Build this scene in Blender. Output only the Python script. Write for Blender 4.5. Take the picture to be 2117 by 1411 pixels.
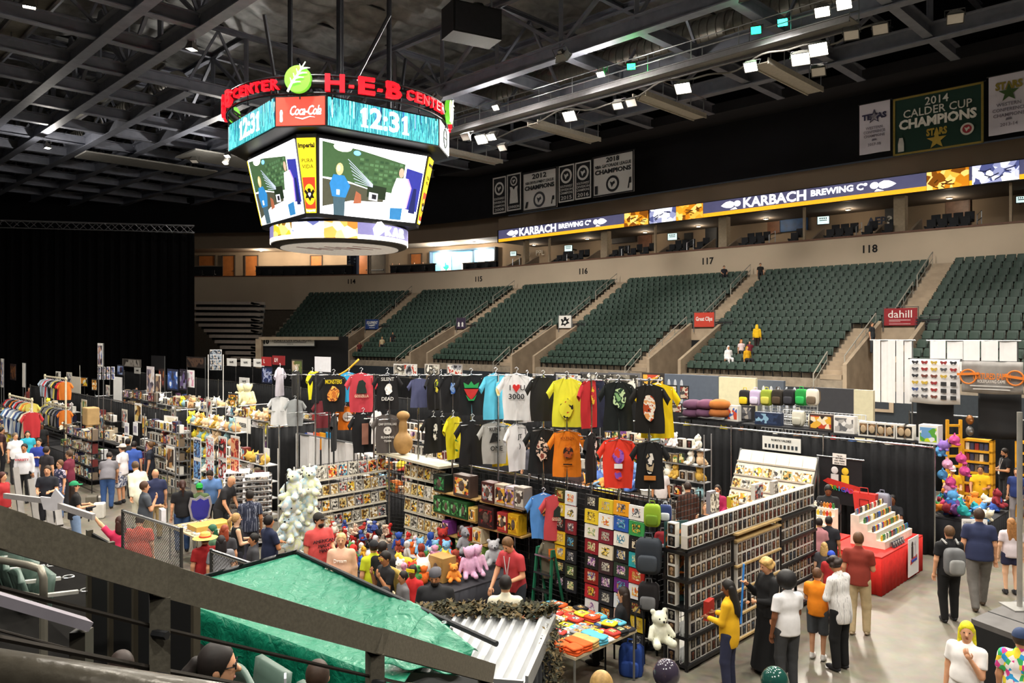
import bpy, bmesh, math, random
import numpy as np
from mathutils import Vector, Matrix
random.seed(7)
rng = np.random.default_rng(7)
scene = bpy.context.scene
col = scene.collection
for o in list(bpy.data.objects):
 bpy.data.objects.remove(o)
# ---------------------------------------------------------------- camera
F, CX, CY, EYE = 1600.0, 1058.5, 690.0, 5.1
cam_d = bpy.data.cameras.new('camera'); cam = bpy.data.objects.new('camera', cam_d); col.objects.link(cam)
cam.location = (0, 0, EYE); cam.rotation_euler = (math.pi/2, 0, 0)
cam_d.sensor_width = 36; cam_d.lens = F/2117*36; cam_d.shift_y = -(705.5-CY)/2117
cam_d.clip_start = 0.05; cam_d.clip_end = 400
scene.camera = cam
# ---------------------------------------------------------------- world, view
world = bpy.data.worlds.new('world'); scene.world = world; world.use_nodes = True
world.node_tree.nodes['Background'].inputs[0].default_value = (0.9, 0.93, 1, 1)
world.node_tree.nodes['Background'].inputs[1].default_value = 0.012
scene.view_settings.view_transform = 'Standard'; scene.view_settings.look = 'None'
scene.view_settings.gamma = 1; scene.view_settings.use_curve_mapping = False
scene.view_settings.exposure = 0.62
scene.cycles.max_bounces = 5; scene.cycles.diffuse_bounces = 3; scene.cycles.glossy_bounces = 2; scene.cycles.transmission_bounces = 2
scene.cycles.caustics_reflective = False; scene.cycles.caustics_refractive = False; scene.cycles.sample_clamp_indirect = 6; scene.cycles.use_adaptive_sampling = True; scene.cycles.adaptive_threshold = .03
FLOOD_W, STAND_W, HOUSE_W = 5200, 5400, 2700      # watts: lamps on the catwalk in view, added seat lamps, house lamps over the floor
# ---------------------------------------------------------------- geometry of the place
R2 = math.sqrt(0.5)
def at(px, py, z):                       # point at height z seen at a place of the picture
 d = (EYE-z)*F/(py-CY); return Vector(((px-CX)/F*d, d, z))
def atd(px, py, d): return Vector(((px-CX)/F*d, d, EYE-(py-CY)*d/F))
def SN(s, n, z=0.0): return Vector(((n-s)*R2, (n+s)*R2, z))   # arena axes: s runs away to one end, n across the floor
def to_sn(p): return ((p[1]-p[0])*R2, (p[1]+p[0])*R2)
def s_of(px, n): r = (px-CX)/F; return n*(1-r)/(1+r)
def z_at(p, py): return EYE-(py-CY)*p[1]/F
ROT_N = math.radians(45)                 # local +x along +n
ROT_S = math.radians(135)                # local +x along +s
W_ = Vector((-R2, R2, 0)); N_ = Vector((R2, R2, 0))
BR, BA0, BS0, BN0 = 40.0, math.radians(40), 56.0, 50.0
def path(s, n, z=0.0):                   # the bowl: straight side, then a wide corner
 if s <= BS0: return SN(s, n, z)
 c = W_*BS0 + N_*(BN0-BR)
 a = min((s-BS0)/BR, BA0)
 out = N_*math.cos(a) + W_*math.sin(a); tan = W_*math.cos(a) - N_*math.sin(a)
 p = c + out*(BR+n-BN0) + tan*max(0, s-BS0-BR*BA0)
 return Vector((p.x, p.y, z))
def path_rot(s):                         # rotation whose +x runs towards larger s
 a = 0 if s <= BS0 else min((s-BS0)/BR, BA0)
 return ROT_S + a
# ---------------------------------------------------------------- materials
def lin(c):
 if isinstance(c, str): c = [int(c[i:i+2], 16)/255 for i in (0, 2, 4)]
 return tuple(x/12.92 if x <= .04045 else ((x+.055)/1.055)**2.4 for x in c)
MATS = {}
def mat(c, rough=.7, metal=0, var=.10, scale=6, bump=0, emit=0, spec=.4, alpha=1, coat=0):
 """procedural material: one colour with a noise grain"""
 key = (c, rough, metal, var, scale, bump, emit, spec, alpha, coat)
 if key in MATS: return MATS[key]
 m = bpy.data.materials.new('m_%s_%d' % (c, len(MATS))); m.use_nodes = True
 nt = m.node_tree; b = nt.nodes['Principled BSDF']; L = nt.links
 b.inputs['Roughness'].default_value = rough; b.inputs['Metallic'].default_value = metal
 b.inputs['Specular IOR Level'].default_value = spec
 if coat: b.inputs['Coat Weight'].default_value = coat
 rgb = lin(c)
 tc = nt.nodes.new('ShaderNodeTexCoord'); nz = nt.nodes.new('ShaderNodeTexNoise')
 nz.inputs['Scale'].default_value = scale; nz.inputs['Detail'].default_value = 3
 L.new(tc.outputs['Object'], nz.inputs['Vector'])
 cr = nt.nodes.new('ShaderNodeValToRGB')
 cr.color_ramp.elements[0].position = .3; cr.color_ramp.elements[1].position = .7
 cr.color_ramp.elements[0].color = (*[x*(1-var) for x in rgb], 1)
 cr.color_ramp.elements[1].color = (*[min(1, x*(1+var)) for x in rgb], 1)
 L.new(nz.outputs['Fac'], cr.inputs['Fac']); L.new(cr.outputs['Color'], b.inputs['Base Color'])
 if emit:
  L.new(cr.outputs['Color'], b.inputs['Emission Color']); b.inputs['Emission Strength'].default_value = emit
 if bump:
  bp = nt.nodes.new('ShaderNodeBump'); bp.inputs['Strength'].default_value = bump; bp.inputs['Distance'].default_value = .02
  L.new(nz.outputs['Fac'], bp.inputs['Height']); L.new(bp.outputs['Normal'], b.inputs['Normal'])
 if alpha < 1: b.inputs['Alpha'].default_value = alpha
 MATS[key] = m; return m
def pat(cols, kind='VORONOI', scale=8, rough=.6, emit=0, seed=0, hard=True, stretch=(1, 1, 1)):
 """procedural print: several colours broken up by a texture"""
 key = ('pat', tuple(cols), kind, scale, rough, emit, seed, hard, stretch)
 if key in MATS: return MATS[key]
 m = bpy.data.materials.new('p_%d' % len(MATS)); m.use_nodes = True
 nt = m.node_tree; b = nt.nodes['Principled BSDF']; L = nt.links
 b.inputs['Roughness'].default_value = rough
 tc = nt.nodes.new('ShaderNodeTexCoord'); mp = nt.nodes.new('ShaderNodeMapping')
 mp.inputs['Location'].default_value = (seed*3.1, seed*1.7, seed*.9); mp.inputs['Scale'].default_value = stretch
 L.new(tc.outputs['Object'], mp.inputs['Vector'])
 if kind == 'VORONOI':
  t = nt.nodes.new('ShaderNodeTexVoronoi'); t.inputs['Scale'].default_value = scale
  L.new(mp.outputs['Vector'], t.inputs['Vector'])
  sx = nt.nodes.new('ShaderNodeSeparateColor'); L.new(t.outputs['Color'], sx.inputs['Color']); fac = sx.outputs[0]
 elif kind == 'WAVE':
  t = nt.nodes.new('ShaderNodeTexWave'); t.inputs['Scale'].default_value = scale; t.inputs['Distortion'].default_value = 6
  L.new(mp.outputs['Vector'], t.inputs['Vector']); fac = t.outputs['Fac']
 else:
  t = nt.nodes.new('ShaderNodeTexNoise'); t.inputs['Scale'].default_value = scale; t.inputs['Detail'].default_value = 4
  L.new(mp.outputs['Vector'], t.inputs['Vector']); fac = t.outputs['Fac']
 cr = nt.nodes.new('ShaderNodeValToRGB'); e = cr.color_ramp.elements
 if hard: cr.color_ramp.interpolation = 'CONSTANT'
 n = len(cols); lo, hi = (0, 1) if kind == 'VORONOI' else (.32, .68)
 while len(e) < n: e.new(.5)
 for i, c in enumerate(cols):
  e[i].position = lo+(hi-lo)*(i/n if hard else i/max(1, n-1)); e[i].color = (*lin(c), 1)
 if hard: e[0].position = 0
 L.new(fac, cr.inputs['Fac']); L.new(cr.outputs['Color'], b.inputs['Base Color'])
 if emit: L.new(cr.outputs['Color'], b.inputs['Emission Color']); b.inputs['Emission Strength'].default_value = emit
 MATS[key] = m; return m
# ---------------------------------------------------------------- mesh builder
class MB:
 def __init__(s): s.v = []; s.f = []; s.n = 0; s.mi = []; s.cur = 0
 def add(s, vs, fs):
  s.v.extend([tuple(p) for p in vs]); s.f.extend([tuple(i+s.n for i in f) for f in fs])
  s.mi.extend([s.cur]*len(fs)); s.n += len(vs); return s
 def box(s, x0, x1, y0, y1, z0, z1):
  return s.add([(x0,y0,z0),(x1,y0,z0),(x1,y1,z0),(x0,y1,z0),(x0,y0,z1),(x1,y0,z1),(x1,y1,z1),(x0,y1,z1)],
     [(0,3,2,1),(4,5,6,7),(0,1,5,4),(1,2,6,5),(2,3,7,6),(3,0,4,7)])
 def cbox(s, cx, cy, cz, sx, sy, sz, rz=0):
  vs = []
  c, q = math.cos(rz), math.sin(rz)
  for dz in (-.5, .5):
   for dx, dy in ((-.5,-.5),(.5,-.5),(.5,.5),(-.5,.5)):
    x, y = dx*sx, dy*sy; vs.append((cx+x*c-y*q, cy+x*q+y*c, cz+dz*sz))
  return s.add(vs, [(0,3,2,1),(4,5,6,7),(0,1,5,4),(1,2,6,5),(2,3,7,6),(3,0,4,7)])
 def bar(s, a, b, w, h=None, up=(0,0,1)):
  """rectangular bar from a to b"""
  h = h or w; a, b = Vector(a), Vector(b); t = (b-a).normalized(); u = Vector(up)
  if abs(t.dot(u)) > .98: u = Vector((1,0,0))
  x = t.cross(u).normalized()*(w/2); y = x.cross(t).normalized()*(h/2)
  vs = [a-x-y, a+x-y, a+x+y, a-x+y, b-x-y, b+x-y, b+x+y, b-x+y]
  return s.add(vs, [(3,2,1,0),(4,5,6,7),(0,1,5,4),(1,2,6,5),(2,3,7,6),(3,0,4,7)])
 def tube(s, pts, r, k=8, cap=True, closed=False):
  pts = [Vector(p) for p in pts]; m = len(pts); rs = r if isinstance(r, (list, tuple)) else [r]*m
  vs = []; prev = None
  for i, p in enumerate(pts):
   if closed: t = (pts[(i+1) % m]-pts[i-1]).normalized()
   else: t = (pts[min(i+1, m-1)]-pts[max(i-1, 0)]).normalized()
   if prev is None:
    u = Vector((0,0,1)) if abs(t.z) < .9 else Vector((1,0,0))
    x = t.cross(u).normalized()
   else: x = (prev-t*prev.dot(t)).normalized()
   prev = x; y = t.cross(x)
   for j in range(k):
    a = 2*math.pi*j/k; vs.append(p+(x*math.cos(a)+y*math.sin(a))*rs[i])
  fs = []
  for i in range(m if closed else m-1):
   for j in range(k):
    a0, a1 = i*k+j, i*k+(j+1) % k; b0, b1 = ((i+1) % m)*k+j, ((i+1) % m)*k+(j+1) % k
    fs.append((a0, a1, b1, b0))
  if cap and not closed: fs += [tuple(reversed(range(k))), tuple((m-1)*k+j for j in range(k))]
  return s.add(vs, fs)
 def prism(s, poly, d0, d1, f=lambda x, y, d: (x, d, y)):
  """2-D outline (counter clockwise) extruded from d0 to d1"""
  k = len(poly); vs = [f(x, y, d0) for x, y in poly]+[f(x, y, d1) for x, y in poly]
  fs = [tuple(range(k)), tuple(reversed(range(k, 2*k)))]+[(i, i+k, (i+1) % k+k, (i+1) % k) for i in range(k)]
  return s.add(vs, fs)
 def lathe(s, prof, k=16, c=(0,0,0), sc=(1,1)):
  vs = []; m = len(prof)
  for r, z in prof:
   for j in range(k):
    a = 2*math.pi*j/k; vs.append((c[0]+r*sc[0]*math.cos(a), c[1]+r*sc[1]*math.sin(a), c[2]+z))
  fs = [(i*k+j, i*k+(j+1) % k, (i+1)*k+(j+1) % k, (i+1)*k+j) for i in range(m-1) for j in range(k)]
  fs += [tuple(reversed(range(k))), tuple((m-1)*k+j for j in range(k))]
  return s.add(vs, fs)
 def ball(s, c, r, k=12, m=8):
  r = r if isinstance(r, (tuple, list)) else (r, r, r)
  vs = [(c[0], c[1], c[2]-r[2])]
  for i in range(1, m):
   p = math.pi*i/m-math.pi/2
   for j in range(k):
    a = 2*math.pi*j/k; vs.append((c[0]+r[0]*math.cos(p)*math.cos(a), c[1]+r[1]*math.cos(p)*math.sin(a), c[2]+r[2]*math.sin(p)))
  vs.append((c[0], c[1], c[2]+r[2])); e = len(vs)-1
  fs = [(0, 1+(j+1) % k, 1+j) for j in range(k)]
  for i in range(m-2):
   for j in range(k):
    fs.append((1+i*k+j, 1+i*k+(j+1) % k, 1+(i+1)*k+(j+1) % k, 1+(i+1)*k+j))
  fs += [(e, 1+(m-2)*k+j, 1+(m-2)*k+(j+1) % k) for j in range(k)]
  return s.add(vs, fs)
 def grid(s, fn, nu, nv):
  vs = [fn(i/nu, j/nv) for j in range(nv+1) for i in range(nu+1)]
  return s.add(vs, [(j*(nu+1)+i, j*(nu+1)+i+1, (j+1)*(nu+1)+i+1, (j+1)*(nu+1)+i) for j in range(nv) for i in range(nu)])
 def sheet(s, fn, nu, nv, th):
  """a bent sheet with thickness; fn(u, v) -> (point, normal)"""
  A, B = [], []
  for j in range(nv+1):
   for i in range(nu+1):
    p, nn = fn(i/nu, j/nv); p = Vector(p); nn = Vector(nn)*th/2; A.append(p+nn); B.append(p-nn)
  w = nu+1; o = len(A); fs = []
  for j in range(nv):
   for i in range(nu):
    a, b, c, d = j*w+i, j*w+i+1, (j+1)*w+i+1, (j+1)*w+i
    fs += [(a, b, c, d), (o+d, o+c, o+b, o+a)]
  for i in range(nu): fs += [(i+1, i, o+i, o+i+1), (nv*w+i, nv*w+i+1, o+nv*w+i+1, o+nv*w+i)]
  for j in range(nv): fs += [(j*w, (j+1)*w, o+(j+1)*w, o+j*w), ((j+1)*w+nu, j*w+nu, o+j*w+nu, o+(j+1)*w+nu)]
  return s.add(A+B, fs)
 def mesh(s, name, mats=None, smooth=False):
  me = bpy.data.meshes.new(name); me.from_pydata(s.v, [], s.f)
  for m in (mats if isinstance(mats, (list, tuple)) else [mats] if mats else []): me.materials.append(m)
  if any(s.mi): me.polygons.foreach_set('material_index', s.mi)
  if smooth: me.shade_smooth()
  me.update(); return me
 def build(s, name, mats=None, parent=None, smooth=False, loc=None, rz=0): return obj(name, s.mesh(name, mats, smooth), parent, loc, rz)
def obj(name, me, parent=None, loc=None, rz=0, m=None):
 o = bpy.data.objects.new(name, me); col.objects.link(o)
 if parent: o.parent = parent
 if loc is not None: o.location = loc
 if rz: o.rotation_euler = (0, 0, rz)
 if m is not None:
  if me.materials: o.material_slots[0].link = 'OBJECT'; o.material_slots[0].material = m
  else: me.materials.append(m)
 return o
def tag(o, label, cat, group=None):
 o['label'] = label; o['category'] = cat
 if group: o['group'] = group
 return o
def thing(name, label, cat, loc=(0,0,0), rz=0, group=None, parent=None):
 o = bpy.data.objects.new(name, None); col.objects.link(o); o.empty_display_size = .1
 o.location = loc; o.rotation_euler = (0, 0, rz)
 return tag(o, label, cat, group)
def struct(o, label=None):
 o['kind'] = 'structure'
 if label: o['label'] = label; o['category'] = 'structure'
 return o
def empty_struct(name, label, loc=(0,0,0), rz=0):
 o = bpy.data.objects.new(name, None); col.objects.link(o); o.location = loc; o.rotation_euler = (0,0,rz)
 return struct(o, label)
def smooth_by_angle(me, deg=35):
 me.shade_smooth()
 try: me.set_sharp_from_angle(angle=math.radians(deg))
 except Exception: pass
 return me
ORD = ['first','second','third','fourth','fifth','sixth','seventh','eighth','ninth','tenth','eleventh','twelfth','thirteenth','fourteenth','fifteenth','sixteenth','seventeenth','eighteenth','nineteenth','twentieth','twenty-first','twenty-second','twenty-third','twenty-fourth','twenty-fifth','twenty-sixth','twenty-seventh','twenty-eighth','twenty-ninth','thirtieth']
TENS = ['', '', 'twenty', 'thirty', 'forty', 'fifty', 'sixty', 'seventy', 'eighty', 'ninety']
def ordw(i):
 n = i+1
 if n <= 20: return ORD[i]
 t, u = divmod(n, 10)
 return (TENS[t][:-1]+'ieth') if u == 0 else TENS[t]+'-'+ORD[u-1]
# ---------------------------------------------------------------- text as flat mesh
TXT = {}; TS = bpy.data.scenes.new('lettering_workshop')
def text_mesh(body, size=1, m=None, bold=0, shear=0, ext=.004, align='CENTER', space=1, squash=1):
 """lettering in the xz plane facing -y, centred; returns mesh"""
 key = (body, size, m.name if m else None, bold, shear, ext, align, space, squash)
 if key in TXT: return TXT[key]
 c = bpy.data.curves.new('lettering', 'FONT'); c.body = body; c.size = size; c.offset = bold*size; c.shear = shear
 c.extrude = ext; c.align_x = align; c.align_y = 'CENTER'; c.space_character = space; c.resolution_u = 2
 o = bpy.data.objects.new('lettering', c); TS.collection.objects.link(o)
 vl = TS.view_layers[0]; vl.update(); me = bpy.data.meshes.new_from_object(o.evaluated_get(vl.depsgraph))
 bpy.data.objects.remove(o); bpy.data.curves.remove(c)
 me.transform(Matrix.Scale(squash, 4, (1,0,0))); me.transform(Matrix.Rotation(math.pi/2, 4, 'X'))
 me.materials.clear()
 if m: me.materials.append(m)
 TXT[key] = me; return me
def text(body, parent, x, y, z, size, m, fit=None, name='lettering', **k):
 me = text_mesh(body, size, m, **k)
 o = obj(name, me, parent, (x, y, z))
 if fit:
  xs = [v.co.x for v in me.vertices]; w = max(xs)-min(xs); o.scale = (fit/w, 1, 1)
 return o
# ---------------------------------------------------------------- surface nets (smooth bodies)
class Body:
 def __init__(s, vox=.018): s.p = []; s.vox = vox
 def cone(s, a, b, r0, r1, k=.02, flat=None):     # tapered capsule
  s.p.append(('c', np.array(a, float), np.array(b, float), r0, r1, k, flat)); return s
 def ell(s, c, r, k=.02, R=None):
  s.p.append(('e', np.array(c, float), np.array(r, float), R, None, k)); return s
 def cut(s, p, nrm): s.p.append(('h', np.array(p, float), np.array(nrm, float), 0, 0, 0)); return s   # removes the side nrm points to
 def sub(s, c, r): s.p.append(('s', np.array(c, float), np.array(r, float), None, None, 0)); return s
 def build(s):
  lo = np.full(3, 1e9); hi = -lo
  for q in s.p:
   if q[0] == 'c':
    r = max(q[3], q[4]); lo = np.minimum(lo, np.minimum(q[1], q[2])-r); hi = np.maximum(hi, np.maximum(q[1], q[2])+r)
   elif q[0] == 'e':
    r = q[2] if q[3] is None else q[2].max(); lo = np.minimum(lo, q[1]-r); hi = np.maximum(hi, q[1]+r)
  v = s.vox; lo = lo-2.5*v; n = np.ceil((hi-lo)/v).astype(int)+4
  D = np.full(n, .5, np.float32)
  ax = [lo[i]+v*np.arange(n[i]) for i in range(3)]
  def box(l, h):
   i0 = np.clip(np.floor((l-lo)/v).astype(int), 0, n-1); i1 = np.clip(np.ceil((h-lo)/v).astype(int)+1, 1, n)
   sl = tuple(slice(i0[i], i1[i]) for i in range(3))
   return sl, np.meshgrid(*[ax[i][sl[i]] for i in range(3)], indexing='ij')
  for q in s.p:
   if q[0] == 'c':
    _, a, b, r0, r1, k, fl = q; m = max(r0, r1)+.05
    sl, (X, Y, Z) = box(np.minimum(a, b)-m, np.maximum(a, b)+m)
    ab = b-a; L2 = max(ab@ab, 1e-9)
    t = np.clip(((X-a[0])*ab[0]+(Y-a[1])*ab[1]+(Z-a[2])*ab[2])/L2, 0, 1)
    d = np.sqrt((X-a[0]-t*ab[0])**2+(Y-a[1]-t*ab[1])**2+(Z-a[2]-t*ab[2])**2)-(r0+(r1-r0)*t)
    if fl is not None: e = ab/math.sqrt(L2); d = np.maximum(d, (X-b[0])*e[0]+(Y-b[1])*e[1]+(Z-b[2])*e[2])
   elif q[0] in 'es':
    _, c, r, Rm, _, k = q; m = r.max()+.05
    sl, (X, Y, Z) = box(c-m, c+m); X, Y, Z = X-c[0], Y-c[1], Z-c[2]
    if Rm is not None:
     X, Y, Z = [Rm[0][i]*X+Rm[1][i]*Y+Rm[2][i]*Z for i in range(3)]
    k0 = np.sqrt((X/r[0])**2+(Y/r[1])**2+(Z/r[2])**2); k1 = np.sqrt((X/r[0]**2)**2+(Y/r[1]**2)**2+(Z/r[2]**2)**2)+1e-6
    d = k0*(k0-1)/k1
    if q[0] == 's': D[sl] = np.maximum(D[sl], -d); continue
   else:
    X, Y, Z = np.meshgrid(*ax, indexing='ij'); d = (X-q[1][0])*q[2][0]+(Y-q[1][1])*q[2][1]+(Z-q[1][2])*q[2][2]
    D = np.maximum(D, d); continue
   h = np.clip(.5+.5*(D[sl]-d)/k, 0, 1) if k else (d < D[sl]).astype(np.float32)
   D[sl] = D[sl]*(1-h)+d*h-k*h*(1-h)
  return nets(D, lo, v)
def nets(D, lo, v):
 S = D < 0; n = np.array(D.shape)
 c = np.zeros(n-1, np.uint8)
 for i in (0, 1):
  for j in (0, 1):
   for k in (0, 1): c += S[i:n[0]-1+i, j:n[1]-1+j, k:n[2]-1+k]
 act = (c > 0) & (c < 8); idx = np.full(n-1, -1, np.int64); ids = np.argwhere(act); idx[act] = np.arange(len(ids))
 P = np.zeros((len(ids), 3)); C = np.zeros(len(ids))
 for d in range(3):
  e = [a for a in range(3) if a != d]
  for i in (0, 1):
   for j in (0, 1):
    o = np.zeros(3, int); o[e[0]], o[e[1]] = i, j; o2 = o.copy(); o2[d] = 1
    A = D[tuple((ids+o).T)]; B = D[tuple((ids+o2).T)]; x = (A < 0) != (B < 0)
    t = np.where(x, A/np.where(x, A-B, 1), 0); q = np.tile(o.astype(float), (len(ids), 1)); q[:, d] = t
    P[x] += q[x]; C[x] += 1
 V = lo+v*(ids+P/C[:, None]); Fs = []
 for d in range(3):
  e = [(d+1) % 3, (d+2) % 3]; sh = [slice(1, n[a]-1) for a in range(3)]; sh[d] = slice(0, n[d]-1)
  a = S[tuple(sh)]; sh2 = list(sh); sh2[d] = slice(1, n[d]); b = S[tuple(sh2)]
  for flip in (0, 1):
   g = np.argwhere((a & ~b) if not flip else (~a & b))
   if not len(g): continue
   off = np.ones(3, int); off[d] = 0; g = g+off
   def at_(i, j): w = g.copy(); w[:, e[0]] -= i; w[:, e[1]] -= j; return idx[tuple(w.T)]
   q = np.stack([at_(0,0), at_(1,0), at_(1,1), at_(0,1)], 1); Fs.append(q if not flip else q[:, ::-1])
 return V, np.concatenate(Fs) if Fs else np.zeros((0, 4), int)
def nets_mesh(name, V, Q, mats, smooth=True):
 me = bpy.data.meshes.new(name); me.vertices.add(len(V)); me.vertices.foreach_set('co', V.astype(np.float32).ravel())
 me.loops.add(Q.size); me.loops.foreach_set('vertex_index', Q.astype(np.int32).ravel())
 me.polygons.add(len(Q)); me.polygons.foreach_set('loop_start', np.arange(0, Q.size, 4, dtype=np.int32))
 try: me.polygons.foreach_set('loop_total', np.full(len(Q), 4, np.int32))
 except Exception: pass
 for m in (mats if isinstance(mats, (list, tuple)) else [mats] if mats else []): me.materials.append(m)
 me.update(calc_edges=True); me.validate()
 if smooth: me.shade_smooth()
 return me
def join_np(me, mats4):
 """many copies of a mesh joined into one (for what is past counting)"""
 n = len(me.vertices); co = np.empty(n*3, np.float32); me.vertices.foreach_get('co', co); co = np.c_[co.reshape(-1, 3), np.ones(n)]
 fs = [tuple(p.vertices) for p in me.polygons]; mi = [p.material_index for p in me.polygons]
 out = bpy.data.meshes.new(me.name+'_many'); V = np.concatenate([(co @ np.array(M).T)[:, :3] for M in mats4])
 out.from_pydata(V.tolist(), [], [tuple(i+k*n for i in f) for k in range(len(mats4)) for f in fs])
 for m in me.materials: out.materials.append(m)
 out.polygons.foreach_set('material_index', mi*len(mats4)); out.update(); return out
M_black = mat('0b0b0d', .8); M_steel = mat('8d8f92', .35, .9, .08); M_chrome = mat('b9bbbd', .25, 1, .05)
M_dark = mat('17181b', .6); M_white = mat('e8e6e0', .6, var=.03); M_grey = mat('77797c', .6)
M_beam = mat('7f8391', .55, .2, .12, 2); M_drape = mat('101114', .9, var=.25, scale=14)
M_wood = mat('b08a58', .6, var=.2, scale=9); M_card = mat('a98a5c', .8, var=.1)
# ================================================================ lamps of the hall
def flood(label, loc, aim, power, color=(1,.93,.82), size=.55, lit=True, ec='fff4df', es=30, cat='floodlight', spread=110, group=None, light=True, point=False):
 """arena floodlight: housing, lit lens, yoke; its lamp sits in front of the lens"""
 d = (Vector(aim)-Vector(loc)).normalized()
 t = thing('floodlight', label, cat, loc, group=group)
 t.rotation_mode = 'QUATERNION'; t.rotation_quaternion = d.to_track_quat('-Z', 'Y')
 a = size/2
 b = MB(); b.add([(-a,-a*.8,0),(a,-a*.8,0),(a,a*.8,0),(-a,a*.8,0),(-a*.6,-a*.5,.34),(a*.6,-a*.5,.34),(a*.6,a*.5,.34),(-a*.6,a*.5,.34)],
  [(0,3,2,1),(4,5,6,7),(0,1,5,4),(1,2,6,5),(2,3,7,6),(3,0,4,7)])
 b.box(-a*.3,a*.3,-a*.3,a*.3,.34,.5); b.build('housing', mat('6e6c68', .5, .6), t)
 l = MB(); l.box(-a*.9,a*.9,-a*.7,a*.7,-.03,-.004)
 l.build('lens', mat(ec, .3, emit=es, var=.02) if lit else mat('c9c4bd', .25, var=.03), t)
 f = MB()
 for q in (-1, 1): f.box(-a*.98, a*.98, q*a*.78-.015, q*a*.78+.015, -.05, .0); f.box(q*a*.98-.015, q*a*.98+.015, -a*.8, a*.8, -.05, 0)
 f.build('lens_frame', mat('3c3b3a', .5, .5), t)
 y = MB(); y.tube([(-a-.05,0,.1),(-a-.05,.0,.62),(a+.05,0,.62),(a+.05,0,.1)], .02, 6); y.build('yoke', mat('4a4a4c', .5, .6), t)
 if lit and light:
  ld = bpy.data.lights.new('flood_lamp', 'POINT' if point else 'SPOT'); ld.energy = power; ld.color = color
  if not point: ld.spot_size = math.radians(spread); ld.spot_blend = .6
  ld.shadow_soft_size = .1 if point else .35
  lo = bpy.data.objects.new('flood_lamp', ld); col.objects.link(lo); lo.parent = t; lo.location = (0, 0, -.3 if point else -.12)
 return t
hl = [(s, n) for s in (4, 13, 22, 31, 41) for n in (2, 9.5, 17)] + [(2, 24), (2, 32), (-6, 13.6), (-6, 20), (10, 24)]
for i, (s, n) in enumerate(hl):
 p = SN(s, n, 20.2)
 flood('roof floodlight over the show floor, %s from the near truss' % ORD[i], p, (p.x+random.uniform(-1,1), p.y+random.uniform(-1,1), 0), HOUSE_W, (1,.94,.84), group='roof floodlights over the show floor', spread=150)
for i, (s, n) in enumerate(((-9, 4), (-3, -6), (4, -11), (12, -13), (22, -13))):  # unseen lamps added behind the camera to brighten the shirt fronts
 flood('added unseen floodlight aimed across the booths, %s in the row' % ORD[i], SN(s, n, 18.5), SN(s+14, n*.2+11, 1.5), HOUSE_W*1.15, (1,.95,.86), .8, group='added unseen floodlights behind the camera', spread=80)
for i, s in enumerate((6, 17, 28, 39, 50, 62)):  # extra lamps added among the trusses only to brighten the far seats
 p = SN(s, 32.0, 20.2); flood('added roof floodlight turned to the arena seats, %s from the camera end' % ORD[i], p, path(s+2, 47, 5.5), STAND_W, (1,.95,.87), .8, group='added roof floodlights turned to the seats', spread=75)
# ================================================================ floor
fm = bpy.data.materials.new('concrete_floor'); fm.use_nodes = True
nt = fm.node_tree; b = nt.nodes['Principled BSDF']; tc = nt.nodes.new('ShaderNodeTexCoord')
n1 = nt.nodes.new('ShaderNodeTexNoise'); n1.inputs['Scale'].default_value = .8; n1.inputs['Detail'].default_value = 9; n1.inputs['Roughness'].default_value = .65
n1.inputs['Distortion'].default_value = .8
n2 = nt.nodes.new('ShaderNodeTexNoise'); n2.inputs['Scale'].default_value = 5; n2.inputs['Detail'].default_value = 6
cr = nt.nodes.new('ShaderNodeValToRGB'); cr.color_ramp.elements[0].position = .3; cr.color_ramp.elements[1].position = .72
cr.color_ramp.elements[0].color = (*lin('665f51'), 1); cr.color_ramp.elements[1].color = (*lin('837a68'), 1)
mx = nt.nodes.new('ShaderNodeMixRGB'); mx.blend_type = 'OVERLAY'; mx.inputs[0].default_value = .3
nt.links.new(tc.outputs['Object'], n1.inputs['Vector']); nt.links.new(tc.outputs['Object'], n2.inputs['Vector'])
nt.links.new(n1.outputs['Fac'], cr.inputs['Fac']); nt.links.new(cr.outputs['Color'], mx.inputs[1]); nt.links.new(n2.outputs['Color'], mx.inputs[2])
mh = nt.nodes.new('ShaderNodeHueSaturation'); mh.inputs['Saturation'].default_value = .8
nt.links.new(mx.outputs['Color'], mh.inputs['Color']); nt.links.new(mh.outputs['Color'], b.inputs['Base Color'])
rr = nt.nodes.new('ShaderNodeMapRange'); rr.inputs['To Min'].default_value = .28; rr.inputs['To Max'].default_value = .5
nt.links.new(n1.outputs['Fac'], rr.inputs['Value']); nt.links.new(rr.outputs['Result'], b.inputs['Roughness'])
struct(MB().box(-110, 90, -12, 130, -.2, 0).build('floor', fm), 'polished grey concrete floor of the arena')
# ================================================================ seating bowl
ROWS, TR, RI, N0, Z0 = 15, .85, .47, 42.6, 2.6
M_hand = mat('a39e93', .45, .1, .08)
AISLES = [2.9, 15.75, 28.6, 41.4, 54.2, 67.2]
S_END = 80.0
M_conc = mat('a2907a', .8, var=.15, scale=1.5); M_step = mat('8f8373', .85, var=.2, scale=3); M_tan = mat('b09a82', .85, var=.05, scale=.6)
def rowz(i): return Z0+i*RI
def rown(i): return N0+i*TR
def strip(mb, s0, s1, prof, step=1.6):
 """profile of (n, z) points swept along the bowl"""
 k = max(1, int(math.ceil((s1-s0)/step))); m = len(prof)
 vs = [path(s0+(s1-s0)*i/k, n, z) for i in range(k+1) for n, z in prof]
 mb.add(vs, [((i+1)*m+j, i*m+j, i*m+j+1, (i+1)*m+j+1) for i in range(k) for j in range(m-1)])
 return mb
VR = 6      # rows cut by the entrances
mb = MB()
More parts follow.
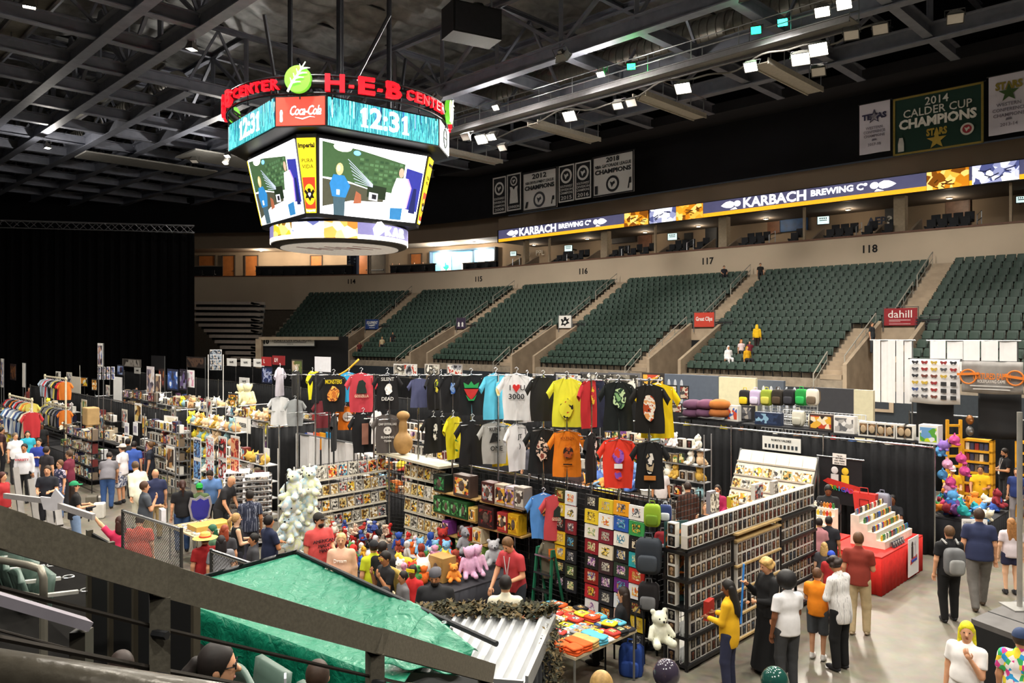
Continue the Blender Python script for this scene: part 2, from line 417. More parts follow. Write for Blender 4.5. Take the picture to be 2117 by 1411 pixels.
def prof(i0, i1, zb=None):
 p = [(rown(i0), rowz(i0)-RI if zb is None else zb)]
 for i in range(i0, i1): p += [(rown(i), rowz(i)), (rown(i+1), rowz(i))]
 return p
edges = [-6]+AISLES+[S_END]
for a, c in zip(edges[:-1], edges[1:]):
 strip(mb, a+(1.2 if a != -6 else 0), c-(1.2 if c != S_END else 0), prof(0, VR, 1.2))
strip(mb, -6, S_END, prof(VR, ROWS))
struct(mb.build('seating_terrace', M_step), 'stepped concrete terrace under the green arena seats')
bw = MB(); strip(bw, -6, S_END, [(N0-.02, 0), (N0-.02, 2.1)]); struct(bw.build('wall_boards', mat('2a3036', .7)), 'dark board wall below the lowest arena seats')
def frame_at(s, n, z): return path(s, n, z), path_rot(s)+math.pi     # local +x to the viewer's right, +y outwards
SIGN = {}
for k, s in enumerate(AISLES):
 where = ['at the near end', 'by the red sign with underlined white word', 'by the red sign with white curly words', 'by the white cartoon sign', 'by the purple sign', 'by the blue sign'][k]
 loc, rz = frame_at(s, N0, 0)
 e = empty_struct('trim_%d' % (k+1), 'tan concrete entrance walls cut into the seats %s' % where, loc, rz)
 for q in (-1, 1):
  w = MB(); y1 = VR*TR
  w.add([(q*1.2-.11, -.1, 1.0), (q*1.2+.11, -.1, 1.0), (q*1.2+.11, y1, 1.0), (q*1.2-.11, y1, 1.0),
   (q*1.2-.11, -.1, Z0+.85), (q*1.2+.11, -.1, Z0+.85), (q*1.2+.11, y1, rowz(VR)+.45), (q*1.2-.11, y1, rowz(VR)+.45)],
   [(0,3,2,1),(4,5,6,7),(0,1,5,4),(1,2,6,5),(2,3,7,6),(3,0,4,7)])
  w.build('side_wall', M_conc, e)
 w = MB(); w.box(-1.2, 1.2, y1-.1, y1+.1, rowz(VR)-.75, rowz(VR)+.05); w.build('lintel', M_conc, e)
 w = MB(); w.box(-1.1, 1.1, y1-.08, y1+.05, 1.0, rowz(VR)-.75); w.build('tunnel_mouth', M_dark, e)
 w = MB(); w.box(-1.1, 1.1, -.1, y1, 1.0, 1.15); w.build('ramp', M_conc, e)
 for nm, x0, i0, i1 in (('upper_stair', .1, VR, ROWS), ('lower_stair', -2.0, 0, VR)):
  w = MB()
  for i in range(i0, i1):
   w.box(x0-.6, x0+.6, i*TR, (i+.5)*TR, rowz(i)-.05, rowz(i)+RI/2+.015 if i > i0 or 1 else 0)
   w.box(x0-.6, x0+.6, (i+.5)*TR, (i+1)*TR, rowz(i)-.05, rowz(i)+RI+.015)
  w.build(nm, M_conc, e)
 def rail(x, y0, z0, y1, z1, lab):
  t = thing('handrail', lab, 'handrail', loc, rz, 'handrails on the arena stairs')
  m = MB(); m.tube([(x, y0, z0), (x, y0, z0+1.0), (x, y1, z1+1.0), (x, y1, z1)], .035, 6); m.build('top_rail', M_hand, t)
  m = MB(); m.tube([(x, y0, z0+.55), (x, y1, z1+.55)], .025, 6); m.build('mid_rail', M_hand, t)
  c = max(1, int((y1-y0)/1.4))
  for i in range(1, c):
   f = i/c; m = MB(); m.tube([(x, y0+(y1-y0)*f, z0+(z1-z0)*f), (x, y0+(y1-y0)*f, z0+(z1-z0)*f+1.0)], .022, 6); m.build('post', M_hand, t)
 rail(-.55, (VR+.3)*TR, rowz(VR), (VR+4.3)*TR, rowz(VR+4), 'lower steel handrail above the entrance %s' % where)
 rail(-.55, (VR+5.2)*TR, rowz(VR+5), (ROWS-.3)*TR, rowz(ROWS)-.2, 'upper steel handrail below the tan wall, stair %s' % where)
 rail(-1.32, .2, Z0+.3, (VR-.4)*TR, rowz(VR)-.1, 'steel handrail along the entrance wall %s' % where)
 rail(-2.7, -.6, Z0-.7, 1.2, Z0+.5, 'short steel handrail at the stair foot %s' % where)
 t = thing('entrance_barrier', 'dark louvred barrier beside the stair %s' % where, 'barrier', loc, rz, 'barriers beside the entrances')
 m = MB(); m.tube([(.8, y1-.2, rowz(VR)-.4), (.8, y1-.2, rowz(VR)+.65), (2.1, y1-.2, rowz(VR)+.65), (2.1, y1-.2, rowz(VR)-.4)], .03, 6); m.build('frame', M_steel, t)
 for i in range(6):
  m = MB(); m.box(.84, 2.06, y1-.23, y1-.17, rowz(VR)-.35+i*.155, rowz(VR)-.25+i*.155); m.build('slat', M_dark, t)
 bg, w2 = ['8d2a2c', '8c2027', 'c23f2e', 'e4e0d8', '3b2f45', '27417d'][k], [1.8, 1.8, 1.55, 1.3, 1.2, 1.7][k]
 lab = ['red board sign at the near entrance', 'dark red sign with white dahill lettering over the entrance', 'orange red sign with Great Clips lettering over the entrance', 'white sign with black scribbled figure over the entrance', 'small purple sign over the entrance', 'blue sign with EQUIPMENT lettering over the entrance'][k]
 t = thing('entrance_sign', lab, 'sign', (loc.x, loc.y, rowz(VR)+.12), rz)
 y = y1-.22; zc = .55
 m = MB(); m.box(-w2/2, w2/2, y, y+.04, zc-.5, zc+.5); m.build('board', mat(bg, .6, var=.04), t)
 m = MB(); m.tube([(-w2/2-.06, y+.02, -.3), (-w2/2-.06, y+.02, 1.12), (w2/2+.06, y+.02, 1.12), (w2/2+.06, y+.02, -.3)], .03, 6); m.build('frame', M_steel, t)
 if k == 1:
  t = [q for q in t.children if q.name.startswith('board')][0]
  text('dahill', t, -.02, y-.005, zc+.14, .62, M_white, fit=1.3)
  m = MB(); m.box(-.62, .55, y-.008, y, zc-.2, zc-.175); m.box(-.62, .0, y-.008, y, zc-.28, zc-.265); m.box(-.62, .55, y-.008, y, zc-.42, zc-.4); m.build('underline', M_white, t)
 if k == 2: text('Great Clips', t, 0, y-.005, zc+.05, .4, M_white, fit=1.3, bold=.02)
 if k == 3:
  m = MB(); m.prism([(-.45,-.3),(-.1,-.25),(.0,-.38),(.12,-.22),(.5,-.1),(.3,.05),(.48,.3),(.2,.2),(.12,.38),(-.08,.4),(-.14,.1),(-.3,.25),(-.45,.2),(-.3,-.05)], y-.01, y, lambda a, c_, d: (a, d, zc+c_)); m.build('scribble', M_black, t)
  m = MB(); m.prism([(-.2,-.12),(.05,-.16),(.2,.0),(.05,.1),(-.1,.02)], y-.016, y-.01, lambda a, c_, d: (a, d, zc+c_)); m.build('scribble_light', M_white, t)
 if k == 4:
  for q in (-.3, .22): m = MB(); m.lathe([(.16,0),(.1,.1),(.13,.3),(.05,.42)], 8, (q, y-.0, zc-.3), (1, .05)); m.build('emblem', M_white, t)
 if k == 5:
  text('EQUIPMENT', t, 0, y-.005, zc+.16, .4, M_white, fit=1.45, shear=.25, bold=.03)
  m = MB(); m.prism([(-.6,-.1),(.6,.02),(.2,-.06),(.5,-.12),(-.1,-.2)], y-.01, y, lambda a, c_, d: (a, d, zc+c_)); m.box(-.35,.35,y-.008,y,zc-.36,zc-.3); m.build('swoosh', M_white, t)
def seat_mesh():
 m = MB()
 def back(u, v):
  x = (u-.5)*.5*(1-.25*max(0, v-.8)); return (x, -.04*math.cos((u-.5)*2.6)+.16*v, .33+.47*v), (0, -1, .25)
 m.cur = 0; m.sheet(back, 4, 3, .04)
 def pan(u, v): return ((u-.5)*.44, -.16+.06*v-.03*math.cos((u-.5)*3), .36+.34*v), (0, -1, .1)
 m.sheet(pan, 3, 2, .05)
 m.cur = 1; m.box(-.28, -.24, -.24, .06, .52, .56); m.box(-.28, -.25, -.08, .02, 0, .52); m.box(-.2, .2, -.02, .04, .28, .34)
 return m.mesh('seat', [mat('2f4238', .55, var=.12, scale=2), M_dark], True)
SEAT = seat_mesh(); smooth_by_angle(SEAT, 40)
spots = []
for k in range(len(AISLES)):
 sa = AISLES[k]; sb = AISLES[k+1] if k+1 < len(AISLES) else S_END
 for i in range(ROWS):
  lo = sa+(.75 if i >= VR else 2.75); hi = sb-(.75 if i >= VR else 1.45)
  if k == len(AISLES)-1: hi = S_END-.3-(ROWS-1-i)*.05; lo = sa+(.75 if i >= VR else 2.75)
  if k == len(AISLES)-1 and i < 2: continue
  c = int((hi-lo)/.56)
  for j in range(c): spots.append((lo+(hi-lo)*(j+.5)/c, i, k, j, c))
def seat_M(q):
 p = path(q[0], rown(q[1])+.5, rowz(q[1])); return Matrix.Translation(p) @ Matrix.Rotation(path_rot(q[0])+math.pi, 4, 'Z')
def vis(q):
 p = path(q[0], rown(q[1])+.5, rowz(q[1])); x = CX+F*p.x/p.y; y = CY-F*(p.z+.5-EYE)/p.y
 hid = (y > 775) or (x > 1790 and y > 700 and x < 2117)
 return x < 2100 and not hid, p.y
ss = sorted(spots, key=lambda q: vis(q)[1] if vis(q)[0] else 999)
near, far = ss[:300], ss[300:]
far = [q for q in far if CX+F*seat_M(q).translation.x/seat_M(q).translation.y < 2300]
SECN = {0: 'beyond the underlined red sign', 1: 'between two red signs', 2: 'between red and white signs', 3: 'between the white and purple signs', 4: 'between the purple and blue signs', 5: 'past the blue sign'}
for q in near:
 o = obj('arena_chair', SEAT); o.matrix_world = seat_M(q)
 tag(o, 'green seat, %s row up, %s from the stair, %s' % (ORD[q[1]], ORD[q[4]-1-q[3]], SECN[q[2]]), 'seat', 'green arena seats across the floor')
o = obj('distant_arena_seats', join_np(SEAT, [seat_M(q) for q in far])); o['kind'] = 'stuff'; o['label'] = 'far rows of dark green folding arena seats'; o['category'] = 'seats'
# ================================================================ fascia, suites, upper walls
def s_px(px, n, lo=0, hi=130):
 for _ in range(50):
  mid = (lo+hi)/2; p = path(mid, n); x = CX+F*p.x/p.y
  if x > px: lo = mid
  else: hi = mid
 return (lo+hi)/2
NF, ZF0, ZF1 = 55.7, 9.75, 11.95
S_L = s_px(385, NF)
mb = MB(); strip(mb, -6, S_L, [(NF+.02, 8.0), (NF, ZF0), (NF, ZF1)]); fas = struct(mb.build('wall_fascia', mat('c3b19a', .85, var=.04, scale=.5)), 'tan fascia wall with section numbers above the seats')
mb = MB(); strip(mb, -6, S_L, [(NF-.06, ZF1-.02), (NF-.06, ZF1+.1), (NF+.3, ZF1+.1)]); struct(mb.build('trim_7', mat('6b4a3a', .6)), 'brown cap rail along the tan fascia')
for num, px, py in (('118', 1797, 515), ('117', 1462, 540), ('116', 1205, 561), ('115', 989, 577), ('114', 726, 582)):
 s = s_px(px, NF-.03); p = path(s, NF-.03); e = obj('section_number', text_mesh(num, .75, M_black, bold=.02, ext=.01), None, (p.x, p.y, z_at(p, py)), path_rot(s)+math.pi)
 tag(e, 'black section number %s on the fascia %s' % (num, {'118': 'above the block between two red signs', '117': 'above the block between red and white signs', '116': 'above the block between white and purple signs', '115': 'below the blue lounge room', '114': 'below the dark banner column'}[num]), 'sign')
SR = s_px(1031, 56.5)
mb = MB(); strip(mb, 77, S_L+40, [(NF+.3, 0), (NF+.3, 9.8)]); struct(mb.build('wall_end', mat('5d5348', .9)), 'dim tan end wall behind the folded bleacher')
M_suite = mat('8a7863', .9, var=.06, scale=.8)
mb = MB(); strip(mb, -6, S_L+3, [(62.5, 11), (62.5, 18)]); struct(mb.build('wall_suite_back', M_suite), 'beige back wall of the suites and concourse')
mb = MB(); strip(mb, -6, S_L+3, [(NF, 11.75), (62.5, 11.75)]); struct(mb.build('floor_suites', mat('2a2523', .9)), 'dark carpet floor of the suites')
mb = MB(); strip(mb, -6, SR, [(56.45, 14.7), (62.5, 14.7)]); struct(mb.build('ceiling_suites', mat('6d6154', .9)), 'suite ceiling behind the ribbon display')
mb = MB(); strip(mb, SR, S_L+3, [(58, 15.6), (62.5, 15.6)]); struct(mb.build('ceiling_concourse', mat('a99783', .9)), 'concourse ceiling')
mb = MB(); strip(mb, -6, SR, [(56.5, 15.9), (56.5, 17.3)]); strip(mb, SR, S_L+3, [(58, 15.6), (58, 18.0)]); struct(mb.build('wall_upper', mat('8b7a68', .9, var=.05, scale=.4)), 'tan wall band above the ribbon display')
M_blackwall = mat('0c0c12', .95, var=.3, scale=.3)
mb = MB(); strip(mb, -6, S_L+70, [(55.5, 17.2), (54.5, 30)]); struct(mb.build('wall_black', M_blackwall), 'black upper wall under the roof')
mb = MB(); strip(mb, -6, 60, [(54.8, 21.6), (49.6, 20.9), (49.6, 21.6)]); struct(mb.build('trim_8', mat('18181d', .9)), 'dark sloping soffit under the roof edge')
colp = [(2090, .16), (1860, .75), (1663, .16), (1495, .75), (1355, .16), (1250, .75), (1136, .16), (1085, .3)]
for i, (px, w) in enumerate(colp):
 s = s_px(px, 57.2); p, rz = frame_at(s, 57.2, 11.75)
 m = MB(); m.box(-w/2, w/2, -.1, .5 if w > .2 else .1, 0, 2.96); o = m.build('column', mat('a8977f', .85), None, loc=p, rz=rz)
 struct(o, '%s suite column from the near end' % ORD[i])
 for q, nm in ((-1.1, 'a'), (1.3, 'b')):
  if w < .2 and q > 0: continue
  p2 = path(s+q, NF+.2, ZF1); m = MB()
  m.add([(-.08,0,-.1),(.08,0,-.1),(.08,2.2,-.1),(-.08,2.2,-.1),(-.08,0,.12),(.08,0,.12),(.08,2.2,1.15),(-.08,2.2,1.15)], [(0,3,2,1),(4,5,6,7),(0,1,5,4),(1,2,6,5),(2,3,7,6),(3,0,4,7)])
  o = m.build('partition_wall', mat('7f7060', .85), None, loc=p2, rz=rz); struct(o, 'low sloping suite partition by the %s column, side %s' % (ORD[i], nm))
sm = MB(); sm.cbox(0, 0, .3, .56, .5, .16); sm.cbox(0, .24, .62, .56, .1, .62); sm.cbox(-.3, 0, .42, .06, .5, .1)
SHR = [s_px(q_, NF+.3) for q_ in (2020, 1770, 1590, 1420, 1285, 1172, 1060)]; SSEAT = sm.mesh('suite_seat', mat('15171c', .7)); kk = 0
for i in range(86):
 s = 8+i*.68
 if s > SR-1.5 or any(abs(s-s_px(px, 57.2)-q_) < .5 for px, w in colp for q_ in (0, -1.1, 1.3)) or any(abs(s-q_) < .45 for q_ in SHR): continue
 cs_ = sorted(((s-s_px(px, 57.2)), j_) for j_, (px, w) in enumerate(colp) if s > s_px(px, 57.2)); kc = cs_[0] if cs_ else (s-8, -1)
 for r in (0, 1):
  p, rz = frame_at(s, NF+.75+r*.95, ZF1-.1+r*.42); o = obj('suite_armchair', SSEAT, None, p, rz); kk += 1
  tag(o, 'black suite armchair, %s row, %s past the %s suite column' % (('front', 'back')[r], ORD[int(round(kc[0]/.68))], ORD[kc[1]] if kc[1] >= 0 else 'frame edge before any'), 'seat', 'black armchairs in the suites')
 if r and i % 6 == 0:
  pass
for i, px in enumerate((2020, 1770, 1590, 1420, 1285, 1172, 1060)):
 s = s_px(px, NF+.3); p, rz = frame_at(s, NF+.3, ZF1); m = MB()
 m.tube([(0,0,-.1),(0,0,.75),(0,1.0,1.15),(0,1.0,-.1)], .035, 6); m.tube([(0,0,.35),(0,1.0,.7)], .025, 6)
 tag(m.build('suite_handrail', M_steel, None, loc=p, rz=rz), 'short steel handrail in the suite row, %s from the near end' % ORD[i], 'handrail', 'suite handrails')
for i, (px, py, w) in enumerate(((2112, 412, .7), (1702, 455, .95), (1390, 489, .95), (1175, 513, .95), (1061, 524, .8))):
 s = s_px(px, 60.5); p, rz = frame_at(s, 60.5, 0); t = thing('television', 'lit wall television in the suites, %s from the near end' % ORD[i], 'television', (p.x, p.y, z_at(p, py)), rz+.25)
 m = MB(); m.box(-w/2, w/2, 0, .08, -w*.36, w*.36); m.box(-.06, .06, .08, 1.9, -.06, .06); m.build('casing', M_dark, t)
 m = MB(); m.box(-w/2+.05, w/2-.05, -.01, 0, -w*.36+.05, w*.36-.05); m.build('screen', mat('c5dcd8', .3, emit=.9, var=.05), t)
 m = MB()
 for q in range(4): m.box(-w*.3+q*w*.16, -w*.2+q*w*.16, -.016, -.01, w*.1, w*.22)
 m.box(-w*.3, w*.3, -.016, -.01, -.04, .02); m.build('caption', mat('33505a', .5), t)
for nm, px, py, w, h, c, lab in (('framed_picture', 1423, 491, .9, .9, '20201f', 'small dark framed picture on the suite wall'), ('wall_panel', 1470, 478, 1.2, 3.0, '15171b', 'tall black panel in the suite between the columns'),
 ('blue_panel', 1640, 450, 2.4, 2.2, '1e4a7c', 'blue wall panel in the suite with the wooden cupboard'), ('wooden_cupboard', 1600, 470, 1.2, 1.0, '6a4630', 'wooden cupboard in front of the blue suite wall'),
 ('wooden_cupboard', 1980, 440, 1.6, 2.4, '6a5040', 'wooden door panel in the suite under the orange picture'), ('wooden_cupboard', 1333, 498, 1.5, 1.3, '6e4b38', 'wooden cupboard in the suite by the thin column'),
 ('framed_picture', 1842, 440, .9, 1.3, '3a3a3a', 'grey framed picture beside the wide suite column'), ('dark_opening', 1290, 485, 3.0, 1.6, '2a211c', 'dark brown wall cabinet in the suite beside the column')):
 s = s_px(px, 62.3); p, rz = frame_at(s, 62.3, 0); t = thing(nm, lab, 'panel', (p.x, p.y, z_at(p, py)), rz)
 m = MB(); m.box(-w/2, w/2, 0, .15, -h/2, h/2); m.build('frame', mat(c, .6), t)
 m = MB(); m.box(-w/2+.08, w/2-.08, -.02, 0, -h/2+.08, h/2-.08); m.build('inset', mat(c, .5, var=.3, scale=2), t)
s = s_px(1112, 62.2); p, rz = frame_at(s, 62.2, 0); t = thing('wall_lettering', 'grey APPLE style raised letters on the suite wall', 'lettering', (p.x, p.y, z_at(p, 523)), rz)
t['label'] = 'pale raised letters beginning with a round mark on the suite wall'
m = MB(); m.tube([(-1.5+.28*math.cos(a), 0, .28*math.sin(a)) for a in [i*.5 for i in range(13)]], .06, 6); m.build('round_mark', M_white, t); text('PPL', t, .3, 0, 0, .8, mat('b9b2a6', .6), ext=.03)
s = s_px(1818, 61); p, rz = frame_at(s, 61, 0); t = thing('wall_lettering', 'dark raised letters AEPS on the suite wall', 'lettering', (p.x, p.y, z_at(p, 457)), rz); text('AEP', t, -.2, 0, 0, .8, mat('28324a', .5), bold=.03, ext=.03); text('3', t, .75, 0, 0, .8, M_white, bold=.03, ext=.03)
t['label'] = 'dark blue raised AEP letters with a white figure on the suite wall'
# ================================================================ ribbon display
p, rz = frame_at(30, 56.4, 14.72)
rib = thing('ribbon_display', 'long lit ribbon display advertising Karbach Brewing on the suite front', 'display', p, rz)
def rx(px): return 30-s_of(px, 56.4)
RH = 1.2; E_sl = mat('4b4a68', .4, emit=.75, var=.08, scale=1); E_ye = mat('f2a51e', .4, emit=.95, var=.04); E_wh = mat('ffffff', .4, emit=1.3, var=.01)
m = MB(); m.box(rx(1028), rx(2300), .02, .3, -.06, RH+.06); m.build('cabinet', M_dark, rib)
def seg(x0, x1, kind, i):
 m = MB()
 if kind == 's':
  m.box(x0, x1, -.02, .02, .3, RH); m.build('screen_panel', E_sl, rib); m = MB(); m.box(x0, x1, -.02, .02, 0, .3); m.build('yellow_stripe', E_ye, rib)
 else:
  cs = ('c87a12', 'f2b040', '7a4308', 'e89a22', 'ffcf70') if kind == 'o' else ('e9e9f4', '8f93b8', 'ffffff', '4a5080', 'c9cbe6')
  m.box(x0, x1, -.02, .02, 0 if kind == 'o' else .02, RH); m.build('screen_picture', pat(cs, 'VORONOI', 2.2, emit=.85, seed=i), rib)
  for q in range(7):
   n = MB(); a = random.uniform(x0+.3, x1-.5); z = random.uniform(.15, .9)
   n.bar((a, -.025, z), (min(x1-.1, a+random.uniform(.2, .7)), -.025, z+random.uniform(-.2, .25)), .05, .07)
   n.build('picture_line', mat('5a3206' if kind == 'o' else '2c3054', .5, emit=.4), rib)
for i, (a, b_, k) in enumerate(((1031, 1290, 's'), (1291, 1340, 'o'), (1343, 1397, 'w'), (1398, 1453, 'o'), (1454, 1915, 's'), (1916, 2003, 'o'), (2004, 2010, 's'), (2010, 2107, 'w'), (2108, 2300, 's'))): seg(rx(a), rx(b_), k, i)
def hop(x0, x1, flip):
 m = MB(); w = x1-x0; g = (lambda q: x0+w*q) if not flip else (lambda q: x1-w*q)
 out = [(0,.62),(.15,.5),(.3,.44),(.5,.42),(.62,.5),(.62,.78),(.45,.88),(.25,.84),(.12,.74)]
 if flip: out = out[::-1]
 m.prism([(g(a), c) for a, c in out], -.035, -.02, lambda a, c, d: (a, d, c*RH)); m.ball((g(.8), -.03, .66*RH), (w*.17, .012, .2*RH), 12, 6)
 m.prism([(g(.45), .3), (g(.8), .3), (g(.7), .45)][::(-1 if flip else 1)], -.035, -.02, lambda a, c, d: (a, d, c*RH)); m.build('hop_emblem', E_wh, rib)
hop(rx(1048), rx(1072), False); hop(rx(1226), rx(1255), True); hop(rx(1491), rx(1533), False); hop(rx(1797), rx(1853), True)
for t_, a, b_, sz in (('KARBACH', 1074, 1150, 1.05), ('BREWING C\u00ba', 1155, 1222, .62), ('KARBACH', 1537, 1667, 1.05), ('BREWING C\u00ba', 1676, 1793, .62)):
 text(t_, rib, (rx(a)+rx(b_))/2, -.03, RH*.6 if sz > 1 else RH*.66, sz, E_wh, fit=rx(b_)-rx(a), bold=.03 if sz > 1 else .035)
# ================================================================ concourse on the far corner
def wall_thing(px0, px1, y0, y1, n):
 """frame on the curved back wall spanning picture columns px0..px1 between heights seen at y0..y1"""
 s0, s1 = s_px(px0, n), s_px(px1, n); sm_ = (s0+s1)/2; p, rz = frame_at(sm_, n, 0); w = (path(s0, n)-path(s1, n)).length
 return p, rz, w, z_at(p, y1), z_at(p, y0)
doors = [(412, 444, 529, 571, 'a4622f'), (461, 485, 529, 571, 'a4622f'), (508, 532, 529, 571, 'a4622f'), (643, 665, 529, 571, 'a4622f'), (739, 760, 528, 568, 'a4622f'), (766, 795, 527, 568, '4c463d'), (850, 871, 525, 566, 'a4622f')]
for i, (a, b_, y0, y1, c) in enumerate(doors):
 p, rz, w, z0, z1 = wall_thing(a, b_, y0, y1, 62.35); z0 = 11.75; h = z1-z0
 t = thing('door_%d' % (i+1), '%s concourse door %s' % ('dark grey double' if c[0] == '4' else 'orange brown wooden', ['behind the first black counter end', 'beside the short counter', 'at the end of the long counter', 'rising behind the long counter', 'beside the dark banner column', 'with push bar between banner column and people', 'behind the standing people'][i]), 'door', (p.x, p.y, z0), rz); t['kind'] = 'structure'
 m = MB(); m.box(-w/2-.1, -w/2, -.1, .1, 0, h+.1); m.box(w/2, w/2+.1, -.1, .1, 0, h+.1); m.box(-w/2-.1, w/2+.1, -.1, .1, h, h+.1); m.build('door_frame', mat('3c332b', .7), t)
 m = MB(); m.box(-w/2, w/2, -.02, .08, 0, h); leaf = m.build('door_leaf', mat(c, .5, var=.15, scale=1.5), t)
 m = MB(); m.box(w/2-.25, w/2-.12, -.1, -.02, h*.42, h*.45); m.build('handle', M_steel, leaf)
 if c[0] == '4': m = MB(); m.box(-w/2+.1, w/2-.1, -.08, -.02, h*.4, h*.44); m.build('push_bar', M_steel, leaf)
for i, (a, b_, y0) in enumerate(((384, 458, 549), (529, 727, 549), (807, 897, 546), (957, 1026, 541))):
 n = 57.6; s0, s1 = s_px(a, n), s_px(b_, n)
 t = thing('concourse_counter', ['short black fronted counter at the curtain end', 'long black fronted drink counter on the concourse', 'black fronted counter with people behind it', 'black fronted counter below the lit blue room'][i], 'counter'); zt = z_at(path((s0+s1)/2, n), y0)
 m = MB(); strip(m, s1, s0, [(n, 11.75), (n, zt-.1)]); strip(m, s1, s0, [(n+.3, zt-.1), (n+.3, 11.75)]); m.build('front', mat('14161a', .7), t)
 m = MB(); strip(m, s1, s0, [(n-.15, zt-.12), (n-.15, zt), (n+.5, zt), (n+.5, zt-.12), (n-.15, zt-.12)]); m.build('worktop', mat('8b7d6d', .5), t)
 k = int(abs(s0-s1)/1.3)
 for j in range(k):
  p, rz = frame_at(s1+(j+.5)*(s0-s1)/k, n-.5, 11.75); m = MB(); m.cbox(0,0,.62,.42,.42,.08); m.cbox(0,-.18,.88,.42,.06,.45); m.tube([(0,0,0),(0,0,.6)], .04, 6)
  tag(m.build('bar_stool', mat('1b1c20', .6), None, loc=p, rz=rz), 'dark bar stool %s along the counter %s' % (ORD[j], ['at the curtain end', 'with long black front', 'with people behind it', 'below the blue room'][i]), 'stool', 'bar stools on the concourse')
p, rz, w, z0, z1 = wall_thing(717, 737, 517, 571, 58.4)
t = thing('banner_column', 'dark blue banner wrapped round a concourse column with pale vertical letters', 'banner', (p.x, p.y, 11.75), rz)
m = MB(); m.box(-w/2, w/2, 0, .7, 0, 3.85); m.build('column_wrap', mat('1d2537', .6), t)
for q, s_ in ((-.22*w, 'd h m'), (.3*w, 'r e')):
 o = text(s_, t, q, -.02, 2.2, .5, mat('9fb0c8', .6)); o.rotation_euler = (0, -math.pi/2, 0)
p, rz, w, z0, z1 = wall_thing(893, 1025, 513, 566, 62.2)
blue = empty_struct('wall_blue_room', 'lit light blue lounge room on the concourse', (p.x, p.y, 11.75), rz); h = 3.2
m = MB(); m.box(-w/2, w/2, .02, .1, 0, h); m.build('blue_wall', mat('86c7e8', .7, var=.04, scale=.5), blue)
m = MB(); m.box(-w/2-.15, -w/2, -.6, .1, 0, h+.15); m.box(w/2, w/2+.15, -.6, .1, 0, h+.15); m.box(-w/2, w/2, -.6, .1, h, h+.15); m.box(w*.14, w*.16, -.1, .1, 0, h); m.build('room_frame', mat('3d4a55', .6), blue)
for x0, x1, z0_, z1_, c, nm in ((-w*.04, w*.1, .4, h*.72, 'e9f4f4', 'white_door'), (w*.36, w*.49, 1.2, h*.95, 'ffffff', 'bright_window'), (w*.25, w*.33, .6, h*.75, 'eef4f2', 'white_panel')):
 m = MB(); m.box(x0, x1, -.03, .02, z0_, z1_); m.build(nm, mat(c, .5, emit=1.2 if 'bright' in nm else 0), blue)
t = thing('poster', 'white poster with a teal Texas outline in the blue room', 'poster', (p.x, p.y, 11.75), rz); t.location = blue.location
m = MB(); m.box(-w*.36, -w*.2, -.09, -.05, .25, h*.86); m.build('sheet', M_white, t)
m = MB(); c0 = -w*.28; k = w*.06
m.prism([(c0-.3*k, 1.9), (c0-.3*k, 1.45), (c0-.9*k, 1.45), (c0-.4*k, 1.1), (c0-.2*k, 1.15), (c0+.1*k, .6), (c0+.2*k, 1.0), (c0+.8*k, 1.3), (c0+.7*k, 1.6), (c0+.1*k, 1.65), (c0+.1*k, 1.9)], -.1, -.09); m.build('texas_outline', mat('1f8f80', .6), t)
text('at home', t, c0, -.1, 2.3, .35, mat('51606a', .6))
for q in (-.3, .3):
 ld = bpy.data.lights.new('lounge_lamp', 'POINT'); ld.energy = 420; ld.color = (.85, .95, 1); ld.shadow_soft_size = .25; lo = bpy.data.objects.new('lounge_lamp', ld); col.objects.link(lo); lo.parent = blue; lo.location = (q*w, -.7, 2.9)
for i, px in enumerate((540, 600, 650, 705, 900, 930, 980)):
 s = s_px(px, 60); p = path(s, 60, 15.5)
 t = thing('downlight', 'recessed concourse ceiling lamp, %s from the curtain' % ORD[i], 'lamp', p, 0, 'concourse downlights'); m = MB(); m.lathe([(.22, 0), (.22, .1)], 12); m.build('trim_ring', M_white, t)
 m = MB(); m.lathe([(.16, -.02), (.16, 0)], 12); m.build('lens', mat('fff0d0', .4, emit=4), t)
 ld = bpy.data.lights.new('downlight_lamp', 'POINT'); ld.energy = 380; ld.color = (1, .85, .66); ld.shadow_soft_size = .15; lo = bpy.data.objects.new('downlight_lamp', ld); col.objects.link(lo); lo.parent = t; lo.location = (0, 0, -.15)
for i, px in enumerate((1100, 1210, 1330, 1440, 1580, 1750, 1960)):
 s = s_px(px, 60); p = path(s, 60.3, 14.62); t = thing('downlight', 'recessed suite ceiling lamp, %s from the corner' % ORD[i], 'lamp', p, 0, 'suite downlights')
 m = MB(); m.lathe([(.2, 0), (.2, .08)], 12); m.build('trim_ring', M_white, t); m = MB(); m.lathe([(.15, -.02), (.15, 0)], 12); m.build('lens', mat('fff0d0', .4, emit=2), t)
 ld = bpy.data.lights.new('downlight_lamp', 'POINT'); ld.energy = 60; ld.color = (1, .85, .66); ld.shadow_soft_size = .15; lo = bpy.data.objects.new('downlight_lamp', ld); col.objects.link(lo); lo.parent = t; lo.location = (0, 0, -.15)
